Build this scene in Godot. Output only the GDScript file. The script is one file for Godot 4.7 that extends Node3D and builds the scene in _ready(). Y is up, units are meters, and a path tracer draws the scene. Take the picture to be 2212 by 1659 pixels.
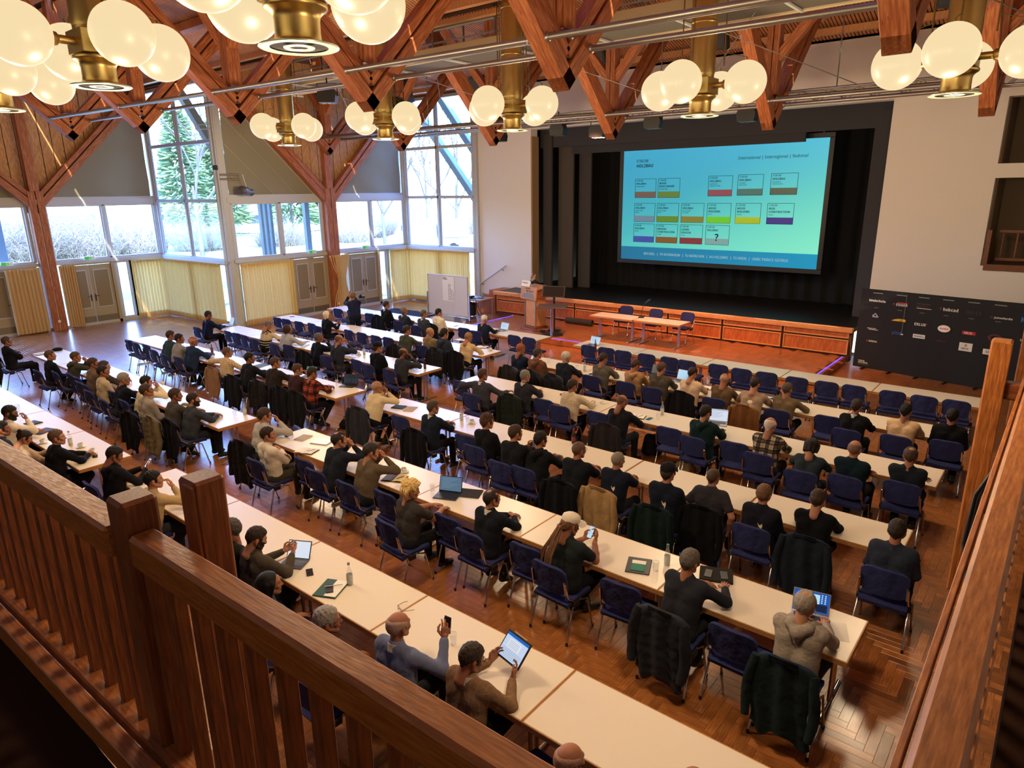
extends Node3D
# A timber-framed hall seen from its gallery: rows of tables with an audience, a stage with a projection, a glazed wall on the left.
# World: x to the right along the stage front, -z towards the stage, y up, metres; the eye is over x = z = 0.

func _ready() -> void:
	# ---- camera
	var cam := Camera3D.new()
	cam.name = "camera"
	cam.position = Vector3(0, 4.6806, 0)
	cam.rotation_degrees = Vector3(-15.7934, 39.4074, -0.7441)
	cam.fov = 58.92
	cam.near = 0.05
	cam.far = 400.0
	add_child(cam)
	cam.current = true
	# ---- sky and exposure
	var sky := ProceduralSkyMaterial.new()
	sky.sky_top_color = Color(0.36, 0.56, 0.96)
	sky.sky_horizon_color = Color(0.70, 0.84, 1.0)
	sky.sky_curve = 0.25
	sky.ground_bottom_color = Color(0.45, 0.45, 0.42)
	sky.ground_horizon_color = Color(0.65, 0.68, 0.70)
	sky.sky_energy_multiplier = SKY
	sky.ground_energy_multiplier = SKY * 0.8
	var env := Environment.new()
	env.background_mode = Environment.BG_SKY
	env.sky = Sky.new()
	env.sky.sky_material = sky
	env.tonemap_mode = Environment.TONE_MAPPER_LINEAR
	env.tonemap_exposure = EXPOSURE
	env.sdfgi_enabled = true
	env.ssao_enabled = true
	env.ssil_enabled = true
	var we := WorldEnvironment.new()
	we.name = "world"
	we.environment = env
	add_child(we)
	# ---- the sun stands behind the hall and lights the lawn and the bushes beyond the building's shade
	var sun := DirectionalLight3D.new()
	sun.name = "sun"
	sun.rotation_degrees = Vector3(-46, 68, 0)
	sun.light_color = Color(1.0, 0.95, 0.86)
	sun.light_energy = SUN
	sun.light_angular_distance = 0.5
	sun.shadow_enabled = true
	add_child(sun)
	# ---- stage spots
	stage_spot("stage_spot_light", Vector3(-11.0, 6.55, -16.6), Vector3(-10.5, 0.3, -18.6), 36.0, SPOT)
	stage_spot("stage_spot_light", Vector3(-14.4, 6.55, -16.6), Vector3(-14.2, 0.6, -19.0), 30.0, SPOT)
	stage_spot("stage_spot_light", Vector3(-6.9, 6.55, -16.6), Vector3(-7.0, 0.2, -18.8), 36.0, SPOT * 0.7)
	# ---- large structure
	build_materials()
	build_floor()
	build_shell()
	build_left_wall()
	build_stage()
	build_roof()
	build_gallery()
	build_outside()
	# ---- things
	build_lamps()
	build_trusses()
	build_rigging()
	build_stage_things()
	build_tables()
	build_people()
	build_empty_chairs()
	build_small_things()

const NTH := ["first", "second", "third", "fourth", "fifth", "sixth", "seventh", "eighth", "ninth", "tenth", "eleventh", "twelfth"]
const SKY := 4.0
const SUN := 4.0
const EXPOSURE := 1.0
const SPOT := 42.0
const LAMP := 8.0

func stage_spot(called: String, from: Vector3, to: Vector3, angle: float, energy: float) -> void:
	var s := SpotLight3D.new()
	s.name = called
	s.position = from
	s.look_at_from_position(from, to)
	s.spot_angle = angle
	s.spot_angle_attenuation = 0.6
	s.spot_range = 30.0
	s.spot_attenuation = 2.0
	s.light_color = Color(1.0, 0.62, 0.42)
	s.light_energy = energy
	s.light_size = 0.12
	s.shadow_enabled = true
	add_child(s, true)

# ------------------------------------------------------------------ mesh builder
class MB:
	var v := PackedVector3Array()
	var n := PackedVector3Array()
	var t := PackedVector2Array()
	var c := PackedColorArray()
	var ix := PackedInt32Array()
	var col := Color.WHITE

	func vert(p: Vector3, nn: Vector3, uv := Vector2.ZERO) -> int:
		v.append(p); n.append(nn); t.append(uv); c.append(col)
		return v.size() - 1

	func tri_i(a: int, b: int, d: int) -> void:
		# wound clockwise as seen from the side the normals point to
		if (v[b] - v[a]).cross(v[d] - v[a]).dot(n[a] + n[b] + n[d]) > 0.0:
			ix.append(a); ix.append(d); ix.append(b)
		else:
			ix.append(a); ix.append(b); ix.append(d)

	func quad(a: Vector3, b: Vector3, d: Vector3, e: Vector3, nn: Vector3) -> void:
		var i := vert(a, nn, Vector2(0, 1))
		vert(b, nn, Vector2(1, 1)); vert(d, nn, Vector2(1, 0)); vert(e, nn, Vector2(0, 0))
		tri_i(i, i + 1, i + 2); tri_i(i, i + 2, i + 3)

	func face(pts: Array) -> void:
		# flat convex polygon, normal from its first corner (counter-clockwise seen from outside)
		var nn: Vector3 = (pts[1] - pts[0]).cross(pts[2] - pts[0]).normalized()
		var i0 := v.size()
		for p in pts: vert(p, nn)
		for k in range(1, pts.size() - 1): tri_i(i0, i0 + k, i0 + k + 1)

	func box(ctr: Vector3, size: Vector3, b := Basis.IDENTITY, ch := 0.0) -> void:
		var h := size * 0.5
		if ch <= 0.0:
			for ax in 3:
				for s in [-1.0, 1.0]:
					var nn := Vector3.ZERO; nn[ax] = s
					var u := Vector3.ZERO; u[(ax + 1) % 3] = h[(ax + 1) % 3]
					var w := Vector3.ZERO; w[(ax + 2) % 3] = h[(ax + 2) % 3]
					var o: Vector3 = nn * h[ax]
					quad(ctr + b * (o - u - w), ctr + b * (o + u - w), ctr + b * (o + u + w), ctr + b * (o - u + w), b * nn)
			return
		ch = minf(ch, minf(h.x, minf(h.y, h.z)) * 0.9)
		var q := h - Vector3.ONE * ch
		for ax in 3:
			for s in [-1.0, 1.0]:
				var nn := Vector3.ZERO; nn[ax] = s
				var u := Vector3.ZERO; u[(ax + 1) % 3] = q[(ax + 1) % 3]
				var w := Vector3.ZERO; w[(ax + 2) % 3] = q[(ax + 2) % 3]
				var o: Vector3 = nn * h[ax]
				quad(ctr + b * (o - u - w), ctr + b * (o + u - w), ctr + b * (o + u + w), ctr + b * (o - u + w), b * nn)
			var a1 := (ax + 1) % 3
			var a2 := (ax + 2) % 3
			for s1 in [-1.0, 1.0]:
				for s2 in [-1.0, 1.0]:
					var l := Vector3.ZERO; l[ax] = q[ax]
					var p1 := Vector3.ZERO; p1[a1] = s1 * h[a1]; p1[a2] = s2 * q[a2]
					var p2 := Vector3.ZERO; p2[a1] = s1 * q[a1]; p2[a2] = s2 * h[a2]
					var nn := Vector3.ZERO; nn[a1] = s1; nn[a2] = s2
					quad(ctr + b * (p1 - l), ctr + b * (p2 - l), ctr + b * (p2 + l), ctr + b * (p1 + l), (b * nn).normalized())
		for sx in [-1.0, 1.0]:
			for sy in [-1.0, 1.0]:
				for sz in [-1.0, 1.0]:
					var s := Vector3(sx, sy, sz)
					var nn := (b * s).normalized()
					var i := vert(ctr + b * (s * Vector3(h.x, q.y, q.z)), nn)
					vert(ctr + b * (s * Vector3(q.x, h.y, q.z)), nn)
					vert(ctr + b * (s * Vector3(q.x, q.y, h.z)), nn)
					tri_i(i, i + 1, i + 2)

	func bar(a: Vector3, b: Vector3, w: float, hgt: float, up := Vector3.UP, ch := 0.0) -> void:
		var y := (b - a).normalized()
		if absf(y.dot(up)) > 0.98: up = Vector3.FORWARD
		var x := y.cross(up).normalized()
		var z := x.cross(y).normalized()
		box((a + b) * 0.5, Vector3(w, (b - a).length(), hgt), Basis(x, y, z), ch)

	func tube(pts: Array, r, sides := 8, caps := true, flat := 1.0) -> void:
		var m := pts.size()
		var up := Vector3.UP
		var d0: Vector3 = (pts[1] - pts[0]).normalized()
		if absf(d0.dot(up)) > 0.9: up = Vector3(1, 0, 0.01)
		var x := d0.cross(up).normalized()
		var i0 := v.size()
		for k in m:
			var d: Vector3
			if k == 0: d = d0
			elif k == m - 1: d = (pts[k] - pts[k - 1]).normalized()
			else: d = ((pts[k + 1] - pts[k]).normalized() + (pts[k] - pts[k - 1]).normalized()).normalized()
			x = (x - d * x.dot(d)).normalized()
			var z := d.cross(x)
			var rr: float = r[k] if r is Array else r
			for s in sides:
				var a := TAU * s / sides
				var nn := x * cos(a) + z * sin(a) * flat
				vert(pts[k] + nn * rr, (x * cos(a) * flat + z * sin(a)).normalized(), Vector2(float(s) / sides, float(k) / (m - 1)))
		for k in m - 1:
			for s in sides:
				var a := i0 + k * sides + s
				var b := i0 + k * sides + (s + 1) % sides
				tri_i(a, b, b + sides); tri_i(a, b + sides, a + sides)
		if caps:
			for e in [0, m - 1]:
				var nn: Vector3 = (pts[0] - pts[1]).normalized() if e == 0 else (pts[m - 1] - pts[m - 2]).normalized()
				var ci := vert(pts[e], nn)
				for s in sides: vert(v[i0 + e * sides + s], nn)
				for s in sides: tri_i(ci, ci + 1 + s, ci + 1 + (s + 1) % sides)

	func lathe(prof: Array, segs := 16, xf := Transform3D.IDENTITY) -> void:
		# profile of Vector2(radius, height), smooth inside a run; repeat a point for a sharp edge
		var m := prof.size()
		var nrm := []
		for k in m:
			var a: Vector2 = prof[maxi(k - 1, 0)]
			var b: Vector2 = prof[mini(k + 1, m - 1)]
			if k > 0 and prof[k].is_equal_approx(prof[k - 1]): a = prof[k]
			if k < m - 1 and prof[k].is_equal_approx(prof[k + 1]): b = prof[k]
			var d: Vector2 = (b - a)
			nrm.append(Vector2(d.y, -d.x).normalized() if d.length() > 1e-7 else Vector2(0, 1))
		var i0 := v.size()
		for k in m:
			for s in segs + 1:
				var a := TAU * s / segs
				var p := Vector3(cos(a) * prof[k].x, prof[k].y, sin(a) * prof[k].x)
				var nn := Vector3(cos(a) * nrm[k].x, nrm[k].y, sin(a) * nrm[k].x)
				vert(xf * p, (xf.basis * nn).normalized(), Vector2(float(s) / segs, float(k) / m))
		for k in m - 1:
			if prof[k].is_equal_approx(prof[k + 1]): continue
			for s in segs:
				var a := i0 + k * (segs + 1) + s
				var b := a + segs + 1
				if prof[k].x > 1e-6: tri_i(a, a + 1, b + 1)
				if prof[k + 1].x > 1e-6: tri_i(a, b + 1, b)

	func ball(ctr: Vector3, r: Vector3, segs := 16, rings := 10) -> void:
		var prof := []
		for k in rings + 1:
			var a := -PI / 2 + PI * k / rings
			prof.append(Vector2(maxf(cos(a), 0.0), sin(a)))
		var i0 := v.size()
		lathe(prof, segs)
		for i in range(i0, v.size()):
			n[i] = Vector3(v[i].x / r.x, v[i].y / r.y, v[i].z / r.z).normalized()
			v[i] = ctr + v[i] * r

	func grid(nu: int, nv: int, f: Callable, thick := 0.0) -> void:
		# a smooth patch p = f(u, v); with a thickness it becomes a closed sheet
		var p := []
		for j in nv + 1:
			for i in nu + 1: p.append(f.call(float(i) / nu, float(j) / nv))
		var nn := []
		for j in nv + 1:
			for i in nu + 1:
				var du: Vector3 = p[j * (nu + 1) + mini(i + 1, nu)] - p[j * (nu + 1) + maxi(i - 1, 0)]
				var dv: Vector3 = p[mini(j + 1, nv) * (nu + 1) + i] - p[maxi(j - 1, 0) * (nu + 1) + i]
				nn.append(du.cross(dv).normalized())
		for side in ([1.0, -1.0] if thick > 0.0 else [1.0]):
			var i0 := v.size()
			for k in p.size():
				vert(p[k] + nn[k] * side * thick * 0.5, nn[k] * side, Vector2(float(k % (nu + 1)) / nu, 1.0 - float(k / (nu + 1)) / nv))
			for j in nv:
				for i in nu:
					var a := i0 + j * (nu + 1) + i
					tri_i(a, a + 1, a + nu + 2); tri_i(a, a + nu + 2, a + nu + 1)
		if thick > 0.0:
			var e := []
			for i in nu: e.append([i, i + 1]); e.append([nv * (nu + 1) + i, nv * (nu + 1) + i + 1])
			for j in nv: e.append([j * (nu + 1), (j + 1) * (nu + 1)]); e.append([j * (nu + 1) + nu, (j + 1) * (nu + 1) + nu])
			for q in e:
				var a: Vector3 = nn[q[0]] * thick * 0.5
				var b: Vector3 = nn[q[1]] * thick * 0.5
				var mid: Vector3 = (p[0] + p[p.size() - 1]) * 0.5
				var o: Vector3 = (p[q[1]] - p[q[0]]).cross(a).normalized()
				if o.dot(p[q[0]] - mid) < 0: o = -o
				quad(p[q[0]] - a, p[q[1]] - b, p[q[1]] + b, p[q[0]] + a, o)

	func extrude(poly: PackedVector2Array, depth: float, xf := Transform3D.IDENTITY) -> void:
		var idx := Geometry2D.triangulate_polygon(poly)
		for s in [1.0, -1.0]:
			var i0 := v.size()
			for p in poly: vert(xf * Vector3(p.x, p.y, s * depth * 0.5), xf.basis * Vector3(0, 0, s))
			for k in range(0, idx.size(), 3): tri_i(i0 + idx[k], i0 + idx[k + 1], i0 + idx[k + 2])
		var area := 0.0
		for k in poly.size(): area += poly[k].cross(poly[(k + 1) % poly.size()])
		for k in poly.size():
			var a := poly[k]
			var b := poly[(k + 1) % poly.size()]
			var nn := Vector2(b.y - a.y, a.x - b.x).normalized() * signf(area)
			quad(xf * Vector3(a.x, a.y, -depth / 2), xf * Vector3(b.x, b.y, -depth / 2), xf * Vector3(b.x, b.y, depth / 2), xf * Vector3(a.x, a.y, depth / 2), xf.basis * Vector3(nn.x, nn.y, 0))

	func put(o: MB, xf: Transform3D) -> void:
		var i0 := v.size()
		v.append_array(xf * o.v)
		var b := xf.basis.orthonormalized()
		n.append_array(Transform3D(b, Vector3.ZERO) * o.n)
		t.append_array(o.t); c.append_array(o.c)
		var flip := xf.basis.determinant() < 0
		if flip:
			for k in range(0, o.ix.size(), 3):
				ix.append(i0 + o.ix[k]); ix.append(i0 + o.ix[k + 2]); ix.append(i0 + o.ix[k + 1])
		else:
			for k in o.ix: ix.append(i0 + k)

	func mesh() -> ArrayMesh:
		var a := []
		a.resize(Mesh.ARRAY_MAX)
		a[Mesh.ARRAY_VERTEX] = v; a[Mesh.ARRAY_NORMAL] = n; a[Mesh.ARRAY_TEX_UV] = t; a[Mesh.ARRAY_COLOR] = c; a[Mesh.ARRAY_INDEX] = ix
		var m := ArrayMesh.new()
		m.add_surface_from_arrays(Mesh.PRIMITIVE_TRIANGLES, a)
		return m

# ------------------------------------------------------------------ smooth bodies: tapered capsules and ellipsoids joined in a field, meshed as surface nets
class Body:
	var bones := []        # [a, b, ra, rb, squash basis or null]
	var cuts := []         # planes: keep where n.p > d
	func cap(a: Vector3, b: Vector3, ra: float, rb := -1.0) -> void: bones.append([a, b, ra, ra if rb < 0 else rb, 0])
	func ell(p: Vector3, r: Vector3, b := Basis.IDENTITY) -> void: bones.append([p, r, 0.0, 0.0, 1, b.inverse()])
	func build(cell: float, k: float) -> MB:
		var lo := Vector3.ONE * 1e9
		var hi := -lo
		for q in bones:
			if q[4] == 0:
				for e in 2:
					var r := Vector3.ONE * float(q[2 + e])
					lo = lo.min(q[e] - r); hi = hi.max(q[e] + r)
			else:
				var r: float = maxf(q[1].x, maxf(q[1].y, q[1].z))
				lo = lo.min(q[0] - Vector3.ONE * r); hi = hi.max(q[0] + Vector3.ONE * r)
		lo -= Vector3.ONE * cell * 2.5; hi += Vector3.ONE * cell * 2.5
		var nx := int((hi.x - lo.x) / cell) + 1
		var ny := int((hi.y - lo.y) / cell) + 1
		var nz := int((hi.z - lo.z) / cell) + 1
		var f := PackedFloat32Array()
		f.resize(nx * ny * nz); f.fill(1.0)
		var sy := nx
		var sz := nx * ny
		var mrg := cell * 2.2 + k * 0.6
		for q in bones:
			var bl: Vector3
			var bh: Vector3
			var a: Vector3 = q[0]
			var b: Vector3 = q[1]
			var ra: float = q[2]
			var rb: float = q[3]
			var kind: int = q[4]
			if kind == 0:
				var ma := Vector3.ONE * (ra + mrg)
				var mb := Vector3.ONE * (rb + mrg)
				bl = (a - ma).min(b - mb); bh = (a + ma).max(b + mb)
			else:
				var r: float = maxf(b.x, maxf(b.y, b.z)) + mrg
				bl = a - Vector3.ONE * r; bh = a + Vector3.ONE * r
			var x0 := maxi(int((bl.x - lo.x) / cell), 0)
			var x1 := mini(int((bh.x - lo.x) / cell) + 1, nx - 1)
			var y0 := maxi(int((bl.y - lo.y) / cell), 0)
			var y1 := mini(int((bh.y - lo.y) / cell) + 1, ny - 1)
			var z0 := maxi(int((bl.z - lo.z) / cell), 0)
			var z1 := mini(int((bh.z - lo.z) / cell) + 1, nz - 1)
			var ba := b - a
			var bb := maxf(ba.length_squared(), 1e-9)
			var ib: Basis = q[5] if kind == 1 else Basis.IDENTITY
			var rm: float = minf(b.x, minf(b.y, b.z))
			for iz in range(z0, z1 + 1):
				for iy in range(y0, y1 + 1):
					var at := iz * sz + iy * sy + x0
					var p := lo + Vector3(x0, iy, iz) * cell
					for ixx in range(x0, x1 + 1):
						var d: float
						if kind == 0:
							var pa := p - a
							var h := clampf(pa.dot(ba) / bb, 0.0, 1.0)
							d = (pa - ba * h).length() - ra - (rb - ra) * h
						else:
							var e := ib * (p - a)
							var k1 := (e / b).length()
							var k2 := (e / (b * b)).length()
							d = k1 * (k1 - 1.0) / maxf(k2, 1e-6) if k2 > 1e-6 else -rm
						var o := f[at]
						var g := k - absf(d - o)
						if g > 0.0: f[at] = minf(d, o) - g * g / (4.0 * k)
						elif d < o: f[at] = d
						at += 1
						p.x += cell
		for q in cuts:
			for iz in nz:
				for iy in ny:
					var at := iz * sz + iy * sy
					for ixx in nx:
						var d: float = q[1] - q[0].dot(lo + Vector3(ixx, iy, iz) * cell)
						if d > f[at]: f[at] = d
						at += 1
		var out := MB.new()
		var id := PackedInt32Array()
		id.resize(nx * ny * nz); id.fill(-1)
		var band := cell * 1.9
		for iz in nz - 1:
			for iy in ny - 1:
				var at := iz * sz + iy * sy
				for ixx in nx - 1:
					var c0 := f[at]
					if c0 < band and c0 > -band:
						var c1 := f[at + 1]
						var c2 := f[at + sy]
						var c3 := f[at + sy + 1]
						var c4 := f[at + sz]
						var c5 := f[at + sz + 1]
						var c6 := f[at + sz + sy]
						var c7 := f[at + sz + sy + 1]
						var neg := int(c0 < 0) + int(c1 < 0) + int(c2 < 0) + int(c3 < 0) + int(c4 < 0) + int(c5 < 0) + int(c6 < 0) + int(c7 < 0)
						if neg > 0 and neg < 8:
							var g := Vector3(c1 + c3 + c5 + c7 - c0 - c2 - c4 - c6, c2 + c3 + c6 + c7 - c0 - c1 - c4 - c5, c4 + c5 + c6 + c7 - c0 - c1 - c2 - c3) / (4.0 * cell)
							var m := (c0 + c1 + c2 + c3 + c4 + c5 + c6 + c7) * 0.125
							var gl := maxf(g.length(), 0.3)
							var off := -g / gl * (m / gl)
							off = off.clamp(Vector3.ONE * -cell * 0.55, Vector3.ONE * cell * 0.55)
							out.v.append(lo + Vector3(ixx + 0.5, iy + 0.5, iz + 0.5) * cell + off)
							out.n.append(g.normalized())
							out.t.append(Vector2.ZERO); out.c.append(Color.WHITE)
							id[at] = out.v.size() - 1
							# quads round the crossed edges that start at this cell's low corner
							if iy > 0 and iz > 0 and (c0 < 0) != (c1 < 0): _q(out, id[at - sy - sz], id[at - sz], id[at], id[at - sy])
							if ixx > 0 and iz > 0 and (c0 < 0) != (c2 < 0): _q(out, id[at - 1 - sz], id[at - sz], id[at], id[at - 1])
							if ixx > 0 and iy > 0 and (c0 < 0) != (c4 < 0): _q(out, id[at - 1 - sy], id[at - sy], id[at], id[at - 1])
					at += 1
		return out
	func _q(o: MB, a: int, b: int, d: int, e: int) -> void:
		if a < 0 or b < 0 or d < 0 or e < 0: return
		o.tri_i(a, b, d); o.tri_i(a, d, e)

# ------------------------------------------------------------------ nodes
var taken := {}

func numbered(base: String) -> String:
	var k: int = taken.get(base, 0)
	taken[base] = k + 1
	return base if k == 0 else "%s_%03d" % [base, k]

func thing(called: String, label: String, category: String, at := Vector3.ZERO, turn := 0.0, group := "") -> Node3D:
	var o := Node3D.new()
	o.name = numbered(called)
	add_child(o, true)
	o.position = at
	o.rotation.y = turn
	o.set_meta("label", label); o.set_meta("category", category)
	if group != "": o.set_meta("group", group)
	return o

func part(parent: Node, called: String, m: Mesh, mat: Material, xf := Transform3D.IDENTITY) -> MeshInstance3D:
	var o := MeshInstance3D.new()
	o.name = called
	o.mesh = m
	o.material_override = mat
	o.transform = xf
	parent.add_child(o, true)
	return o

func single(called: String, m: Mesh, mat: Material, label: String, category: String, xf := Transform3D.IDENTITY, group := "") -> MeshInstance3D:
	var o := part(self, numbered(called), m, mat, xf)
	o.set_meta("label", label); o.set_meta("category", category)
	if group != "": o.set_meta("group", group)
	return o

func struct(called: String, m: Mesh, mat: Material, label := "", xf := Transform3D.IDENTITY) -> MeshInstance3D:
	var o := part(self, called, m, mat, xf)
	o.set_meta("kind", "structure")
	if label != "": o.set_meta("label", label)
	return o

func copy(src: Node3D, called: String, at: Vector3, turn: float, label: String, group := "") -> Node3D:
	var r: Node3D = src.duplicate()
	r.name = numbered(called)
	add_child(r, true)
	r.position = at; r.rotation = Vector3(0, turn, 0)
	r.set_meta("label", label)
	if group != "": r.set_meta("group", group)
	return r

func boxm(size: Vector3, ch := 0.0) -> ArrayMesh:
	var b := MB.new()
	b.box(Vector3.ZERO, size, Basis.IDENTITY, ch)
	return b.mesh()

func at(p: Vector3, turn := 0.0) -> Transform3D:
	return Transform3D(Basis(Vector3.UP, turn), p)

func along(a: Vector3, b: Vector3, up := Vector3.UP) -> Transform3D:
	# frame at a whose y axis runs to b
	var y := (b - a).normalized()
	if absf(y.dot(up)) > 0.98: up = Vector3.FORWARD
	var x := y.cross(up).normalized()
	return Transform3D(Basis(x, y, x.cross(y).normalized()), a)

# a timber or a tube as a mesh whose grain runs along its own y axis
func timber(parent: Node, called: String, a: Vector3, b: Vector3, w: float, h: float, mat: Material, up := Vector3.UP, ch := 0.008) -> MeshInstance3D:
	var m := MB.new()
	var l := (b - a).length()
	m.box(Vector3(0, l / 2, 0), Vector3(w, l, h), Basis.IDENTITY, ch)
	return part(parent, called, m.mesh(), mat, along(a, b, up))

# ------------------------------------------------------------------ materials
var mats := {}
var texs := {}

func hexc(s: String) -> Color: return Color.html(s)

func noise_tex(key: String, freq: float, ramp: Array, size := 512, kind := FastNoiseLite.TYPE_SIMPLEX_SMOOTH, octaves := 4, as_normal := false, bump := 4.0) -> Texture2D:
	if texs.has(key): return texs[key]
	var f := FastNoiseLite.new()
	f.noise_type = kind
	f.frequency = freq
	f.fractal_octaves = octaves
	f.seed = key.hash() % 1000
	var t := NoiseTexture2D.new()
	t.width = size; t.height = size
	t.seamless = true
	t.noise = f
	if as_normal:
		t.as_normal_map = true
		t.bump_strength = bump
	elif ramp.size():
		var g := Gradient.new()
		var off := PackedFloat32Array()
		var cols := PackedColorArray()
		for q in ramp: off.append(q[0]); cols.append(hexc(q[1]))
		g.offsets = off; g.colors = cols
		t.color_ramp = g
	texs[key] = t
	return t

func plain(col: String, rough := 0.6, metal := 0.0, spec := 0.5) -> StandardMaterial3D:
	var key := "p%s_%.2f_%.2f_%.2f" % [col, rough, metal, spec]
	if mats.has(key): return mats[key]
	var m := StandardMaterial3D.new()
	m.albedo_color = hexc(col)
	m.roughness = rough
	m.metallic = metal
	m.metallic_specular = spec
	mats[key] = m
	return m

func cloth(col: String, rough := 0.9) -> StandardMaterial3D:
	var key := "c" + col
	if mats.has(key): return mats[key]
	var m := StandardMaterial3D.new()
	m.albedo_color = hexc(col)
	m.roughness = rough
	m.metallic_specular = 0.25
	m.normal_enabled = true
	m.normal_texture = noise_tex("wrinkle", 0.012, [], 256, FastNoiseLite.TYPE_SIMPLEX_SMOOTH, 3, true, 10.0)
	m.normal_scale = 0.7
	m.uv1_triplanar = true
	m.uv1_scale = Vector3(2.2, 1.6, 2.2)
	m.rim_enabled = true; m.rim = 0.15; m.rim_tint = 0.6
	mats[key] = m
	return m

func wood(key: String, ramp: Array, scale: Vector3, rough := 0.5, knots := false) -> StandardMaterial3D:
	if mats.has(key): return mats[key]
	var m := StandardMaterial3D.new()
	m.albedo_texture = noise_tex("w_" + key, 0.02, ramp, 512, FastNoiseLite.TYPE_SIMPLEX_SMOOTH, 5)
	m.uv1_triplanar = true
	m.uv1_scale = scale
	m.roughness = rough
	m.heightmap_enabled = false
	m.normal_enabled = true
	m.normal_texture = noise_tex("woodnormal", 0.03, [], 512, FastNoiseLite.TYPE_SIMPLEX_SMOOTH, 4, true, 3.0)
	m.normal_scale = 0.25
	if knots:
		m.detail_enabled = true
		m.detail_blend_mode = BaseMaterial3D.BLEND_MODE_MIX
		m.detail_uv_layer = BaseMaterial3D.DETAIL_UV_1
		m.detail_albedo = knot_tex()
	mats[key] = m
	return m

func knot_tex() -> Texture2D:
	if texs.has("knots"): return texs["knots"]
	var im := Image.create(512, 512, false, Image.FORMAT_RGBA8)
	im.fill(Color(0.35, 0.17, 0.08, 0.0))
	var rng := RandomNumberGenerator.new()
	rng.seed = 77
	for k in 26:
		var cx := rng.randi_range(12, 500)
		var cy := rng.randi_range(12, 500)
		var rx := rng.randf_range(3.0, 8.0)
		var ry := rx * 0.6
		for y in range(cy - 10, cy + 11):
			for x in range(cx - 10, cx + 11):
				var d := Vector2((x - cx) / rx, (y - cy) / ry).length()
				if d < 1.2 and x >= 0 and y >= 0 and x < 512 and y < 512:
					im.set_pixel(x, y, Color(0.30, 0.13, 0.06, clampf((1.2 - d) * 1.6, 0.0, 0.85)))
	texs["knots"] = ImageTexture.create_from_image(im)
	return texs["knots"]

func glow(key: String, col: Color, energy: float) -> StandardMaterial3D:
	if mats.has(key): return mats[key]
	var m := StandardMaterial3D.new()
	m.albedo_color = Color(0.02, 0.02, 0.02)
	m.roughness = 0.35
	m.emission_enabled = true
	m.emission = col
	m.emission_energy_multiplier = energy
	mats[key] = m
	return m
# ------------------------------------------------------------------ materials of the hall
var M := {}

func build_materials() -> void:
	M.beam = wood("beam", [[0.0, "7a4020"], [0.4, "9a5630"], [0.62, "a8643a"], [1.0, "c07c4c"]], Vector3(2.2, 0.22, 2.2), 0.55, true)
	M.board = wood("board", [[0.0, "a9774c"], [0.45, "c39362"], [0.7, "cc9f6e"], [1.0, "d9b184"]], Vector3(1.6, 0.3, 1.6), 0.6, true)
	M.slat = wood("slat", [[0.0, "9c6238"], [0.5, "b87a4a"], [1.0, "cc9260"]], Vector3(1.7, 0.25, 1.7), 0.6, true)
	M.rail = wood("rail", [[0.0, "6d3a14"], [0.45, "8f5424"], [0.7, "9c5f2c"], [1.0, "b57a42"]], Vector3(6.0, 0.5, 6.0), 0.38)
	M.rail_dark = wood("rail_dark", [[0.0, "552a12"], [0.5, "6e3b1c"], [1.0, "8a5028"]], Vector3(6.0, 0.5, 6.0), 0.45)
	M.panel = wood("panel", [[0.0, "9c4e24"], [0.5, "b4622f"], [1.0, "c67a42"]], Vector3(1.4, 0.25, 1.4), 0.4)
	M.panel_pale = wood("panel_pale", [[0.0, "b87a48"], [0.5, "c98d5a"], [1.0, "d8a470"]], Vector3(3.0, 0.3, 3.0), 0.4)
	M.edge = wood("edge", [[0.0, "9c6a38"], [0.5, "b57f48"], [1.0, "c8955c"]], Vector3(6.0, 6.0, 6.0), 0.45)
	M.white_wall = plaster("e6e0d8")
	M.black = plain("0b0b0d", 0.9)
	M.stage_black = plain("101114", 0.45)
	M.grey_flat = plain("3a3a3e", 0.9)
	M.frame = plain("b9bdc0", 0.5)
	M.steel_blue = plain("5d7c8c", 0.45)
	M.door = plain("a89a80", 0.55)
	M.door_panel = plain("8a7c60", 0.75)
	M.blind = cloth_flat("8c8877")
	M.curtain = curtain_mat("d8b660", 0.6)
	M.curtain_plain = curtain_mat("d2b78a", 0.15)
	M.hem = curtain_mat("c79a3c", 0.35)
	M.chrome = plain("c8c8ca", 0.22, 1.0)
	M.steel = plain("9a9690", 0.38, 0.9)
	M.brass = plain("c2a86a", 0.34, 0.95)
	M.brass_dark = plain("8a7848", 0.4, 0.9)
	M.plastic = plain("141416", 0.45)
	M.seat = cloth("2c3260")
	M.laminate = plain("e4d9c4", 0.32)
	M.grey_board = plain("5a564c", 0.85)
	M.beige_beam = plain("b8a684", 0.6)
	M.white = plain("e8e6e0", 0.5)
	M.paper = plain("ece8dd", 0.8)
	M.carpet = cloth_flat("2a1a12")
	M.glass = pane_mat()
	M.clear = glass_mat()
	M.globe = glow("globe", Color(1.0, 0.90, 0.70), 0.92)
	M.led = glow("led", Color(0.42, 0.30, 1.0), 2.2)
	M.foliage = plain("7f7662", 0.9)
	M.trunk = plain("5f564c", 0.9)

func plaster(col: String) -> StandardMaterial3D:
	var m := StandardMaterial3D.new()
	m.albedo_color = hexc(col)
	m.roughness = 0.92
	m.metallic_specular = 0.2
	m.normal_enabled = true
	m.normal_texture = noise_tex("plaster", 0.06, [], 256, FastNoiseLite.TYPE_SIMPLEX, 4, true, 2.0)
	m.normal_scale = 0.12
	m.uv1_triplanar = true
	m.uv1_scale = Vector3.ONE * 1.5
	return m

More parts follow.
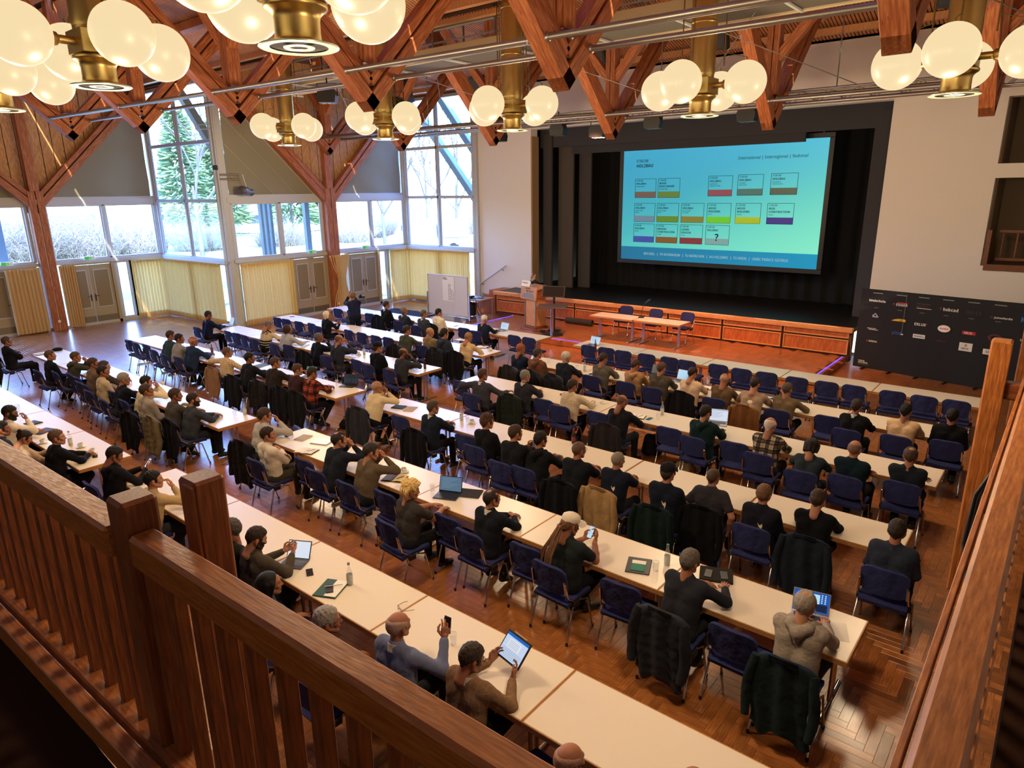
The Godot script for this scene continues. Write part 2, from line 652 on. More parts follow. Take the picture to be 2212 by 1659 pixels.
func cloth_flat(col: String) -> StandardMaterial3D:
	var m := StandardMaterial3D.new()
	m.albedo_color = hexc(col)
	m.roughness = 0.95
	m.metallic_specular = 0.15
	m.normal_enabled = true
	m.normal_texture = noise_tex("weave", 0.2, [], 256, FastNoiseLite.TYPE_SIMPLEX, 3, true, 4.0)
	m.normal_scale = 0.3
	m.uv1_triplanar = true
	m.uv1_scale = Vector3.ONE * 3.0
	return m

func curtain_mat(col: String, through: float) -> StandardMaterial3D:
	var m := StandardMaterial3D.new()
	m.albedo_color = hexc(col)
	m.roughness = 0.95
	m.metallic_specular = 0.1
	m.backlight_enabled = true
	m.backlight = Color(1, 0.92, 0.62) * through
	return m

func pane_mat() -> StandardMaterial3D:
	var m := StandardMaterial3D.new()
	m.albedo_color = Color(0.92, 0.97, 1.0, 0.04)
	m.transparency = BaseMaterial3D.TRANSPARENCY_ALPHA
	m.roughness = 0.03
	m.metallic_specular = 0.5
	return m

func glass_mat() -> StandardMaterial3D:
	var m := StandardMaterial3D.new()
	m.albedo_color = Color(0.93, 0.96, 0.98, 0.12)
	m.transparency = BaseMaterial3D.TRANSPARENCY_ALPHA
	m.roughness = 0.06
	m.metallic_specular = 0.6
	return m

# ------------------------------------------------------------------ floor: staves laid in a herringbone
const STAVE_W := 0.09
const STAVE_Q := 5

func parquet_mat(k: float) -> StandardMaterial3D:
	var m := StandardMaterial3D.new()
	m.albedo_color = Color(k, k, k)
	m.albedo_texture = noise_tex("w_stave", 0.02, [[0.0, "7c4722"], [0.45, "9c6032"], [0.7, "a96c3a"], [1.0, "c08750"]], 512, FastNoiseLite.TYPE_SIMPLEX_SMOOTH, 5)
	m.uv1_triplanar = true
	m.uv1_scale = Vector3(0.5, 6.0, 6.0)
	m.roughness = 0.30
	m.metallic_specular = 0.5
	m.vertex_color_use_as_albedo = true
	m.clearcoat_enabled = true
	m.clearcoat = 0.3
	m.clearcoat_roughness = 0.18
	return m

func lay_staves(owner_node: Node3D, x0: float, x1: float, z0: float, z1: float, y: float, near: Rect2, near_max: int) -> void:
	var w := STAVE_W
	var q := STAVE_Q
	var stave := boxm(Vector3(w * q - 0.0015, 0.012, w - 0.0015), 0.0012)
	var rng := RandomNumberGenerator.new()
	rng.seed = 5
	var far := []
	var close := []
	var ci0 := int(floor(x0 / w)) - q
	var ci1 := int(ceil(x1 / w))
	var cj0 := int(floor(z0 / w)) - q
	var cj1 := int(ceil(z1 / w))
	for j in range(cj0, cj1):
		for i in range(ci0, ci1):
			var d := posmod(i - j, 2 * q)
			var cx: float
			var cz: float
			var turn := 0.0
			if d == 0:
				cx = (i + q * 0.5) * w; cz = (j + 0.5) * w
				if cx - w * q / 2 < x0 - 0.3 or cx + w * q / 2 > x1 + 0.3 or cz < z0 or cz > z1: continue
			elif d == 2 * q - 1:
				cx = (i + 0.5) * w; cz = (j + q * 0.5) * w; turn = PI / 2
				if cx < x0 or cx > x1 or cz - w * q / 2 < z0 - 0.3 or cz + w * q / 2 > z1 + 0.3: continue
			else:
				continue
			var r := Transform3D(Basis(Vector3.UP, turn), Vector3(cx, y - 0.006, cz))
			if near.has_point(Vector2(cx, cz)): close.append(r)
			else: far.append(r)
	close.sort_custom(func(a, b): return Vector2(a.origin.x, a.origin.z).length() < Vector2(b.origin.x, b.origin.z).length())
	while close.size() > near_max: far.append(close.pop_back())
	var tones := []
	for k in 6: tones.append(parquet_mat(0.80 + 0.075 * k))
	for r in close: part(owner_node, "stave", stave, tones[rng.randi_range(0, 5)], r)
	var mm := MultiMesh.new()
	mm.transform_format = MultiMesh.TRANSFORM_3D
	mm.use_colors = true
	mm.mesh = stave
	mm.instance_count = far.size()
	for k in far.size():
		mm.set_instance_transform(k, far[k])
		var g := rng.randf_range(0.78, 1.18)
		mm.set_instance_color(k, Color(g, g * rng.randf_range(0.96, 1.03), g))
	var mi := MultiMeshInstance3D.new()
	mi.name = "staves"
	mi.multimesh = mm
	mi.material_override = parquet_mat(1.0)
	mi.set_meta("kind", "stuff")
	owner_node.add_child(mi, true)

func build_floor() -> void:
	var b := MB.new()
	b.box(Vector3(-12.2, -0.16, -7.6), Vector3(34.4, 0.296, 27.8))
	var f := struct("floor", b.mesh(), plain("3a2010", 0.6), "glossy herringbone parquet floor in warm oak")
	lay_staves(f, -28.5, 4.6, -21.0, 5.8, 0.0, Rect2(-1.1, -10.0, 2.0, 7.2), 290)

# ------------------------------------------------------------------ shell
const EAVE := 8.5
const SLOPE := 0.32
const BAY := 8.6
const VALLEY := -12.4

func roof_y(z: float) -> float:
	var d := absf(fposmod(z - VALLEY + BAY / 2, BAY) - BAY / 2)
	return EAVE + SLOPE * d

func build_shell() -> void:
	# right wall, back wall, the side walls behind the stage house
	var b := MB.new()
	b.box(Vector3(4.9, 5.0, -7.6), Vector3(0.4, 10.6, 27.6))
	struct("wall_right", b.mesh(), M.white_wall, "pale plaster wall beyond the gallery on the right")
	b = MB.new()
	b.box(Vector3(-12.2, 5.0, 6.1), Vector3(34.4, 10.6, 0.4))
	struct("wall_back", b.mesh(), M.white_wall, "pale plaster wall behind the gallery")
	# proscenium wall with its opening and the two openings at the right
	b = MB.new()
	var zc := -21.5
	b.box(Vector3(-17.82, 4.3, zc), Vector3(2.76, 8.6, 0.4))
	b.box(Vector3(-10.4, 7.75, zc), Vector3(12.1, 1.7, 0.4))
	b.box(Vector3(-3.1, 4.3, zc), Vector3(2.5, 8.6, 0.4))
	b.box(Vector3(1.5, 1.35, zc), Vector3(6.7, 2.7, 0.4))
	b.box(Vector3(1.5, 5.03, zc), Vector3(6.7, 0.34, 0.4))
	b.box(Vector3(1.5, 7.7, zc), Vector3(6.7, 1.9, 0.4))
	b.box(Vector3(3.0, 4.3, zc), Vector3(3.7, 8.6, 0.4))
	b.box(Vector3(-7.0, 9.6, zc), Vector3(24.4, 2.2, 0.4))
	struct("wall_stage", b.mesh(), M.white_wall, "white plaster wall round the stage opening")
	b = MB.new()
	b.box(Vector3(-16.41, 3.8, -21.5), Vector3(0.06, 5.7, 0.42))
	struct("trim_1", b.mesh(), plain("a8875e", 0.6), "tan edge board at the left side of the stage opening")
	# alcove behind the upper right openings
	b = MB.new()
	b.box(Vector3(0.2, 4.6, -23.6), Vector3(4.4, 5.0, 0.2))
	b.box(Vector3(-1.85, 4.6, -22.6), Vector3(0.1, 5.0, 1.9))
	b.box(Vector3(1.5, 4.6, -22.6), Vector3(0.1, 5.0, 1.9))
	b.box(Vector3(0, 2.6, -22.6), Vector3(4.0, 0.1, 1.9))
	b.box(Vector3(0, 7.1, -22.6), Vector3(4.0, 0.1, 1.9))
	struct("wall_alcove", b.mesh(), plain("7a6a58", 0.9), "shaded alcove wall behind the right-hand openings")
	# left outer walls: closed pieces between and beyond the glazing
	b = MB.new()
	b.box(Vector3(-28.7, 5.0, -1.0), Vector3(0.3, 10.6, 6.2))
	b.box(Vector3(-28.7, 5.0, 4.2), Vector3(0.3, 10.6, 4.2))
	struct("wall_left", b.mesh(), M.white_wall, "pale plaster wall at the far left")
	# alcove rail in the right opening: balusters and a cable
	var o := thing("alcove_railing", "dark wooden balustrade inside the lower opening of the white wall at the right", "railing", Vector3(0, 0, -21.75))
	timber(o, "rail", Vector3(-1.6, 3.55, 0), Vector3(1.0, 3.55, 0), 0.08, 0.08, M.rail_dark)
	timber(o, "rail", Vector3(-1.6, 2.85, 0), Vector3(1.0, 2.85, 0), 0.08, 0.08, M.rail_dark)
	for k in 8: timber(o, "baluster", Vector3(-1.5 + k * 0.3, 2.89, 0), Vector3(-1.5 + k * 0.3, 3.51, 0), 0.05, 0.04, M.rail_dark)
	o = thing("window_surround", "brown wooden surround of the lower opening in the white wall at the right", "frame", Vector3(0, 0, -21.3))
	timber(o, "sill", Vector3(-1.78, 2.67, 0), Vector3(1.2, 2.67, 0), 0.16, 0.12, M.rail_dark, Vector3.FORWARD)
	timber(o, "jamb", Vector3(-1.76, 2.73, 0), Vector3(-1.76, 3.6, 0), 0.1, 0.12, M.rail_dark)
	o = thing("socket_box", "pale socket box with plugs on the alcove wall in the right opening", "socket", Vector3(-0.85, 4.15, -23.48))
	part(o, "box", boxm(Vector3(0.34, 0.3, 0.06), 0.01), M.white)
	for k in 4: part(o, "socket", boxm(Vector3(0.1, 0.1, 0.03), 0.01), M.plastic, at(Vector3(-0.08 + 0.16 * (k % 2), -0.28 - 0.13 * (k / 2), 0.0)))
	var cb := MB.new()
	cb.tube([Vector3(-0.05, -0.45, 0.03), Vector3(0.02, -0.65, 0.06), Vector3(-0.06, -0.85, 0.04), Vector3(-0.2, -0.95, 0.03)], 0.018, 6)
	part(o, "cable", cb.mesh(), M.plastic)

# ------------------------------------------------------------------ left wall: two glazed bays with steps between them
func pane(parent: Node3D, a: Vector3, b: Vector3, c: Vector3, d: Vector3, called := "pane") -> void:
	# a sheet of glass with its thickness between the corners a b c d
	var nn := (b - a).cross(d - a).normalized() * 0.006
	var m := MB.new()
	m.face([a + nn, b + nn, c + nn, d + nn])
	part(parent, called, m.mesh(), M.glass)

var win_n := 0
var door_n := 0

func window_strip(o: Vector3, u: Vector3, widths: Array, y0: float, y1: float, label: String, transoms := []) -> void:
	# a row of windows from o along u (horizontal), each pane in its own frame
	win_n += 1
	var nn := u.cross(Vector3.UP).normalized()
	var total := 0.0
	for w in widths: total += w
	var root := Node3D.new()
	root.name = "window_%d" % win_n
	root.set_meta("kind", "structure"); root.set_meta("label", label)
	add_child(root, true)
	var levels := [y0] + transoms + [y1]
	for y in levels: timber(root, "window_frame", o + Vector3(0, y, 0), o + u * total + Vector3(0, y, 0), 0.14, 0.12, M.frame, Vector3.UP, 0.01)
	var x := 0.0
	for k in widths.size() + 1:
		var p: Vector3 = o + u * x
		timber(root, "window_frame", p + Vector3(0, y0, 0), p + Vector3(0, y1, 0), 0.10, 0.14, M.frame, nn, 0.01)
		if k < widths.size():
			for l in levels.size() - 1:
				var q: Vector3 = p + u * widths[k]
				var ya: float = levels[l] + 0.05
				var yb: float = levels[l + 1] - 0.05
				# slim inner sash
				timber(root, "sash", p + u * 0.09 + Vector3(0, ya, 0), p + u * 0.09 + Vector3(0, yb, 0), 0.05, 0.06, M.frame, nn, 0.006)
				timber(root, "sash", q - u * 0.09 + Vector3(0, ya, 0), q - u * 0.09 + Vector3(0, yb, 0), 0.05, 0.06, M.frame, nn, 0.006)
				pane(root, p + u * 0.06 + Vector3(0, ya, 0), q - u * 0.06 + Vector3(0, ya, 0), q - u * 0.06 + Vector3(0, yb, 0), p + u * 0.06 + Vector3(0, yb, 0))
			x += widths[k]

func double_door(p: Vector3, u: Vector3, w: float, label: String) -> void:
	door_n += 1
	var root := Node3D.new()
	root.name = "door_%d" % door_n
	root.set_meta("kind", "structure"); root.set_meta("label", label)
	add_child(root, true)
	root.transform = Transform3D(Basis(u, Vector3.UP, u.cross(Vector3.UP)), p)
	var b := MB.new()
	b.box(Vector3(-0.03, 1.18, 0), Vector3(0.1, 2.36, 0.2)); b.box(Vector3(w + 0.03, 1.18, 0), Vector3(0.1, 2.36, 0.2)); b.box(Vector3(w / 2, 2.31, 0), Vector3(w, 0.1, 0.2))
	part(root, "door_frame", b.mesh(), M.door)
	for s in 2:
		var lw := w / 2 - 0.03
		var cx := 0.03 + lw / 2 + s * (lw + 0.01)
		var leaf := part(root, "leaf", boxm(Vector3(lw, 2.22, 0.06), 0.008), M.door, at(Vector3(cx, 1.13, 0)))
		part(leaf, "door_panel", boxm(Vector3(lw - 0.26, 1.36, 0.03), 0.012), M.door_panel, at(Vector3(0, 0.22, 0.035)))
		var fr := MB.new()
		for e in [-1.0, 1.0]:
			fr.box(Vector3(0, 0.22 + e * 0.70, 0.04), Vector3(lw - 0.2, 0.04, 0.03)); fr.box(Vector3(e * (lw - 0.24) / 2, 0.22, 0.04), Vector3(0.03, 1.4, 0.03))
		part(leaf, "bead", fr.mesh(), M.frame)
		part(leaf, "kick_plate", boxm(Vector3(lw - 0.04, 0.26, 0.012), 0.003), plain("7c7464", 0.4, 0.5), at(Vector3(0, -0.94, 0.034)))
		var hd := MB.new()
		var hx := (lw / 2 - 0.07) * (1 - 2 * s)
		hd.box(Vector3(hx, -0.1, 0.045), Vector3(0.04, 0.24, 0.02), Basis.IDENTITY, 0.005)
		hd.tube([Vector3(hx, -0.05, 0.05), Vector3(hx, -0.05, 0.1), Vector3(hx - 0.12 * (1 - 2 * s), -0.05, 0.1)], 0.012, 6)
		part(leaf, "door_handle", hd.mesh(), plain("4a3a34", 0.4, 0.4))
		var rd := MB.new()
		rd.box(Vector3(hx, -0.23, 0.05), Vector3(0.05, 0.03, 0.03), Basis.IDENTITY, 0.005)
		part(leaf, "lock", rd.mesh(), plain("a03a34", 0.5))

func curtain(called: String, pts: Array, y0: float, y1: float, folds: float, mat: Material, label: String, group := "", gather := []) -> void:
	# a pleated sheet along a polyline on plan; gather = [height, centre share, width share] where it is tied
	var lens := [0.0]
	for k in range(1, pts.size()): lens.append(lens[-1] + (pts[k] - pts[k - 1]).length())
	var total: float = lens[-1]
	var o := thing(called, label, "curtain", pts[0], 0.0, group)
	var base: Vector3 = pts[0]
	var on := func(s: float) -> Array:
		var d := clampf(s, 0.0, 1.0) * total
		for k in range(1, pts.size()):
			if d <= lens[k] + 1e-5:
				var u: Vector3 = (pts[k] - pts[k - 1]).normalized()
				return [pts[k - 1] + u * (d - lens[k - 1]), u]
		return [pts[-1], (pts[-1] - pts[-2]).normalized()]
	var sheet := func(ya: float, yb: float, out_by: float) -> Callable:
		return func(u: float, v: float) -> Vector3:
			var y := lerpf(ya, yb, v)
			var s := u
			var amp := 0.05
			if gather.size():
				var g := exp(-pow((y - gather[0]) / 0.55, 2.0)) if y > gather[0] else maxf(exp(-pow((y - gather[0]) / 0.75, 2.0)), 0.0)
				s = lerpf(u, gather[1] + (u - 0.5) * gather[2], g)
				amp *= lerpf(1.0, 0.6, g)
			var q: Array = on.call(s)
			var nn: Vector3 = q[1].cross(Vector3.UP)
			var ph := u * folds * TAU
			return q[0] - base + nn * (amp * (sin(ph) + 0.3 * sin(ph * 0.37 + 1.0)) + out_by) + Vector3(0, y, 0)
	var m := MB.new()
	m.grid(int(folds * 8), 14 if gather.size() else 4, sheet.call(y0 + 0.2, y1, 0.0))
	part(o, "cloth", m.mesh(), mat)
	var hm := MB.new()
	hm.grid(int(folds * 8), 2 if gather.is_empty() else 3, sheet.call(y0, y0 + 0.2, 0.0))
	part(o, "hem", hm.mesh(), M.hem if mat == M.curtain else mat)
	var hd := MB.new()
	hd.grid(int(folds * 8), 1, func(u, v):
		var q: Array = on.call(u)
		var nn: Vector3 = q[1].cross(Vector3.UP)
		return q[0] - base + nn * (0.03 * sin(u * folds * TAU) + 0.012) + Vector3(0, y1 - 0.07 + v * 0.08, 0))
	part(o, "heading_tape", hd.mesh(), M.curtain_plain)

func board_gable(xw: float, zp: float, half: float, label: String, n: int) -> void:
	# vertical boards above a pillar, between the arms of its V and up to the roof
	var root := Node3D.new()
	root.name = "wall_gable_%d" % n
	root.set_meta("kind", "structure"); root.set_meta("label", label)
	add_child(root, true)
	var w := 0.36
	var k := 0
	var z := zp - half
	while z < zp + half - 0.01:
		var zc := z + w / 2
		var y0 := 4.3 + absf(zc - zp) * 1.0
		var y1 := roof_y(zc) + 0.15
		if y1 - y0 > 0.1:
			var m := MB.new()
			var dz := w / 2 - 0.012
			var lo0 := 4.3 + absf(zc - dz - zp)
			var lo1 := 4.3 + absf(zc + dz - zp)
			var poly := PackedVector2Array([Vector2(-dz, lo0 - y0), Vector2(dz, lo1 - y0), Vector2(dz, y1 - y0), Vector2(-dz, y1 - y0)])
			m.extrude(poly, 0.03, Transform3D(Basis(Vector3(0, 0, 1), Vector3.UP, Vector3(-1, 0, 0)), Vector3.ZERO))
			part(root, "plank", m.mesh(), M.board, Transform3D(Basis.IDENTITY, Vector3(xw - 0.12 + 0.006 * (k % 2), y0, zc)))
		z += w
		k += 1
	var bk := MB.new()
	var pts := PackedVector2Array([Vector2(zp, 4.0), Vector2(zp - half, 4.0 + half), Vector2(zp - half, 10.4), Vector2(zp + half, 10.4), Vector2(zp + half, 4.0 + half)])
	bk.extrude(pts, 0.06, Transform3D(Basis(Vector3(0, 0, 1), Vector3.UP, Vector3(-1, 0, 0)), Vector3(xw - 0.2, 0, 0)))
	part(root, "backing", bk.mesh(), plain("3a2415", 0.9))

func blind(xw: float, zp: float, zc: float, label: String) -> void:
	# triangular blind under one arm of the V, from the pillar at zp to the corner at zc
	var s := signf(zc - zp)
	var l := absf(zc - zp)
	var o := thing("triangular_blind", label, "blind", Vector3(xw, 4.62, zp), 0.0, "")
	var xf := Transform3D(Basis(Vector3(0, 0, s), Vector3.UP, Vector3(-s, 0, 0)), Vector3.ZERO)
	var m := MB.new()
	m.grid(24, 20, func(u, v):
		var a: float = lerpf(0.55, l - 0.16, u)
		var y: float = 0.06 + v * maxf(a - 0.5, 0.02)
		return xf * Vector3(a, y, 0.03 * sin(a * 3.0 + y * 2.0) * sin(y * 2.5 + 0.5)), 0.02)
	part(o, "cloth", m.mesh(), M.blind)
	for k in 3:
		var d := MB.new()
		var a0 := 1.35 + k * 0.95
		d.tube([xf * Vector3(a0, 0.06, -0.03), xf * Vector3(l - 0.18, l - 0.18 - a0 + 0.06, -0.03)], 0.012, 5)
		part(o, "seam", d.mesh(), plain("a8a594", 0.9))
	timber(o, "edge_bar", xf * Vector3(0.3, 0.0, -0.02), xf * Vector3(l, 0.0, -0.02), 0.1, 0.16, M.frame)
	timber(o, "edge_bar", xf * Vector3(0.45, 0.12, -0.02), xf * Vector3(l, l - 0.33, -0.02), 0.1, 0.2, M.frame)
	timber(o, "edge_bar", xf * Vector3(l - 0.06, 0.0, -0.02), xf * Vector3(l - 0.06, l - 0.3, -0.02), 0.1, 0.12, M.frame, Vector3(1, 0, 0))

func v_arm(parent: Node3D, tip: Vector3, dir: Vector3, length: float, thick: float, sideways: Vector3) -> void:
	# one arm: a broad outer timber and a slimmer inner one with a dark gap between them
	var inw := dir.cross(sideways).normalized()
	if inw.y < 0: inw = -inw
	timber(parent, "outer_timber", tip + inw * 0.11, tip + inw * 0.11 + dir * length, thick, 0.22, M.beam, inw)
	timber(parent, "inner_timber", tip + inw * 0.325 + dir * 0.33, tip + inw * 0.325 + dir * length, thick - 0.04, 0.15, M.beam, inw)
	timber(parent, "spacer", tip + inw * 0.235 + dir * 0.25, tip + inw * 0.235 + dir * length, thick - 0.12, 0.04, plain("2a150a", 0.9), inw)

func glazed_bay(xw: float, zp: float, z0: float, z1: float, n: int, far_word: String) -> void:
	var r2 := sqrt(0.5)
	# pillar with its V
	var o := thing("timber_pillar", "tall brown double timber pillar with a V of beams on top, %s" % far_word, "pillar", Vector3(xw + 0.2, 0, zp))
	for s in [-1.0, 1.0]: timber(o, "post", Vector3(0, 0, s * 0.125), Vector3(0, 4.9, s * 0.125), 0.32, 0.22, M.beam, Vector3(0, 0, 1))
	timber(o, "gap_strip", Vector3(0.1, 0, 0), Vector3(0.1, 4.7, 0), 0.05, 0.04, plain("d8d4cc", 0.6), Vector3(0, 0, 1))
	for s in [-1.0, 1.0]: v_arm(o, Vector3(0, 4.15, 0), Vector3(0, r2, s * r2), 5.9, 0.3, Vector3(1, 0, 0))
	timber(o, "king_post", Vector3(0.02, 4.9, 0), Vector3(0.02, roof_y(zp) + 0.1, 0), 0.26, 0.3, M.beam, Vector3(0, 0, 1))
	var lo := MB.new()
	lo.box(Vector3(0.17, 0.35, 0.02), Vector3(0.03, 0.09, 0.09), Basis.IDENTITY, 0.008)
	part(o, "socket", lo.mesh(), M.white)
	var al := MB.new()
	al.box(Vector3(0.18, 1.55, 0.0), Vector3(0.03, 0.12, 0.1), Basis.IDENTITY, 0.008)
	part(o, "alarm_button", al.mesh(), plain("b85a4a", 0.5))
	board_gable(xw, zp, 4.2, "knotty pine boards between the V beams above the %s" % far_word, n)
	blind(xw - 0.02, zp, z0, "grey triangular blind under the right-hand V beam of the %s" % far_word)
	blind(xw - 0.02, zp, z1, "grey triangular blind under the left-hand V beam of the %s" % far_word)
	# transom and sill
	var b := MB.new()
	b.box(Vector3(xw, 4.52, (z0 + z1) / 2), Vector3(0.16, 0.2, absf(z1 - z0)))
	b.box(Vector3(xw, 2.38, (z0 + z1) / 2), Vector3(0.26, 0.12, absf(z1 - z0)))
	struct("trim_%d" % (10 + n), b.mesh(), M.frame, "pale grey transom and sill of the glazed wall, %s" % far_word)

func build_left_wall() -> void:
	var zu := Vector3(0, 0, -1)
	# bay A, far left
	glazed_bay(-28.6, -8.5, -12.7, -4.1, 1, "first pillar from the left")
	window_strip(Vector3(-28.6, 0, -8.75), zu, [1.95, 1.9], 2.45, 4.42, "pair of windows above the doors right of the first pillar")
	window_strip(Vector3(-28.6, 0, -4.3), zu, [1.95, 1.95], 2.45, 4.42, "pair of windows above the doors left of the first pillar")
	double_door(Vector3(-28.6, 0, -9.05), zu, 1.6, "beige double door between a curtain and the sidelight at the first pillar")
	double_door(Vector3(-28.6, 0, -6.5), zu, 1.6, "beige double door at the left edge beside a cream curtain")
	window_strip(Vector3(-28.6, 0, -10.78), zu, [0.55], 0.12, 2.3, "narrow floor-length sidelight beside the first double door")
	window_strip(Vector3(-28.6, 0, -11.35), zu, [1.3], 0.12, 2.3, "floor-length window behind the yellow curtains of the first bay")
	curtain("cream_curtain", [Vector3(-28.32, 0, -7.15), Vector3(-28.32, 0, -8.2)], 0.04, 2.3, 9, M.curtain_plain, "cream floor-length curtain drawn to the left side of the first pillar")
	curtain("cream_curtain", [Vector3(-28.32, 0, -8.8), Vector3(-28.32, 0, -9.35)], 0.04, 2.3, 7, M.curtain_plain, "narrow cream curtain hanging right of the first pillar")
	curtain("yellow_curtain", [Vector3(-28.36, 0, -11.3), Vector3(-28.3, 0, -12.42), Vector3(-26.2, 0, -12.5), Vector3(-23.95, 0, -12.55)], 0.04, 2.28, 46, M.curtain, "translucent yellow curtains round the first window corner, glowing with daylight")
	# step wall between the bays
	window_strip(Vector3(-28.45, 0, -12.7), Vector3(1, 0, 0), [2.35, 2.4], 2.42, 8.45, "tall corner window of six panes between the two window bays", [4.5, 6.5])
	window_strip(Vector3(-28.45, 0, -12.7), Vector3(1, 0, 0), [2.35, 2.4], 0.12, 2.3, "low windows behind the yellow curtains of the first corner")
	# bay B
	glazed_bay(-23.5, -17.05, -21.2, -12.85, 2, "second pillar from the left")
	window_strip(Vector3(-23.5, 0, -12.95), zu, [1.95, 1.9], 2.45, 4.42, "pair of windows left of the second pillar with a blue steel post outside")
	window_strip(Vector3(-23.5, 0, -17.3), zu, [1.95, 1.9], 2.45, 4.42, "pair of windows right of the second pillar")
	double_door(Vector3(-23.5, 0, -15.25), zu, 1.55, "beige double door left of the second pillar")
	double_door(Vector3(-23.5, 0, -17.9), zu, 1.55, "beige double door right of the second pillar, its leaves slightly apart")
	window_strip(Vector3(-23.5, 0, -19.5), zu, [0.5], 0.12, 2.3, "narrow sidelight right of the last double door")
	window_strip(Vector3(-23.5, 0, -20.05), zu, [1.1], 0.12, 2.3, "floor-length window behind the far yellow curtains")
	window_strip(Vector3(-23.5, 0, -12.95), zu, [2.2], 0.12, 2.3, "floor-length window behind the middle yellow curtain")
	curtain("yellow_curtain", [Vector3(-23.26, 0, -12.95), Vector3(-23.26, 0, -15.15)], 0.04, 2.28, 20, M.curtain, "translucent yellow curtain left of the doors at the second pillar")
	curtain("tied_curtain", [Vector3(-23.2, 0, -16.78), Vector3(-23.05, 0, -17.2), Vector3(-23.2, 0, -17.75)], 0.04, 2.3, 9, M.curtain_plain, "cream curtain tied in the middle in front of the second pillar", "", [1.3, 0.5, 0.42])
	curtain("yellow_curtain", [Vector3(-23.22, 0, -19.95), Vector3(-23.1, 0, -21.0), Vector3(-21.0, 0, -21.05), Vector3(-19.5, 0, -21.05)], 0.04, 2.28, 38, M.curtain, "translucent yellow curtains round the far window corner behind the whiteboard")
	window_strip(Vector3(-23.35, 0, -21.25), Vector3(1, 0, 0), [2.0, 2.05], 2.42, 8.45, "tall corner window of six panes left of the white stage wall", [4.5, 6.5])
	window_strip(Vector3(-23.35, 0, -21.25), Vector3(1, 0, 0), [2.0, 2.05], 0.12, 2.3, "low windows behind the far yellow curtains")
	# solid strips: corner posts, thresholds and the roof edge above the glazing
	var b := MB.new()
	for q in [[-28.6, -12.7], [-23.55, -12.8], [-23.5, -21.25], [-19.2, -21.3]]: b.box(Vector3(q[0], 4.25, q[1]), Vector3(0.22, 8.5, 0.22), Basis.IDENTITY, 0.01)
	b.box(Vector3(-28.6, 0.05, -8.4), Vector3(0.2, 0.1, 8.8)); b.box(Vector3(-26.1, 0.05, -12.7), Vector3(5.0, 0.1, 0.2))
	b.box(Vector3(-23.5, 0.05, -17.0), Vector3(0.2, 0.1, 8.6)); b.box(Vector3(-21.4, 0.05, -21.25), Vector3(4.2, 0.1, 0.2))
	b.box(Vector3(-26.1, 2.36, -12.7), Vector3(5.0, 0.14, 0.26)); b.box(Vector3(-21.4, 2.36, -21.25), Vector3(4.2, 0.14, 0.26))
	struct("trim_20", b.mesh(), M.frame, "pale grey corner posts and sills of the glazing")
	b = MB.new()
	b.box(Vector3(-26.1, 9.5, -12.75), Vector3(5.4, 2.0, 0.25)); b.box(Vector3(-21.4, 9.5, -21.3), Vector3(4.6, 2.0, 0.25))
	b.box(Vector3(-28.7, 9.9, -8.4), Vector3(0.25, 1.0, 8.8)); b.box(Vector3(-23.6, 9.9, -17.0), Vector3(0.25, 1.0, 8.6))
	struct("wall_left_top", b.mesh(), plain("6a4526", 0.8), "brown boards under the roof above the glazing")
	# exit signs on the sill
	var ex := [Vector3(-28.42, 2.5, -7.3), Vector3(-28.42, 2.5, -9.9), Vector3(-23.32, 2.5, -16.1), Vector3(-23.32, 2.5, -18.75)]
	var el := ["green exit sign on the sill above the leftmost doors", "green exit sign on the sill right of the first pillar", "green exit sign on the sill left of the second pillar", "green exit sign on the sill right of the second pillar"]
	for k in 4:
		var o := thing("exit_sign", el[k], "exit sign", ex[k], 0.0, "exit signs above the doors")
		part(o, "panel", boxm(Vector3(0.05, 0.14, 0.36), 0.006), M.white)
		part(o, "face", boxm(Vector3(0.012, 0.11, 0.14), 0.002), glow("exit_green", Color(0.2, 0.75, 0.35), 0.8), at(Vector3(0.028, 0, 0.09)))
		part(o, "face", boxm(Vector3(0.012, 0.11, 0.17), 0.002), glow("exit_white", Color(0.9, 0.95, 0.9), 0.6), at(Vector3(0.028, 0, -0.08)))
		var pic := MB.new()
		pic.box(Vector3(0.036, 0.0, -0.03), Vector3(0.006, 0.08, 0.045)); pic.box(Vector3(0.036, -0.005, -0.11), Vector3(0.006, 0.03, 0.05))
		part(o, "pictogram", pic.mesh(), glow("exit_green", Color(0.2, 0.75, 0.35), 0.8))
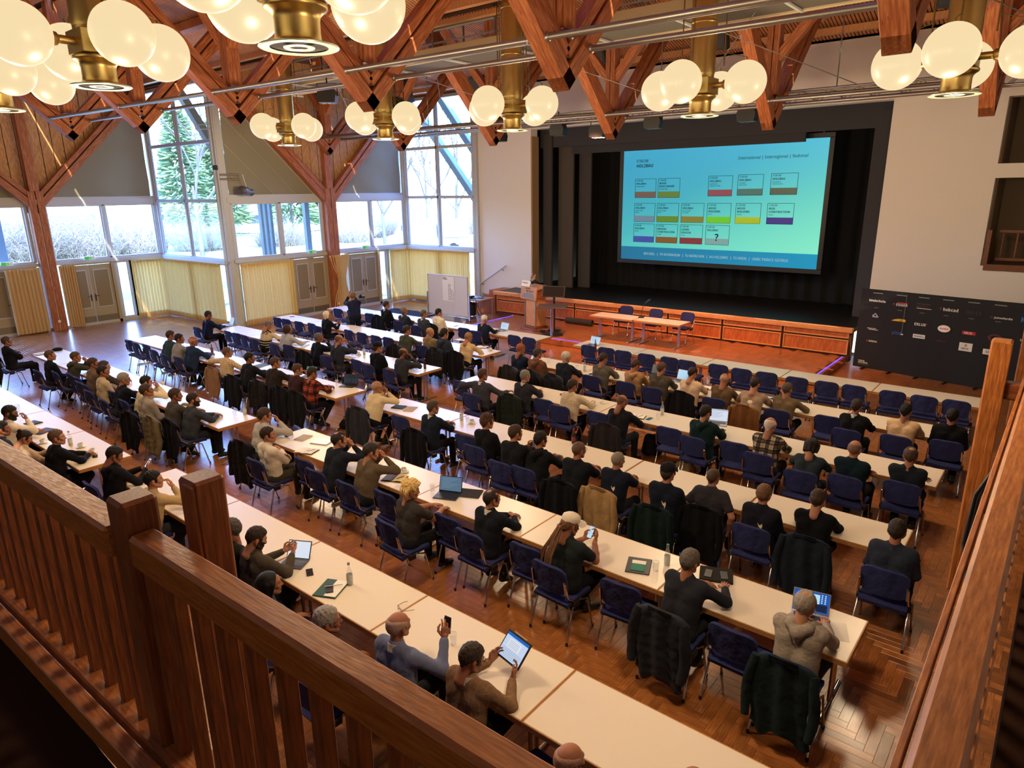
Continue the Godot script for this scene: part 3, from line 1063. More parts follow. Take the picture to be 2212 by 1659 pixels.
# ------------------------------------------------------------------ stage
func build_stage() -> void:
	var top := 0.97
	# stage floor and house
	var b := MB.new()
	b.box(Vector3(-10.8, top - 0.06, -25.3), Vector3(12.9, 0.12, 10.6))
	struct("floor_stage", b.mesh(), M.stage_black, "black stage floor")
	b = MB.new()
	b.box(Vector3(-10.4, 4.6, -30.2), Vector3(16.0, 8.0, 0.2)); b.box(Vector3(-18.2, 4.6, -26.0), Vector3(0.2, 8.0, 8.6)); b.box(Vector3(-2.7, 4.6, -26.0), Vector3(0.2, 8.0, 8.6)); b.box(Vector3(-10.4, 8.7, -26.0), Vector3(16.0, 0.2, 8.6))
	struct("wall_stage_house", b.mesh(), M.black, "black walls of the stage house")
	# black backcloth in folds, header and side flats
	b = MB.new()
	b.grid(150, 3, func(u, v): return Vector3(-16.3 + u * 12.2, top + v * 6.2, -24.2 + 0.07 * sin(u * 150.0) + 0.03 * sin(u * 47.0)))
	single("backcloth", b.mesh(), M.black, "black folded backcloth across the rear of the stage", "curtain")
	b = MB.new()
	b.box(Vector3(-10.4, 6.62, -22.1), Vector3(12.3, 0.7, 0.12)); b.box(Vector3(-11.0, 6.22, -22.25), Vector3(8.4, 0.42, 0.1))
	single("stage_header", b.mesh(), M.grey_flat, "dark grey header hanging across the top of the stage opening", "header")
	var fl := [[-16.35, -15.95, -22.0], [-15.98, -15.3, -22.5], [-15.3, -14.75, -22.9]]
	var fc := ["3c3a3c", "514b48", "454346"]
	var fw := ["outermost", "middle", "innermost"]
	for k in 3:
		b = MB.new()
		b.box(Vector3((fl[k][0] + fl[k][1]) / 2, top + 2.9, fl[k][2]), Vector3(fl[k][1] - fl[k][0], 5.8, 0.1), Basis.IDENTITY, 0.01)
		single("stage_flat", b.mesh(), plain(fc[k], 0.9), "%s of the three grey flats at the left side of the stage" % fw[k], "stage flat", Transform3D.IDENTITY, "grey side flats")
	b = MB.new()
	b.box(Vector3(-4.62, 3.85, -22.0), Vector3(0.5, 5.75, 0.12))
	single("stage_flat", b.mesh(), M.grey_flat, "dark grey flat at the right side of the stage opening", "stage flat")
	# panelled front
	var front := Node3D.new()
	front.name = "stage_front"
	front.set_meta("kind", "structure"); front.set_meta("label", "reddish panelled wooden front of the stage")
	add_child(front, true)
	timber(front, "top_rail", Vector3(-17.2, top - 0.05, -19.95), Vector3(-4.35, top - 0.05, -19.95), 0.1, 0.14, M.panel_pale)
	timber(front, "top_rail", Vector3(-17.2, top - 0.05, -19.9), Vector3(-17.2, top - 0.05, -21.3), 0.1, 0.14, M.panel_pale)
	b = MB.new()
	b.box(Vector3(-10.8, 0.46, -20.2), Vector3(12.8, 0.9, 0.3)); b.box(Vector3(-17.0, 0.46, -20.7), Vector3(0.3, 0.9, 1.2))
	part(front, "carcass", b.mesh(), plain("5a2e16", 0.7))
	var n := 7
	var x0 := -17.12
	var pw := 12.72 / n
	for k in n:
		var xc := x0 + pw * (k + 0.5)
		for lev in [[0.24, 0.62, M.panel], [0.7, 0.87, M.panel]]:
			var h: float = lev[1] - lev[0]
			var p := part(front, "panel", boxm(Vector3(pw - 0.1, h, 0.04), 0.008), lev[2], at(Vector3(xc, (lev[0] + lev[1]) / 2, -20.0)))
			var fr := MB.new()
			for e in [-1.0, 1.0]:
				fr.box(Vector3(0, e * (h / 2 + 0.0), 0.02), Vector3(pw - 0.06, 0.035, 0.05), Basis.IDENTITY, 0.006)
				fr.box(Vector3(e * (pw / 2 - 0.05), 0, 0.02), Vector3(0.035, h, 0.05), Basis.IDENTITY, 0.006)
			part(p, "moulding", fr.mesh(), M.panel_pale)
	for k in 2:
		var zc := -20.3 - k * 0.65
		part(front, "panel", boxm(Vector3(0.04, 0.6, 0.58), 0.008), M.panel, at(Vector3(-17.16, 0.5, zc)))
	# low platform in front of the stage, with its own parquet and light strips
	b = MB.new()
	b.box(Vector3(-10.25, 0.09, -18.5), Vector3(11.6, 0.18, 2.8))
	var pl := struct("floor_platform", b.mesh(), plain("5a3018", 0.6), "low wooden platform in front of the stage")
	lay_staves(pl, -15.9, -4.6, -19.85, -17.15, 0.192, Rect2(0, 0, 0.01, 0.01), 0)
	timber(pl, "riser", Vector3(-16.05, 0.1, -17.09), Vector3(-4.45, 0.1, -17.09), 0.03, 0.19, M.panel)
	timber(pl, "riser", Vector3(-4.45, 0.1, -17.1), Vector3(-4.45, 0.1, -19.9), 0.03, 0.19, M.panel)
	timber(pl, "riser", Vector3(-16.05, 0.1, -17.1), Vector3(-16.05, 0.1, -19.9), 0.03, 0.19, M.panel)
	var ll := ["violet light strip along the right edge of the stage platform", "violet light strip along the front edge of the stage platform", "violet light strip along the left edge of the stage platform"]
	var lp := [[Vector3(-4.5, 0.2, -17.2), Vector3(-4.5, 0.2, -19.8)], [Vector3(-15.9, 0.2, -17.13), Vector3(-5.0, 0.2, -17.13)], [Vector3(-16.0, 0.2, -17.2), Vector3(-16.0, 0.2, -19.6)]]
	for k in 3:
		b = MB.new()
		b.bar(lp[k][0], lp[k][1], 0.03, 0.012)
		single("light_strip", b.mesh(), M.led, ll[k], "light strip")
	# projection screen
	build_screen()

func text_mesh(s: String, h: float, font := "Droid Sans", weight := 400) -> TextMesh:
	var tm := TextMesh.new()
	var f := SystemFont.new()
	f.font_names = PackedStringArray([font])
	f.font_weight = weight
	tm.font = f
	tm.text = s
	tm.font_size = 32
	tm.pixel_size = h / 35.0
	tm.depth = 0.004
	tm.curve_step = 2.0
	tm.horizontal_alignment = HORIZONTAL_ALIGNMENT_LEFT
	tm.vertical_alignment = VERTICAL_ALIGNMENT_CENTER
	return tm

func build_screen() -> void:
	var w := 7.0
	var h := 3.9
	var o := thing("projection_screen", "large black-framed projection screen showing a turquoise slide of coloured cards", "screen", Vector3(-9.7, 4.17, -22.62), 0.0)
	var im := Image.create(512, 288, false, Image.FORMAT_RGB8)
	for y in 288:
		for x in 512:
			var u := x / 511.0
			var v := y / 287.0
			var c := Color(0.20, 0.58, 0.72).lerp(Color(0.34, 0.78, 0.70), clampf(v * 0.9 + u * 0.35 - 0.15, 0, 1)).lerp(Color(0.60, 0.95, 0.78), clampf(u * 0.75 + v * 0.7 - 0.55, 0, 1) * 0.75)
			c = c.lerp(Color(0.36, 0.76, 0.86), clampf(0.45 - v, 0, 0.45) * (0.5 + u * 0.8))
			if v > 0.885: c = Color(0.10, 0.42, 0.56).lerp(Color(0.08, 0.55, 0.70), u)
			im.set_pixel(x, y, c)
	var tex := ImageTexture.create_from_image(im)
	var mt := StandardMaterial3D.new()
	mt.albedo_color = Color(0.05, 0.05, 0.05)
	mt.roughness = 0.8
	mt.emission_enabled = true
	mt.emission_texture = tex
	mt.emission = Color.WHITE
	mt.emission_operator = BaseMaterial3D.EMISSION_OP_MULTIPLY
	mt.emission_energy_multiplier = 1.1
	var b := MB.new()
	b.quad(Vector3(-w / 2, -h / 2, 0.012), Vector3(w / 2, -h / 2, 0.012), Vector3(w / 2, h / 2, 0.012), Vector3(-w / 2, h / 2, 0.012), Vector3(0, 0, 1))
	part(o, "picture", b.mesh(), mt)
	part(o, "backing", boxm(Vector3(w, h, 0.02)), M.black, at(Vector3(0, 0, -0.01)))
	for s in [-1.0, 1.0]:
		part(o, "frame_bar", boxm(Vector3(w + 0.3, 0.15, 0.08), 0.01), M.plastic, at(Vector3(0, s * (h / 2 + 0.075), 0)))
		part(o, "frame_bar", boxm(Vector3(0.15, h, 0.08), 0.01), M.plastic, at(Vector3(s * (w / 2 + 0.075), 0, 0)))
	for k in 3: part(o, "hanger", boxm(Vector3(0.03, 0.4, 0.03)), plain("6a6a6a", 0.5, 0.5), at(Vector3(-3.3 + 3.3 * k, h / 2 + 0.33, 0)))
	var dark := plain("16343c", 0.9)
	var pale := glow("slide_text", Color(0.75, 0.92, 0.95), 0.6)
	var put := func(s: String, u: float, v: float, hh: float, mat: Material, called := "lettering", weight := 400) -> void:
		part(o, called, text_mesh(s, hh, "Droid Sans", weight), mat, at(Vector3(-w / 2 + u * w, h / 2 - v * h, 0.018)))
	put.call("International | Interregional | National", 0.605, 0.125, 0.135, dark)
	put.call("FORUM", 0.075, 0.117, 0.15, dark)
	put.call("HOLZBAU", 0.075, 0.158, 0.16, dark, "lettering", 700)
	put.call("BFH BIEL  |  TH ROSENHEIM  |  TU MÜNCHEN  |  AU HELSINKI  |  TU WIEN  |  UNBC PRINCE GEORGE", 0.135, 0.943, 0.125, pale)
	# cards: column, row, name, lines under it, bar colour
	var cards := [
		[0.072, 0.272, "HOLZBAU", "INTERNATIONAL", "", "6a5048"], [0.202, 0.272, "WOOD", "BIOECONOMY", "INTERNATIONAL", "55802a"],
		[0.468, 0.262, "HOLZBAU", "BAUPHYSIK &", "GEBÄUDETECHNIK", "86304a"], [0.612, 0.258, "HOLZBAU", "TECHNIK &", "WIRTSCHAFT", "2a6c66"], [0.765, 0.254, "HOLZBAU", "TRAGWERK &", "KONSTRUKTION", "3c5340"],
		[0.072, 0.487, "HOLZBAU", "DEUTSCHLAND", "BERLIN", "6d8ea2"], [0.202, 0.487, "HOLZBAU", "DEUTSCHLAND", "KÖLN", "5f8f1e"], [0.335, 0.487, "HOLZBAU", "DEUTSCHLAND", "STUTTGART", "86822a"],
		[0.470, 0.487, "WOOD", "BUILDING", "BALTIC", "6cd40a"], [0.612, 0.487, "WOOD", "BUILDING", "NORDIC", "b4c80a"], [0.760, 0.487, "BOIS", "CONSTRUCTION", "FRANCE", "2a1e86"],
		[0.072, 0.672, "HOLZBAU", "POLSKA", "", "3c50b0"], [0.202, 0.672, "MADERA", "CONSTRUCCIÓN", "ESPAÑA", "8a5a20"], [0.335, 0.672, "LEGNO", "EDILIZIA", "ITALIA", "8c2c34"], [0.470, 0.672, "HOLZBAU", "", "", "84b4b0"]]
	var cw := 0.118 * w
	var chh := 0.165 * h
	for c in cards:
		var x: float = -w / 2 + c[0] * w
		var y: float = h / 2 - c[1] * h
		var fr := MB.new()
		for s in [-1.0, 1.0]:
			fr.box(Vector3(cw / 2, -chh / 2 + s * chh / 2, 0), Vector3(cw, 0.012, 0.004)); fr.box(Vector3(cw / 2 + s * cw / 2, -chh / 2, 0), Vector3(0.012, chh, 0.004))
		part(o, "card_outline", fr.mesh(), dark, at(Vector3(x, y, 0.016)))
		var cm := glow("bar" + c[5], hexc(c[5]), 0.75)
		part(o, "card_bar", boxm(Vector3(cw, chh * 0.32, 0.004)), cm, at(Vector3(x + cw / 2, y - chh * 0.84, 0.016)))
		var u: float = c[0] + 0.006
		put.call("FORUM", u, c[1] + 0.016, 0.085, dark)
		put.call(c[2], u, c[1] + 0.042, 0.095, dark, "lettering", 700)
		if c[2] in ["WOOD", "BOIS", "MADERA", "LEGNO"]:
			put.call(c[3], u, c[1] + 0.068, 0.095, dark, "lettering", 700)
			put.call(c[4], u, c[1] + 0.092, 0.05, dark)
		else:
			put.call(c[3], u, c[1] + 0.066, 0.05, dark)
			if c[4] != "": put.call(c[4], u, c[1] + 0.082, 0.05, dark)
	put.call("?", 0.515, 0.775, 0.36, plain("3a2a7c", 0.9), "question_mark", 700)

# ------------------------------------------------------------------ roof: folded slatted ceiling on valleys at z = -12.4 +- 8.6
func build_roof() -> void:
	var xa := -29.0
	var xb := 5.0
	var back := plain("3a2214", 0.9)
	var zs := [-21.0, -16.7, -12.4, -8.1, -3.8, 0.5, 4.8, 6.3]
	var names := ["stage", "second", "middle", "fourth", "fifth", "sixth", "rear"]
	var rng := RandomNumberGenerator.new()
	rng.seed = 9
	for k in 7:
		var z0: float = zs[k]
		var z1: float = zs[k + 1]
		var p0 := Vector3(0, roof_y(z0), z0)
		var p1 := Vector3(0, roof_y(z1), z1)
		if k == 0: p0 = Vector3(0, roof_y(z0) - 0.0, z0 - 0.5)
		var nn := Vector3(0, (p1 - p0).z, -(p1 - p0).y).normalized()
		if nn.y < 0: nn = -nn
		var b := MB.new()
		var up := nn * 0.2
		var e0 := p0 + nn * 0.08
		var e1 := p1 + nn * 0.08
		var l := Vector3(xa, 0, 0)
		var r := Vector3(xb, 0, 0)
		b.quad(l + e0, r + e0, r + e1, l + e1, -nn)
		b.quad(l + e0 + up, r + e0 + up, r + e1 + up, l + e1 + up, nn)
		b.quad(l + e0, r + e0, r + e0 + up, l + e0 + up, Vector3(0, 0, -1)); b.quad(l + e1, r + e1, r + e1 + up, l + e1 + up, Vector3(0, 0, 1))
		b.quad(l + e0, l + e1, l + e1 + up, l + e0 + up, Vector3.LEFT); b.quad(r + e0, r + e1, r + e1 + up, r + e0 + up, Vector3.RIGHT)
		var c := struct("ceiling" if k == 2 else "ceiling_%s" % names[k], b.mesh(), back, "slatted wooden ceiling plane, %s of the folds from the stage" % names[k])
		if k > 4: continue
		# slats run down the slope
		var far := MB.new()
		var x := xa + 0.3
		var gap_lo := 0.1
		var dir := (p1 - p0).normalized()
		var len := (p1 - p0).length()
		var tones := [M.slat]
		while x < xb:
			var own := (k == 2 and x > -18.5 and x < -7.0) or (k == 0 and x > -14.5 and x < 0.5)
			var a := Vector3(x, 0, 0) + p0 + dir * 0.25
			var d := Vector3(x, 0, 0) + p1 - dir * 0.1
			if own: timber(c, "slat", a, d, 0.064, 0.03, M.slat, nn, 0.0)
			else: far.bar(a, d, 0.064, 0.03, nn)
			x += 0.092
		if far.v.size():
			var s := part(c, "slats", far.mesh(), M.slat)
			s.set_meta("kind", "stuff")
	# edge boards along the valleys and a purlin on each slope
	for z in [-20.9, -12.4, -3.8]:
		for s in [-1.0, 1.0]:
			if z < -20 and s < 0: continue
			var o := MB.new()
			var zz: float = z + s * 0.42
			o.bar(Vector3(xa, roof_y(zz) - 0.06, zz), Vector3(xb, roof_y(zz) - 0.06, zz), 0.16, 0.16)
			struct("trim_%d" % (40 + int(-z * 2 + s)), o.mesh(), M.panel_pale, "wooden edge board along a valley of the slatted ceiling")
	for z in [-10.2, -5.9, -18.6]:
		var o := MB.new()
		o.bar(Vector3(xa, roof_y(z) - 0.14, z), Vector3(xb, roof_y(z) - 0.14, z), 0.26, 0.2)
		struct("trim_%d" % (70 + int(-z)), o.mesh(), M.beam, "broad purlin under the slatted ceiling")

# ------------------------------------------------------------------ gallery
func build_gallery() -> void:
	var b := MB.new()
	b.box(Vector3(-14.4, 2.6, 2.7), Vector3(29.0, 0.3, 6.6)); b.box(Vector3(2.42, 2.6, -10.2), Vector3(4.7, 0.3, 22.0))
	struct("floor_gallery", b.mesh(), M.carpet, "dark brown floor of the gallery")
	var slant := -0.0225
	var zr := func(x: float, z: float) -> float: return z + slant * (x + 2.2)
	# front rail, running left
	var o := thing("front_railing", "brown wooden gallery railing with square balusters running from the lower middle to the left edge", "railing")
	var P := func(x: float, y: float, z: float) -> Vector3: return Vector3(x, y, zr.call(x, z))
	timber(o, "handrail", P.call(-2.17, 3.595, -0.762), P.call(0.0, 3.595, -0.762), 0.088, 0.115, M.rail, Vector3.UP, 0.012)
	timber(o, "handrail", P.call(-8.0, 3.595, -0.745), P.call(-2.28, 3.595, -0.745), 0.1, 0.115, M.rail, Vector3.UP, 0.012)
	timber(o, "bottom_rail", P.call(-8.0, 2.79, -0.755), P.call(0.0, 2.79, -0.755), 0.13, 0.08, M.rail, Vector3.UP, 0.008)
	var x := -0.55
	while x > -6.2:
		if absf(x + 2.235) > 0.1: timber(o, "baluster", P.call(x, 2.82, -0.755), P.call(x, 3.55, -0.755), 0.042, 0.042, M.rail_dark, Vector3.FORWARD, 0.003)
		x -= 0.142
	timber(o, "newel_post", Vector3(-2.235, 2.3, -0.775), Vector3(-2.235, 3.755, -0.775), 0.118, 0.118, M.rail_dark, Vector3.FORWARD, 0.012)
	timber(o, "foot_board", P.call(-8.0, 2.8, -0.635), P.call(0.0, 2.8, -0.635), 0.06, 0.1, M.rail, Vector3.UP, 0.004)
	o = thing("outer_post", "tall square brown post standing just outside the gallery rail, its top above the newel", "post", Vector3(-2.1, 0, -0.945))
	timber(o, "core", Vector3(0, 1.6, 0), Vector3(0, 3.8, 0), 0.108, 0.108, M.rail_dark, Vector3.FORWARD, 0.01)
	timber(o, "cover_strip", Vector3(0.025, 1.6, 0.058), Vector3(0.025, 3.79, 0.058), 0.058, 0.014, M.rail_dark, Vector3.FORWARD, 0.003)
	# right rail, running towards the stage
	o = thing("side_railing", "worn brown gallery railing running forward along the right edge", "railing")
	timber(o, "handrail", Vector3(-0.045, 3.595, -0.3), Vector3(-0.045, 3.595, -20.5), 0.092, 0.115, M.rail, Vector3.UP, 0.012)
	timber(o, "cap_strip", Vector3(-0.112, 3.56, -0.3), Vector3(-0.112, 3.56, -20.5), 0.016, 0.05, M.rail, Vector3.UP, 0.002)
	timber(o, "bottom_rail", Vector3(-0.05, 2.79, -0.3), Vector3(-0.05, 2.79, -20.5), 0.13, 0.08, M.rail, Vector3.UP, 0.008)
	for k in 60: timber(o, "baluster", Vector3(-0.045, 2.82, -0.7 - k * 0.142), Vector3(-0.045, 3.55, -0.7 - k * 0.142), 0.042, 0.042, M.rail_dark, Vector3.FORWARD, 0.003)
	var words := ["tall square wooden post outside the right-hand gallery rail, in front of the black banner", "second wooden post outside the right-hand gallery rail, at the right edge of the view"]
	for k in 2:
		var z := -4.9 - k * 4.1
		o = thing("outer_post", words[k], "post", Vector3(-0.25 if k == 0 else -0.24, 0, z))
		timber(o, "core", Vector3(0, 2.12, 0), Vector3(0, 3.8, 0), 0.105, 0.11, M.rail, Vector3.FORWARD, 0.01)
		timber(o, "cover_strip", Vector3(0.035, 2.12, 0.058), Vector3(0.035, 3.79, 0.058), 0.04, 0.012, M.rail, Vector3.FORWARD, 0.002)
		for y in [3.5, 2.75]: timber(o, "stub_beam", Vector3(0.04, y, 0), Vector3(0.2, y, 0), 0.09, 0.1, M.rail_dark)
	b = MB.new()
	b.tube([Vector3(-0.13, 3.35, -3.9), Vector3(-0.19, 3.2, -3.85), Vector3(-0.2, 2.95, -3.8), Vector3(-0.15, 2.8, -3.7)], 0.009, 6)
	b.tube([Vector3(-0.13, 3.33, -3.9), Vector3(-0.175, 3.2, -3.85), Vector3(-0.185, 2.95, -3.8), Vector3(-0.15, 2.75, -3.7)], 0.009, 6)
	single("black_cable", b.mesh(), M.plastic, "black cable hanging between the post and the right-hand gallery rail", "cable")

# ------------------------------------------------------------------ outside
func twig_bush(seed_: int, r: Vector3, n: int) -> MB:
	var rng := RandomNumberGenerator.new()
	rng.seed = seed_
	var m := MB.new()
	for k in n:
		var a := rng.randf() * TAU
		var q := sqrt(rng.randf())
		var root := Vector3(cos(a) * q * r.x * 0.8, 0, sin(a) * q * r.z * 0.8)
		var lean := Vector3(cos(a) * q * 0.5 + rng.randf_range(-0.4, 0.4), 1.0, sin(a) * q * 0.5 + rng.randf_range(-0.4, 0.4))
		var hgt := r.y * rng.randf_range(0.5, 1.0) * sqrt(1.0 - 0.6 * q * q)
		var p := root
		var w := 0.03
		for s in 4:
			var e := p + lean.normalized() * hgt / 4.0
			twig(m, p, e, w)
			for t in 2:
				var d := Vector3(rng.randf_range(-1, 1), rng.randf_range(0.1, 0.9), rng.randf_range(-1, 1)).normalized()
				var p2 := p.lerp(e, rng.randf()) 
				var e2 := p2 + d * hgt * 0.22
				twig(m, p2, e2, w * 0.6)
			p = e
			w *= 0.8
			lean += Vector3(rng.randf_range(-0.5, 0.5), rng.randf_range(-0.4, 0.2), rng.randf_range(-0.5, 0.5))
	return m

func twig(m: MB, a: Vector3, b: Vector3, w: float) -> void:
	var d := (b - a).normalized()
	var x := d.cross(Vector3.UP if absf(d.y) < 0.9 else Vector3.RIGHT).normalized()
	var z := d.cross(x)
	var i0 := m.v.size()
	for s in 3:
		var nn := x * cos(TAU * s / 3) + z * sin(TAU * s / 3)
		m.vert(a + nn * w, nn); m.vert(b + nn * w * 0.6, nn)
	for s in 3:
		var q := (s + 1) % 3
		m.tri_i(i0 + s * 2, i0 + q * 2, i0 + q * 2 + 1); m.tri_i(i0 + s * 2, i0 + q * 2 + 1, i0 + s * 2 + 1)

func branch(m: MB, rng: RandomNumberGenerator, p: Vector3, d: Vector3, l: float, w: float, depth: int) -> void:
	var e := p + d * l
	twig(m, p, e, w)
	if depth == 0: return
	for k in 3 if depth > 1 else 2:
		var nd := (d + Vector3(rng.randf_range(-0.8, 0.8), rng.randf_range(-0.1, 0.6), rng.randf_range(-0.8, 0.8))).normalized()
		branch(m, rng, p.lerp(e, rng.randf_range(0.55, 1.0)), nd, l * rng.randf_range(0.6, 0.8), w * 0.6, depth - 1)

func build_outside() -> void:
	var b := MB.new()
	b.box(Vector3(-110, -0.25, -40), Vector3(160, 0.3, 260))
	struct("ground", b.mesh(), plain("8d9a62", 0.95), "sunlit lawn outside the windows")
	b = MB.new()
	b.box(Vector3(-31.5, -0.09, -20), Vector3(6.0, 0.06, 60))
	struct("path", b.mesh(), plain("b4b0a6", 0.9), "pale paving outside the window wall")
	b = MB.new()
	b.box(Vector3(-52, -0.085, -50), Vector3(2.6, 0.05, 120), Basis(Vector3.UP, 0.3))
	struct("path_far", b.mesh(), plain("c2beb2", 0.9), "pale footpath across the lawn")
	# bare shrubs
	var proto: Array = []
	for k in 3: proto.append(twig_bush(100 + k, Vector3(3.4, 4.2, 3.0), 420).mesh())
	var spots := [[-58, -6, 1.0], [-60, -11, 1.1], [-61, -16, 1.15], [-63, -21, 1.15], [-64, -26, 1.05], [-62, -31, 0.9], [-60, -38, 0.8], [-58, -45, 0.75], [-61, -52, 0.8], [-56, -60, 0.9], [-70, -12, 1.5], [-73, -24, 1.4]]
	for k in spots.size():
		var s: Array = spots[k]
		var o := thing("bare_shrub", "leafless grey-brown shrub on the lawn, %s from the left outside" % NTH[k], "shrub", Vector3(s[0], -0.1, s[1]), k * 1.3, "leafless shrubs outside")
		o.scale = Vector3.ONE * s[2]
		var t := part(o, "twigs", proto[k % 3], plain(["9a8f7c", "a89c88", "8d8574"][k % 3], 0.95))
		t.set_meta("kind", "stuff")
	# bare trees
	var trees := []
	for k in 2:
		var rng := RandomNumberGenerator.new()
		rng.seed = 40 + k
		var m := MB.new()
		branch(m, rng, Vector3.ZERO, Vector3(0.03, 1, 0.02).normalized(), 4.2, 0.16, 5)
		trees.append(m.mesh())
	var tp := [[-50, -25, 1.3], [-54, -33, 1.2], [-47, -40, 1.2], [-44, -46, 1.3], [-40, -50, 1.35], [-36, -52, 1.3], [-33, -56, 1.4], [-68, -20, 1.4], [-58, -56, 1.4]]
	for k in tp.size():
		var s: Array = tp[k]
		var o := thing("bare_tree", "leafless tree outside the windows, %s of those from the left" % NTH[k], "tree", Vector3(s[0], -0.1, s[1]), k * 2.1, "leafless trees outside")
		o.scale = Vector3.ONE * s[2]
		var t := part(o, "branches", trees[k % 2], plain("6f675c", 0.95))
		t.set_meta("kind", "stuff")
	# evergreens
	var nb := MB.new()
	var rng2 := RandomNumberGenerator.new()
	rng2.seed = 3
	for k in 900:
		var y := rng2.randf_range(0.12, 1.0)
		var rr := (1.05 - y) * 3.2 * sqrt(rng2.randf())
		var a := rng2.randf() * TAU
		var p := Vector3(cos(a) * rr, y * 13.0, sin(a) * rr)
		twig(nb, p, p + Vector3(cos(a) * 1.1, rng2.randf_range(-0.5, 0.3), sin(a) * 1.1), 0.16)
	var nm := nb.mesh()
	for k in 3:
		var o := thing("evergreen_tree", ["pale green pine behind the tall corner window, nearest", "second pale green pine behind the tall corner window", "third pine showing above the far building"][k], "tree", [Vector3(-74, 0, -36), Vector3(-80, 0, -43), Vector3(-70, 0, -46)][k], k * 0.9)
		var tr := MB.new()
		tr.tube([Vector3.ZERO, Vector3(0, 12.5, 0)], [0.28, 0.06], 7)
		part(o, "trunk", tr.mesh(), M.trunk)
		var nd := part(o, "needles", nm, plain("6f8a5c", 0.95))
		nd.set_meta("kind", "stuff")
	# houses
	house("white flat-roofed house with dark windows behind the tall corner window", Vector3(-88, 0, -50), 0.5, Vector3(20, 6.6, 9), "e8e6e2", 0.0)
	house("pale house with a blue-grey pitched roof beyond the shrubs", Vector3(-92, 0, -26), 0.15, Vector3(16, 4.4, 9), "dcdad4", 3.0)
	house("long pale building far behind the far windows", Vector3(-62, 0, -88), 0.9, Vector3(26, 6.0, 10), "d8dce0", 0.0)
	# van with a canvas cover
	var o := thing("white_van", "white van with a blue-grey canvas back parked outside the far windows", "van", Vector3(-42.6, 0, -40.6), 0.72)
	b = MB.new()
	b.extrude(PackedVector2Array([Vector2(-3.1, 0.35), Vector2(-3.1, 1.2), Vector2(-2.5, 1.35), Vector2(-1.9, 2.5), Vector2(1.0, 2.62), Vector2(1.1, 0.35)]), 2.0)
	part(o, "body", b.mesh(), plain("f0f0ee", 0.35))
	b = MB.new()
	b.extrude(PackedVector2Array([Vector2(1.15, 1.1), Vector2(1.15, 2.45), Vector2(1.5, 2.6), Vector2(3.6, 2.5), Vector2(3.7, 1.1)]), 2.05)
	part(o, "canvas_cover", b.mesh(), plain("8ca4bc", 0.8))
	part(o, "tailboard", boxm(Vector3(2.6, 0.55, 2.0), 0.03), plain("c4c8cc", 0.6), at(Vector3(2.4, 0.78, 0)))
	for q in [[-2.0, 1.0], [-2.0, -1.0], [2.4, 1.0], [2.4, -1.0]]:
		var w := MB.new()
		w.lathe([Vector2(0.0, -0.11), Vector2(0.3, -0.11), Vector2(0.3, -0.11), Vector2(0.34, -0.07), Vector2(0.34, 0.07), Vector2(0.3, 0.11), Vector2(0.3, 0.11), Vector2(0.0, 0.11)], 16)
		part(o, "wheel", w.mesh(), M.plastic, Transform3D(Basis(Vector3.RIGHT, PI / 2), Vector3(q[0], 0.34, q[1])))
	part(o, "window", boxm(Vector3(0.7, 0.5, 2.02), 0.02), plain("2a3238", 0.2), at(Vector3(-1.5, 1.9, 0)))
	# blue steel posts and struts of the facade
	o = thing("facade_post", "blue steel post outside the windows left of the second pillar", "post", Vector3(-24.6, 0, -15.0))
	for k in 3: timber(o, "flange", Vector3(0, 0, -0.2 + 0.2 * k), Vector3(0, 8, -0.2 + 0.2 * k), 0.2, 0.1, M.steel_blue, Vector3.FORWARD)
	o = thing("facade_post", "blue steel post outside the leftmost window", "post", Vector3(-29.8, 0, -7.55))
	timber(o, "flange", Vector3(0, 0, 0), Vector3(0, 8, 0), 0.2, 0.34, M.steel_blue, Vector3.FORWARD)
	o = thing("facade_post", "blue steel post outside the far corner window beside the white wall", "post", Vector3(-19.95, 0, -22.6))
	timber(o, "flange", Vector3(0, 0, 0), Vector3(0, 8.4, 0), 0.4, 0.2, M.steel_blue, Vector3.FORWARD)
	o = thing("facade_post", "blue steel post outside the window right of the second pillar", "post", Vector3(-24.4, 0, -16.7))
	timber(o, "flange", Vector3(0, 0, 0), Vector3(0, 8, 0), 0.2, 0.2, M.steel_blue, Vector3.FORWARD)
	var st := [[Vector3(-27.6, 8.7, -13.6), Vector3(-24.0, 5.0, -13.6)], [Vector3(-24.0, 8.65, -22.3), Vector3(-20.0, 4.15, -22.3)], [Vector3(-22.2, 8.65, -22.3), Vector3(-19.9, 5.95, -22.3)]]
	var sl := ["grey-green sloping outside strut behind the first corner window", "longer grey-green sloping strut outside the far corner window", "shorter grey-green sloping strut outside the far corner window"]
	for k in 3:
		o = thing("sloping_strut", sl[k], "strut", st[k][0])
		var e: Vector3 = st[k][1] - st[k][0]
		timber(o, "beam", Vector3.ZERO, e, 0.2, 0.26, plain("5f736e", 0.5), Vector3(0.7, 0.7, 0))
		timber(o, "flange", Vector3(0.12, 0.12, 0.02), e + Vector3(0.12, 0.12, 0.02), 0.3, 0.04, plain("7d918a", 0.5), Vector3(0.7, 0.7, 0))

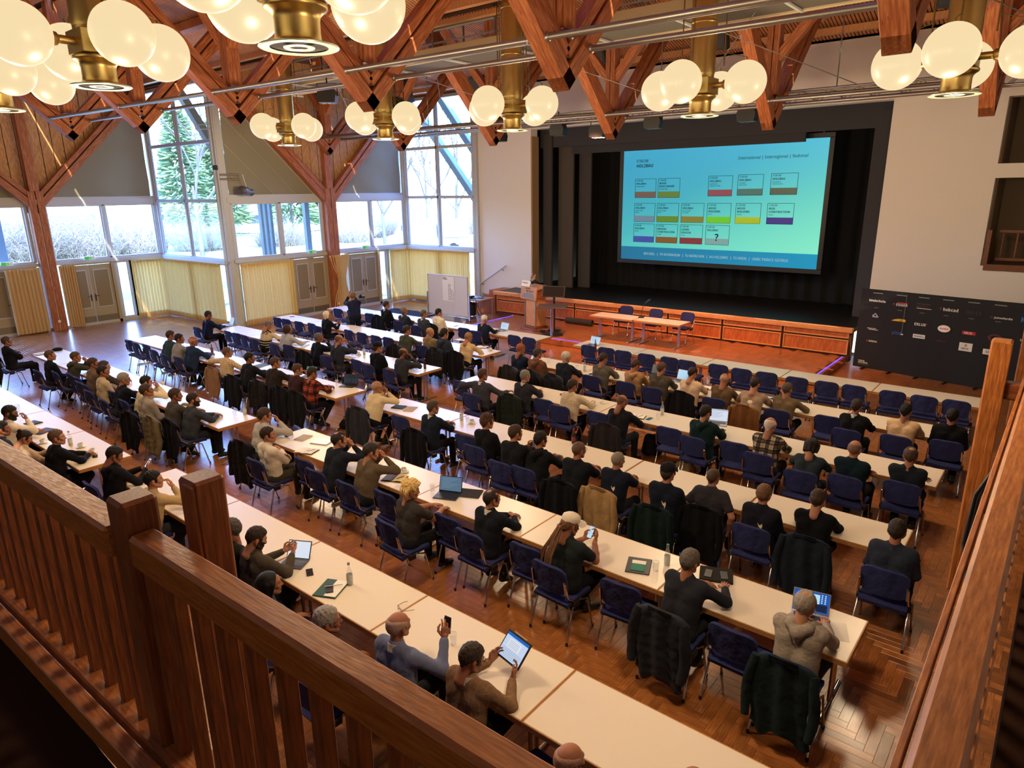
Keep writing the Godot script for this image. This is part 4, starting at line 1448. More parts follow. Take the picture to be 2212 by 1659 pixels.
func house(label: String, p: Vector3, turn: float, s: Vector3, col: String, roof: float) -> void:
	var o := thing("house", label, "house", p, turn)
	part(o, "wall", boxm(s, 0.02), plain(col, 0.9), at(Vector3(0, s.y / 2, 0)))
	var b := MB.new()
	if roof > 0:
		b.extrude(PackedVector2Array([Vector2(-s.z / 2 - 0.6, s.y), Vector2(0, s.y + roof), Vector2(s.z / 2 + 0.6, s.y)]), s.x + 1.0, Transform3D(Basis(Vector3.UP, PI / 2), Vector3.ZERO))
	else:
		b.box(Vector3(0, s.y + 0.15, 0), s * Vector3(1.04, 0, 1.06) + Vector3(0, 0.3, 0))
	part(o, "roof", b.mesh(), plain("8aa0b4" if roof > 0 else "c8c4bc", 0.8))
	var n := int(s.x / 3.2)
	for lev in 2 if s.y > 5 else 1:
		for k in n:
			for side in [1.0, -1.0]:
				var w := part(o, "window", boxm(Vector3(1.7, 1.3, 0.12), 0.01), M.frame, at(Vector3(-s.x / 2 + (k + 0.5) * s.x / n, 1.7 + lev * 2.9, side * s.z / 2)))
				part(w, "pane", boxm(Vector3(1.45, 1.05, 0.14)), plain("4a5a68", 0.15), at(Vector3.ZERO))
# ------------------------------------------------------------------ pendant lamps with four globes round a brass air duct
func make_lamp() -> Node3D:
	var o := thing("pendant_lamp", "", "lamp")
	# y = 0 is the bottom disc
	var top := 3.4
	var duct := MB.new()
	duct.lathe([Vector2(0.215, 0.62), Vector2(0.215, 0.66), Vector2(0.215, 0.66), Vector2(0.225, 0.7), Vector2(0.225, top)], 32)
	part(o, "duct", duct.mesh(), M.brass)
	for y in [1.5, 2.4]:
		var ring := MB.new()
		ring.lathe([Vector2(0.225, y), Vector2(0.235, y + 0.01), Vector2(0.235, y + 0.03), Vector2(0.225, y + 0.04)], 32)
		part(o, "duct_seam", ring.mesh(), M.brass)
	var bx := MB.new()
	bx.box(Vector3(0, 0.48, 0), Vector3(0.46, 0.27, 0.46), Basis.IDENTITY, 0.008)
	part(o, "junction_box", bx.mesh(), M.brass)
	var nk := MB.new()
	nk.lathe([Vector2(0.0, 0.335), Vector2(0.26, 0.335), Vector2(0.27, 0.32), Vector2(0.27, 0.3), Vector2(0.26, 0.285), Vector2(0.235, 0.27), Vector2(0.205, 0.24), Vector2(0.195, 0.2), Vector2(0.195, 0.1), Vector2(0.2, 0.05), Vector2(0.225, 0.025), Vector2(0.3, 0.01), Vector2(0.34, 0.0)], 36)
	part(o, "bell_neck", nk.mesh(), M.brass)
	var ds := MB.new()
	ds.lathe([Vector2(0.34, 0.0), Vector2(0.345, -0.012), Vector2(0.33, -0.02), Vector2(0.27, -0.012), Vector2(0.25, -0.012)], 36)
	part(o, "disc_rim", ds.mesh(), plain("b9c4b4", 0.3, 0.7))
	ds = MB.new()
	ds.lathe([Vector2(0.26, -0.008), Vector2(0.24, 0.02), Vector2(0.14, 0.03), Vector2(0.0, 0.03)], 36)
	part(o, "air_slot", ds.mesh(), plain("14141a", 0.5))
	ds = MB.new()
	ds.lathe([Vector2(0.08, -0.01), Vector2(0.085, -0.018), Vector2(0.13, -0.018), Vector2(0.135, -0.01)], 28)
	part(o, "inner_ring", ds.mesh(), plain("b9c4b4", 0.3, 0.6))
	var gl := MB.new()
	gl.ball(Vector3.ZERO, Vector3.ONE * 0.35, 36, 22)
	var gm := gl.mesh()
	var arm := MB.new()
	arm.lathe([Vector2(0.05, 0.22), Vector2(0.05, 0.40), Vector2(0.05, 0.40), Vector2(0.075, 0.42), Vector2(0.09, 0.50)], 14, Transform3D(Basis(Vector3.FORWARD, PI / 2), Vector3.ZERO))
	var am := arm.mesh()
	var wire := MB.new()
	wire.tube([Vector3(0.40, 0.3, 0), Vector3(0.4, 2.4, 0)], 0.012, 5)
	wire.tube([Vector3(0.81, 0.36, 0), Vector3(0.80, 0.40, 0), Vector3(0.4, 0.52, 0)], 0.006, 4)
	wire.tube([Vector3(0.81, 0.34, 0), Vector3(0.81, 0.4, 0)], 0.012, 5)
	var wm := wire.mesh()
	for k in 4:
		var b := Basis(Vector3.UP, k * PI / 2)
		part(o, "arm", am, M.brass, Transform3D(b, Vector3(0, 0.48, 0)))
		part(o, "globe", gm, M.globe, Transform3D(b, b * Vector3(0.81, 0, 0) + Vector3(0, 0.48, 0)))
		part(o, "suspension_rod", wm, M.brass_dark, Transform3D(b, Vector3(0, 0.48, 0)))
	return o

func build_lamps() -> void:
	var proto := make_lamp()
	var spots := [
		[-18.64, 6.10, -12.4, "pendant lamp of four globes hanging before the pine boards, furthest left of the distant lamps"],
		[-14.31, 6.04, -12.4, "pendant lamp of four globes below a black spotlight, second of the distant lamps"],
		[-10.08, 5.99, -12.4, "pendant lamp of four globes left of the stage opening, third of the distant lamps"],
		[-5.70, 5.97, -12.4, "pendant lamp of four globes hanging in front of the projection screen"],
		[-1.75, 5.97, -12.4, "pendant lamp of four globes hanging before the white wall at the right"],
		[-9.80, 6.02, -3.9, "pendant lamp of large globes at the upper left, its black slotted disc in view"],
		[-5.57, 5.93, -3.9, "pendant lamp of large globes cut by the upper edge, nearest to the gallery"],
		[-13.81, 6.06, -3.9, "pendant lamp at the left edge, lowest of the large near globes"],
		[-1.5, 5.95, -3.9, "pendant lamp above the gallery corner"],
		[-18.2, 6.1, -3.9, "pendant lamp beyond the left edge of the view"],
	]
	for k in spots.size():
		var s: Array = spots[k]
		var p := Vector3(s[0], s[1], s[2])
		var o: Node3D = proto
		if k == 0:
			o.position = p; o.set_meta("label", s[3]); o.set_meta("group", "pendant lamps with four globes")
		else:
			copy(proto, "pendant_lamp", p, 0.0, s[3], "pendant lamps with four globes")
		var l := OmniLight3D.new()
		l.name = "pendant_lamp_light"
		l.position = p + Vector3(0, -0.95, 0)
		l.light_color = Color(1.0, 0.87, 0.70)
		l.light_energy = LAMP
		l.light_size = 0.3
		l.omni_range = 40.0
		l.omni_attenuation = 2.0
		l.shadow_enabled = true
		add_child(l, true)

# ------------------------------------------------------------------ timber trusses hanging from the roof folds
func build_trusses() -> void:
	var r2 := sqrt(0.5)
	var rows := [
		[-8.1, [[-22.94, 6.24], [-18.39, 6.17], [-13.97, 6.09], [-9.74, 6.02], [-5.73, 5.97], [-1.69, 5.93]]],
		[-16.7, [[-22.6, 6.10], [-18.5, 6.06], [-14.35, 6.03], [-10.17, 5.99], [-5.97, 5.97], [-1.77, 5.96]]]]
	var rn := ["near", "far"]
	var ord := ["first", "second", "third", "fourth", "fifth", "sixth"]
	for r in 2:
		var z: float = rows[r][0]
		var pts: Array = rows[r][1]
		for k in pts.size():
			var tip := Vector3(pts[k][0], pts[k][1], z)
			var o := thing("timber_truss", "V-shaped brown timber truss hanging from the roof, %s from the left in the %s row" % [ord[k], rn[r]], "truss", tip, 0.0, "V-shaped roof trusses")
			var d := (EAVE + SLOPE * 4.3 - tip.y + 0.1) / (1.0 + SLOPE)
			for s in [-1.0, 1.0]: v_arm(o, Vector3.ZERO, Vector3(0, r2, s * r2), d / r2, 0.27, Vector3(1, 0, 0))
			# central post of two timbers and the side struts across
			timber(o, "post", Vector3(-0.075, 0.75, 0), Vector3(-0.075, roof_y(z) - tip.y, 0), 0.13, 0.27, M.beam)
			timber(o, "post", Vector3(0.075, 0.75, 0), Vector3(0.075, roof_y(z) - tip.y, 0), 0.13, 0.27, M.beam)
			for s in [-1.0, 1.0]: timber(o, "side_brace", Vector3(s * 0.1, 1.5, 0), Vector3(s * 2.05, roof_y(z) - tip.y - 0.15, 0), 0.2, 0.2, M.beam, Vector3(0, 0, 1))
		for k in pts.size() - 1:
			var a := Vector3(pts[k][0], pts[k][1] + 0.58, z)
			var b := Vector3(pts[k + 1][0], pts[k + 1][1] + 0.58, z)
			for q in [[-0.5, 0.0], [0.5, 0.0], [0.0, 0.1]]:
				var m := MB.new()
				var off := Vector3(0, q[1], q[0])
				m.tube([a + off + Vector3(0.1, 0, 0), b + off - Vector3(0.1, 0, 0)], 0.042, 8)
				for e in [a + off + Vector3(0.14, 0, 0), b + off - Vector3(0.14, 0, 0)]: m.ball(e, Vector3(0.05, 0.065, 0.065), 8, 6)
				single("tie_tube", m.mesh(), M.steel, "%s grey steel tie tube between the %s and %s trusses of the %s row" % [("front" if q[0] > 0 else "rear") if q[1] == 0.0 else "upper", ord[k], ord[k + 1], rn[r]], "tube", Transform3D.IDENTITY, "steel tie tubes between the trusses")
	# slim bracing wires from the far row towards the lamps' line
	for k in 5:
		var x := -20.3 + 4.2 * k
		var m := MB.new()
		m.tube([Vector3(x, 6.75, -16.4), Vector3(x + 3.2, 8.2, -12.8)], 0.011, 5)
		m.tube([Vector3(x + 3.6, 6.75, -16.4), Vector3(x + 0.4, 8.2, -12.8)], 0.011, 5)
		single("bracing_wires", m.mesh(), M.steel, "crossed slim bracing wires beneath the roof, %s pair from the left" % ord[k], "wires", Transform3D.IDENTITY, "crossed bracing wires")

# ------------------------------------------------------------------ catwalk, lighting truss, loudspeakers and spotlights
func build_rigging() -> void:
	var o := thing("catwalk", "grey-bottomed catwalk with a pale wooden edge beam under the roof above the hall", "catwalk", Vector3(0, 7.85, -13.5))
	part(o, "deck", boxm(Vector3(23.0, 0.06, 1.1)), M.grey_board, at(Vector3(-10.0, 0, 0)))
	for s in [-1.0, 1.0]:
		timber(o, "edge_beam", Vector3(-21.5, 0.08, s * 0.58), Vector3(1.5, 0.08, s * 0.58), 0.08, 0.3, M.beige_beam)
		timber(o, "hand_bar", Vector3(-21.5, 0.95, s * 0.56), Vector3(1.5, 0.95, s * 0.56), 0.06, 0.07, M.beige_beam)
	for k in 12:
		for s in [-1.0, 1.0]: timber(o, "upright", Vector3(-21.0 + 2.0 * k, 0.1, s * 0.56), Vector3(-21.0 + 2.0 * k, 0.98, s * 0.56), 0.04, 0.04, M.steel)
		timber(o, "cross_rail", Vector3(-20.6 + 2.0 * k, -0.06, -0.9), Vector3(-20.6 + 2.0 * k, -0.06, 0.9), 0.06, 0.05, M.frame)
	for s in [-1.0, 1.0]:
		var tb := MB.new()
		tb.box(Vector3(-10, 0.62, s * 0.5), Vector3(21.0, 0.03, 0.05))
		part(o, "cable_tray", tb.mesh(), M.frame)
	# lighting truss along the stage
	o = thing("lighting_truss", "aluminium lattice lighting truss running across in front of the stage opening", "truss", Vector3(0, 6.72, -17.55))
	var h := 0.13
	for q in [Vector3(0, h, h), Vector3(0, h, -h), Vector3(0, -h, h), Vector3(0, -h, -h)]:
		var m := MB.new()
		m.tube([Vector3(-19.0, 0, 0) + q, Vector3(0.2, 0, 0) + q], 0.026, 8)
		part(o, "chord", m.mesh(), M.steel)
	var lat := MB.new()
	for k in 64:
		var x := -19.0 + 0.3 * k
		var up := 1.0 if k % 2 == 0 else -1.0
		for s in [-1.0, 1.0]:
			lat.tube([Vector3(x, -h * up, s * h), Vector3(x + 0.3, h * up, s * h)], 0.010, 5, false)
			lat.tube([Vector3(x, s * h, -h * up), Vector3(x + 0.3, s * h, h * up)], 0.010, 5, false)
	var lm := part(o, "lacing", lat.mesh(), M.steel)
	lm.set_meta("kind", "stuff")
	for k in 5:
		var m := MB.new()
		m.tube([Vector3(-18.0 + k * 4.4, 0.13, 0), Vector3(-18.0 + k * 4.4, 2.6, 0)], 0.014, 6)
		part(o, "hanger", m.mesh(), M.steel)
	# loudspeakers in front of the slatted slope
	var sp := [[Vector3(-20.3, 8.35, -18.6), "dark loudspeaker hanging above the far corner window, leftmost"], [Vector3(-16.6, 8.0, -18.6), "dark loudspeaker hanging beside a truss post left of the stage, second from the left"], [Vector3(-11.8, 8.45, -18.6), "dark loudspeaker before the slatted slope above the stage, third from the left"], [Vector3(-8.15, 8.65, -18.6), "dark loudspeaker behind the duct in front of the screen, fourth from the left"], [Vector3(-3.0, 8.85, -18.6), "dark loudspeaker high at the right before the slatted slope"]]
	for q in sp:
		o = thing("loudspeaker", q[1], "loudspeaker", q[0], 0.2, "loudspeakers under the roof")
		o.rotation.x = 0.3
		var m := MB.new()
		m.extrude(PackedVector2Array([Vector2(-0.25, -0.45), Vector2(0.25, -0.45), Vector2(0.2, 0.45), Vector2(-0.2, 0.45)]), 0.4)
		part(o, "cabinet", m.mesh(), plain("26262a", 0.6))
		part(o, "grille", boxm(Vector3(0.38, 0.8, 0.02), 0.01), plain("3a3a40", 0.7), at(Vector3(0, 0, 0.21)))
		m = MB.new()
		m.tube([Vector3(0.12, 0.4, 0), Vector3(0.12, 1.1, 0)], 0.012, 5); m.tube([Vector3(-0.12, 0.4, 0), Vector3(-0.12, 1.1, 0)], 0.012, 5)
		part(o, "bracket", m.mesh(), M.steel)
	# round ventilation outlets on the slope
	var vp := [Vector3(-11.0, 8.95, -20.2), Vector3(-8.0, 8.75, -20.4), Vector3(-6.0, 8.95, -20.0), Vector3(-3.4, 8.85, -20.2)]
	for k in 4:
		o = thing("air_nozzle", "round black-mouthed air nozzle on the slatted slope, %s from the left" % ["first", "second", "third", "fourth"][k], "air nozzle", vp[k], 0.0, "air nozzles above the stage")
		o.rotation.x = 1.0
		var m := MB.new()
		m.lathe([Vector2(0.14, -0.1), Vector2(0.14, 0.15), Vector2(0.13, 0.16), Vector2(0.1, 0.16), Vector2(0.1, 0.05)], 18)
		part(o, "collar", m.mesh(), plain("b08a66", 0.5))
		m = MB.new()
		m.lathe([Vector2(0.1, 0.06), Vector2(0.0, 0.02)], 18)
		part(o, "mouth", m.mesh(), M.plastic)
	# LED floods: black boxes on brackets
	var fl := [
		[Vector3(-14.73, 6.98, -11.0), 0.7, "black LED flood with a pale lens face hanging near the pine boards", false],
		[Vector3(-14.55, 6.95, -13.0), 0.5, "black spotlight hanging above the second distant lamp", false],
		[Vector3(-10.95, 6.28, -17.3), 0.1, "black LED flood with six lit lenses below the lighting truss", true],
		[Vector3(-9.3, 6.42, -17.4), 0.2, "black flood under the truss right of the six lit lenses", false],
		[Vector3(-14.6, 6.36, -17.3), 0.4, "black flood beside the timber tip left of the stage opening", false],
		[Vector3(-6.75, 6.42, -17.4), 0.1, "black flood under the truss behind the lamp before the screen", false],
		[Vector3(-12.4, 6.42, -17.4), 0.2, "black flood under the truss left of the six lit lenses", false]]
	for q in fl:
		o = thing("stage_flood", q[2], "spotlight", q[0], q[1], "black floods")
		var m := MB.new()
		m.extrude(PackedVector2Array([Vector2(-0.2, -0.16), Vector2(0.2, -0.16), Vector2(0.23, 0.02), Vector2(0.16, 0.16), Vector2(-0.16, 0.16), Vector2(-0.23, 0.02)]), 0.34)
		part(o, "housing", m.mesh(), M.plastic)
		m = MB.new()
		m.tube([Vector3(-0.24, 0, 0), Vector3(-0.24, 0.28, 0), Vector3(0.24, 0.28, 0), Vector3(0.24, 0, 0)], 0.015, 5)
		m.tube([Vector3(0, 0.28, 0), Vector3(0, 0.5, 0)], 0.02, 5)
		part(o, "yoke", m.mesh(), M.plastic)
		for k in 6:
			var lens := MB.new()
			lens.lathe([Vector2(0.045, -0.005), Vector2(0.04, -0.012), Vector2(0.0, -0.014)], 10)
			part(o, "lens", lens.mesh(), glow("lens_lit", Color(1.0, 0.9, 0.75), 6.0) if q[3] else plain("8a8c90", 0.2, 0.3), at(Vector3(-0.12 + 0.12 * (k % 3), -0.16, -0.07 + 0.14 * (k / 3))))
	# theatre spot on the left pillar of the corner window
	o = thing("theatre_spot", "grey theatre spotlight on a pipe bracket in front of the grey blind", "spotlight", Vector3(-23.05, 4.82, -13.4), 0.0)
	var m2 := MB.new()
	m2.lathe([Vector2(0.0, -0.28), Vector2(0.14, -0.28), Vector2(0.15, -0.2), Vector2(0.15, 0.02), Vector2(0.1, 0.06), Vector2(0.1, 0.3), Vector2(0.12, 0.34), Vector2(0.0, 0.34)], 16, Transform3D(Basis(Vector3.UP, 0.5) * Basis(Vector3.RIGHT, -PI / 2 - 0.15), Vector3.ZERO))
	part(o, "barrel", m2.mesh(), plain("55555a", 0.45, 0.4))
	m2 = MB.new()
	m2.tube([Vector3(0.05, 0.1, 0), Vector3(0.05, 0.55, 0.1)], 0.02, 6)
	m2.tube([Vector3(0.05, 0.55, 0.2), Vector3(-0.3, 0.55, 0.75)], 0.03, 8); m2.tube([Vector3(0.05, 0.4, 0.2), Vector3(-0.3, 0.4, 0.75)], 0.03, 8)
	part(o, "bracket", m2.mesh(), M.steel)
	o = thing("pipe_stand", "vertical grey pipes with a clamp beside the corner window at the first blind", "pipe", Vector3(-23.35, 0, -12.6))
	for k in 2:
		m2 = MB.new()
		m2.tube([Vector3(0.1 * k, 2.4, 0.05), Vector3(0.1 * k, 8.2, 0.05)], 0.025, 7)
		part(o, "pipe", m2.mesh(), M.frame)
	part(o, "switch_box", boxm(Vector3(0.16, 0.16, 0.1), 0.01), M.plastic, at(Vector3(0.06, 5.6, 0.1)))
	m2 = MB.new()
	m2.tube([Vector3(0.0, 7.0, 0.05), Vector3(-0.55, 7.0, 0.3), Vector3(-0.55, 6.86, 0.3), Vector3(0.0, 6.86, 0.05)], 0.02, 6)
	part(o, "loop_bracket", m2.mesh(), M.frame)

# ------------------------------------------------------------------ lectern, boards and stage furniture
var table_proto: Node3D

func make_table(w: float, d: float) -> Node3D:
	var o := thing("folding_table", "", "table")
	part(o, "tabletop", boxm(Vector3(w - 0.022, 0.024, d - 0.022), 0.002), M.laminate, at(Vector3(0, 0.728, 0)))
	var e := MB.new()
	for s in [-1.0, 1.0]:
		e.box(Vector3(0, 0.712, s * (d / 2 - 0.006)), Vector3(w, 0.055, 0.014), Basis.IDENTITY, 0.004)
		e.box(Vector3(s * (w / 2 - 0.006), 0.712, 0), Vector3(0.014, 0.055, d - 0.02), Basis.IDENTITY, 0.004)
	e.box(Vector3(0, 0.7, 0), Vector3(w - 0.03, 0.02, d - 0.03))
	part(o, "edging", e.mesh(), M.edge)
	var fr := MB.new()
	for s in [-1.0, 1.0]: fr.box(Vector3(0, 0.67, s * (d / 2 - 0.1)), Vector3(w - 0.4, 0.04, 0.03))
	part(o, "frame", fr.mesh(), M.steel)
	for s in [-1.0, 1.0]:
		for q in [-0.045, 0.045]:
			var l := MB.new()
			l.tube([Vector3(s * (w / 2 - 0.17), 0.03, q), Vector3(s * (w / 2 - 0.17), 0.69, q)], 0.019, 10)
			part(o, "leg", l.mesh(), M.chrome)
		var f := MB.new()
		f.tube([Vector3(s * (w / 2 - 0.17), 0.022, -d / 2 + 0.06), Vector3(s * (w / 2 - 0.17), 0.022, d / 2 - 0.06)], 0.02, 8)
		f.ball(Vector3(s * (w / 2 - 0.17), 0.014, -d / 2 + 0.06), Vector3(0.026, 0.014, 0.03), 8, 4); f.ball(Vector3(s * (w / 2 - 0.17), 0.014, d / 2 - 0.06), Vector3(0.026, 0.014, 0.03), 8, 4)
		part(o, "foot", f.mesh(), M.chrome)
	return o

func build_stage_things() -> void:
	# lectern
	var o := thing("lectern", "wooden lectern with a carved-looking sign board showing mountain peaks, in front of the stage", "lectern", Vector3(-13.95, 0.192, -18.3), -0.25)
	part(o, "base", boxm(Vector3(0.66, 0.07, 0.56), 0.01), M.rail_dark, at(Vector3(0, 0.035, 0)))
	part(o, "column", boxm(Vector3(0.56, 0.98, 0.44), 0.015), M.panel_pale, at(Vector3(0, 0.56, 0)))
	for s in [-1.0, 1.0]: part(o, "corner_post", boxm(Vector3(0.035, 0.98, 0.035), 0.006), plain("8a8682", 0.4, 0.6), at(Vector3(s * 0.29, 0.56, 0.23)))
	var sb := part(o, "sign_board", boxm(Vector3(0.86, 0.44, 0.05), 0.012), M.edge, Transform3D(Basis(Vector3.RIGHT, -0.12), Vector3(-0.02, 1.2, 0.27)))
	var mt := MB.new()
	var pk := PackedVector2Array([Vector2(-0.33, -0.16), Vector2(-0.22, -0.02), Vector2(-0.17, -0.07), Vector2(-0.06, 0.04), Vector2(0.0, -0.03), Vector2(0.08, 0.03), Vector2(0.16, -0.05), Vector2(0.22, 0.0), Vector2(0.36, -0.16)])
	mt.extrude(pk, 0.012)
	part(sb, "mountain_emblem", mt.mesh(), plain("7d776e", 0.5), at(Vector3(0, 0, 0.028)))
	part(sb, "lettering", text_mesh("Stadthalle", 0.075), plain("5a3a22", 0.6), at(Vector3(-0.2, 0.15, 0.028)))
	part(sb, "lettering", text_mesh("Memmingen", 0.075), plain("5a3a22", 0.6), at(Vector3(-0.12, 0.07, 0.028)))
	part(o, "desk_top", boxm(Vector3(0.9, 0.035, 0.6), 0.01), M.panel_pale, Transform3D(Basis(Vector3.RIGHT, 0.1), Vector3(0, 1.38, -0.02)))
	part(o, "upper_box", boxm(Vector3(0.7, 0.34, 0.4), 0.01), M.panel, at(Vector3(0, 1.2, 0.0)))
	o = thing("name_card", "white folded card standing on the lectern", "card", Vector3(-14.18, 1.6, -18.1), -0.25)
	part(o, "front_leaf", boxm(Vector3(0.46, 0.2, 0.006)), M.paper, Transform3D(Basis(Vector3.RIGHT, -0.2), Vector3(0, 0.1, 0.02)))
	part(o, "rear_leaf", boxm(Vector3(0.46, 0.2, 0.006)), M.paper, Transform3D(Basis(Vector3.RIGHT, 0.2), Vector3(0, 0.1, -0.02)))
	part(o, "lettering", text_mesh("FORUM HOLZBAU", 0.04), plain("6a6a6a", 0.8), Transform3D(Basis(Vector3.RIGHT, -0.2), Vector3(-0.19, 0.12, 0.024)))
	var mic := MB.new()
	o = thing("gooseneck_microphone", "thin black gooseneck microphone on the lectern", "microphone", Vector3(-14.25, 1.6, -18.35))
	mic.tube([Vector3.ZERO, Vector3(0.02, 0.2, -0.05), Vector3(0.05, 0.34, -0.14)], 0.008, 6)
	part(o, "neck", mic.mesh(), M.plastic)
	mic = MB.new()
	mic.ball(Vector3(0.055, 0.36, -0.16), Vector3(0.022, 0.022, 0.04), 8, 6)
	part(o, "capsule", mic.mesh(), M.plastic)
	# monitor beside the lectern on the round table
	o = thing("round_foot_table", "slim grey high table on a single round steel column right of the lectern", "table", Vector3(-12.75, 0.192, -17.6))
	part(o, "tabletop", boxm(Vector3(0.95, 0.03, 0.8), 0.01), plain("4c4a4a", 0.35), Transform3D(Basis(Vector3.UP, 0.5), Vector3(0, 0.93, 0)))
	var cl := MB.new()
	cl.lathe([Vector2(0.055, 0.02), Vector2(0.055, 0.92)], 18)
	part(o, "column", cl.mesh(), M.chrome)
	cl = MB.new()
	cl.lathe([Vector2(0.0, 0.0), Vector2(0.34, 0.0), Vector2(0.35, 0.01), Vector2(0.34, 0.025), Vector2(0.06, 0.04), Vector2(0.0, 0.04)], 28)
	part(o, "foot_disc", cl.mesh(), plain("3a3a3e", 0.35, 0.6))
	o = thing("monitor", "black monitor on a stalk between the lectern and the high table", "monitor", Vector3(-13.05, 0.192, -18.1), 0.35)
	part(o, "screen_housing", boxm(Vector3(0.78, 0.38, 0.05), 0.012), M.plastic, Transform3D(Basis(Vector3.RIGHT, -0.35), Vector3(0, 1.32, 0)))
	part(o, "screen_face", boxm(Vector3(0.7, 0.31, 0.01), 0.003), plain("1b1e24", 0.12), Transform3D(Basis(Vector3.RIGHT, -0.35), Vector3(0, 1.33, 0.028)))
	part(o, "stalk", boxm(Vector3(0.07, 1.15, 0.05), 0.01), M.plastic, at(Vector3(0, 0.6, -0.05)))
	part(o, "foot", boxm(Vector3(0.4, 0.03, 0.3), 0.01), M.plastic, at(Vector3(0, 0.018, -0.05)))
	var roll := MB.new()
	roll.lathe([Vector2(0.0, -0.55), Vector2(0.035, -0.55), Vector2(0.1, -0.55), Vector2(0.1, -0.55), Vector2(0.11, -0.53), Vector2(0.11, 0.53), Vector2(0.1, 0.55), Vector2(0.1, 0.55), Vector2(0.04, 0.55), Vector2(0.035, 0.5)], 18, Transform3D(Basis(Vector3.FORWARD, PI / 2), Vector3.ZERO))
	single("rolled_mat", roll.mesh(), plain("34302c", 0.9), "dark rolled-up mat lying against the stage front right of the lectern", "mat", at(Vector3(-13.0, 0.305, -19.55)))
	var ad := MB.new()
	ad.box(Vector3(0, 0.03, 0), Vector3(0.16, 0.06, 0.1), Basis.IDENTITY, 0.01)
	ad.tube([Vector3(-0.08, 0.03, 0), Vector3(-0.3, 0.01, 0.1), Vector3(-0.5, 0.01, -0.05), Vector3(-0.9, 0.01, 0.05), Vector3(-1.1, 0.01, -0.3)], 0.008, 5)
	ad.tube([Vector3(0.0, 0.04, 0.05), Vector3(0.2, 0.01, 0.15), Vector3(0.1, 0.01, -0.2), Vector3(-0.3, 0.01, -0.3)], 0.008, 5)
	single("power_adapter", ad.mesh(), M.plastic, "black adapter with loose cables on the platform beside the lectern", "adapter", at(Vector3(-13.25, 0.195, -17.75)))
	# two tables, three chairs and a microphone on the platform
	var tb := make_table(1.5, 0.74)
	tb.position = Vector3(-10.72, 0.192, -18.2)
	tb.set_meta("label", "cream table on the platform nearer the lectern"); tb.set_meta("group", "two tables on the platform")
	copy(tb, "folding_table", Vector3(-9.2, 0.192, -18.24), 0.0, "cream table on the platform with the desk microphone", "two tables on the platform")
	o = thing("desk_microphone", "black desk microphone leaning on the platform table", "microphone", Vector3(-9.95, 0.932, -18.35))
	part(o, "base", boxm(Vector3(0.16, 0.03, 0.12), 0.01), M.plastic, at(Vector3(0, 0.015, 0)))
	mic = MB.new()
	mic.tube([Vector3(0, 0.03, 0), Vector3(0.02, 0.2, 0.0), Vector3(0.1, 0.42, 0.05), Vector3(0.2, 0.5, 0.08)], 0.009, 6)
	part(o, "neck", mic.mesh(), M.plastic)
	mic = MB.new()
	mic.tube([Vector3(0.18, 0.485, 0.075), Vector3(0.34, 0.6, 0.1)], [0.02, 0.03], 8)
	part(o, "capsule", mic.mesh(), M.plastic)
	# whiteboard on its stand
	o = thing("whiteboard", "wheeled whiteboard with a pinned sheet of paper, standing before the far yellow curtain", "whiteboard", Vector3(-18.22, 0, -18.4), 0.0)
	part(o, "board", boxm(Vector3(2.04, 1.46, 0.03), 0.004), plain("cfcac8", 0.3), at(Vector3(0, 0.93, 0)))
	for s in [-1.0, 1.0]:
		part(o, "frame_bar", boxm(Vector3(2.08, 0.035, 0.05), 0.006), M.frame, at(Vector3(0, 0.93 + s * 0.74, 0)))
		part(o, "frame_bar", boxm(Vector3(0.035, 1.5, 0.05), 0.006), M.frame, at(Vector3(s * 1.03, 0.93, 0)))
		part(o, "leg", boxm(Vector3(0.05, 1.0, 0.05), 0.008), M.chrome, at(Vector3(s * 1.1, 0.5, 0)))
		part(o, "foot", boxm(Vector3(0.05, 0.05, 0.66), 0.01), M.chrome, at(Vector3(s * 1.1, 0.045, 0)))
	part(o, "lower_bar", boxm(Vector3(2.2, 0.03, 0.03)), M.chrome, at(Vector3(0, 0.14, -0.03)))
	o = thing("paper_sheet", "tall white paper printed with lines of text, stuck on the whiteboard", "poster", Vector3(-18.15, 1.18, -18.376))
	part(o, "sheet", boxm(Vector3(0.62, 0.92, 0.003)), M.white)
	part(o, "lettering", text_mesh("FORUM", 0.06), plain("40444c", 0.8), at(Vector3(-0.29, 0.41, 0.003)))
	part(o, "lettering", text_mesh("HOLZBAU", 0.06, "Droid Sans", 700), plain("40444c", 0.8), at(Vector3(-0.29, 0.36, 0.003)))
	var ln := MB.new()
	var rng := RandomNumberGenerator.new()
	rng.seed = 21
	for k in 4:
		var y := -0.42
		while y < 0.2 - 0.1 * k:
			var l := rng.randf_range(0.02, 0.08)
			ln.box(Vector3(0.02 + 0.075 * k, y + l / 2, 0.003), Vector3(0.025, l, 0.002))
			y += l + 0.02
	part(o, "text_lines", ln.mesh(), plain("5a6070", 0.8))
	# technician's side table behind the whiteboard
	o = thing("side_table", "wooden side table with equipment between the whiteboard and the stage", "table", Vector3(-17.75, 0, -19.5), 0.05)
	part(o, "tabletop", boxm(Vector3(1.1, 0.05, 0.9), 0.008), M.edge, at(Vector3(0, 0.7, 0)))
	for s in [-1.0, 1.0]:
		for q in [-1.0, 1.0]:
			var lg := MB.new()
			lg.tube([Vector3(s * 0.48, 0, q * 0.38), Vector3(s * 0.48, 0.68, q * 0.38)], 0.02, 8)
			part(o, "leg", lg.mesh(), M.chrome)
	o = thing("black_laptop", "black laptop on the side table behind the whiteboard", "laptop", Vector3(-17.6, 0.726, -19.5), -0.6)
	laptop_parts(o, M.plastic, plain("202428", 0.2), plain("202226", 0.5))
	var gear := MB.new()
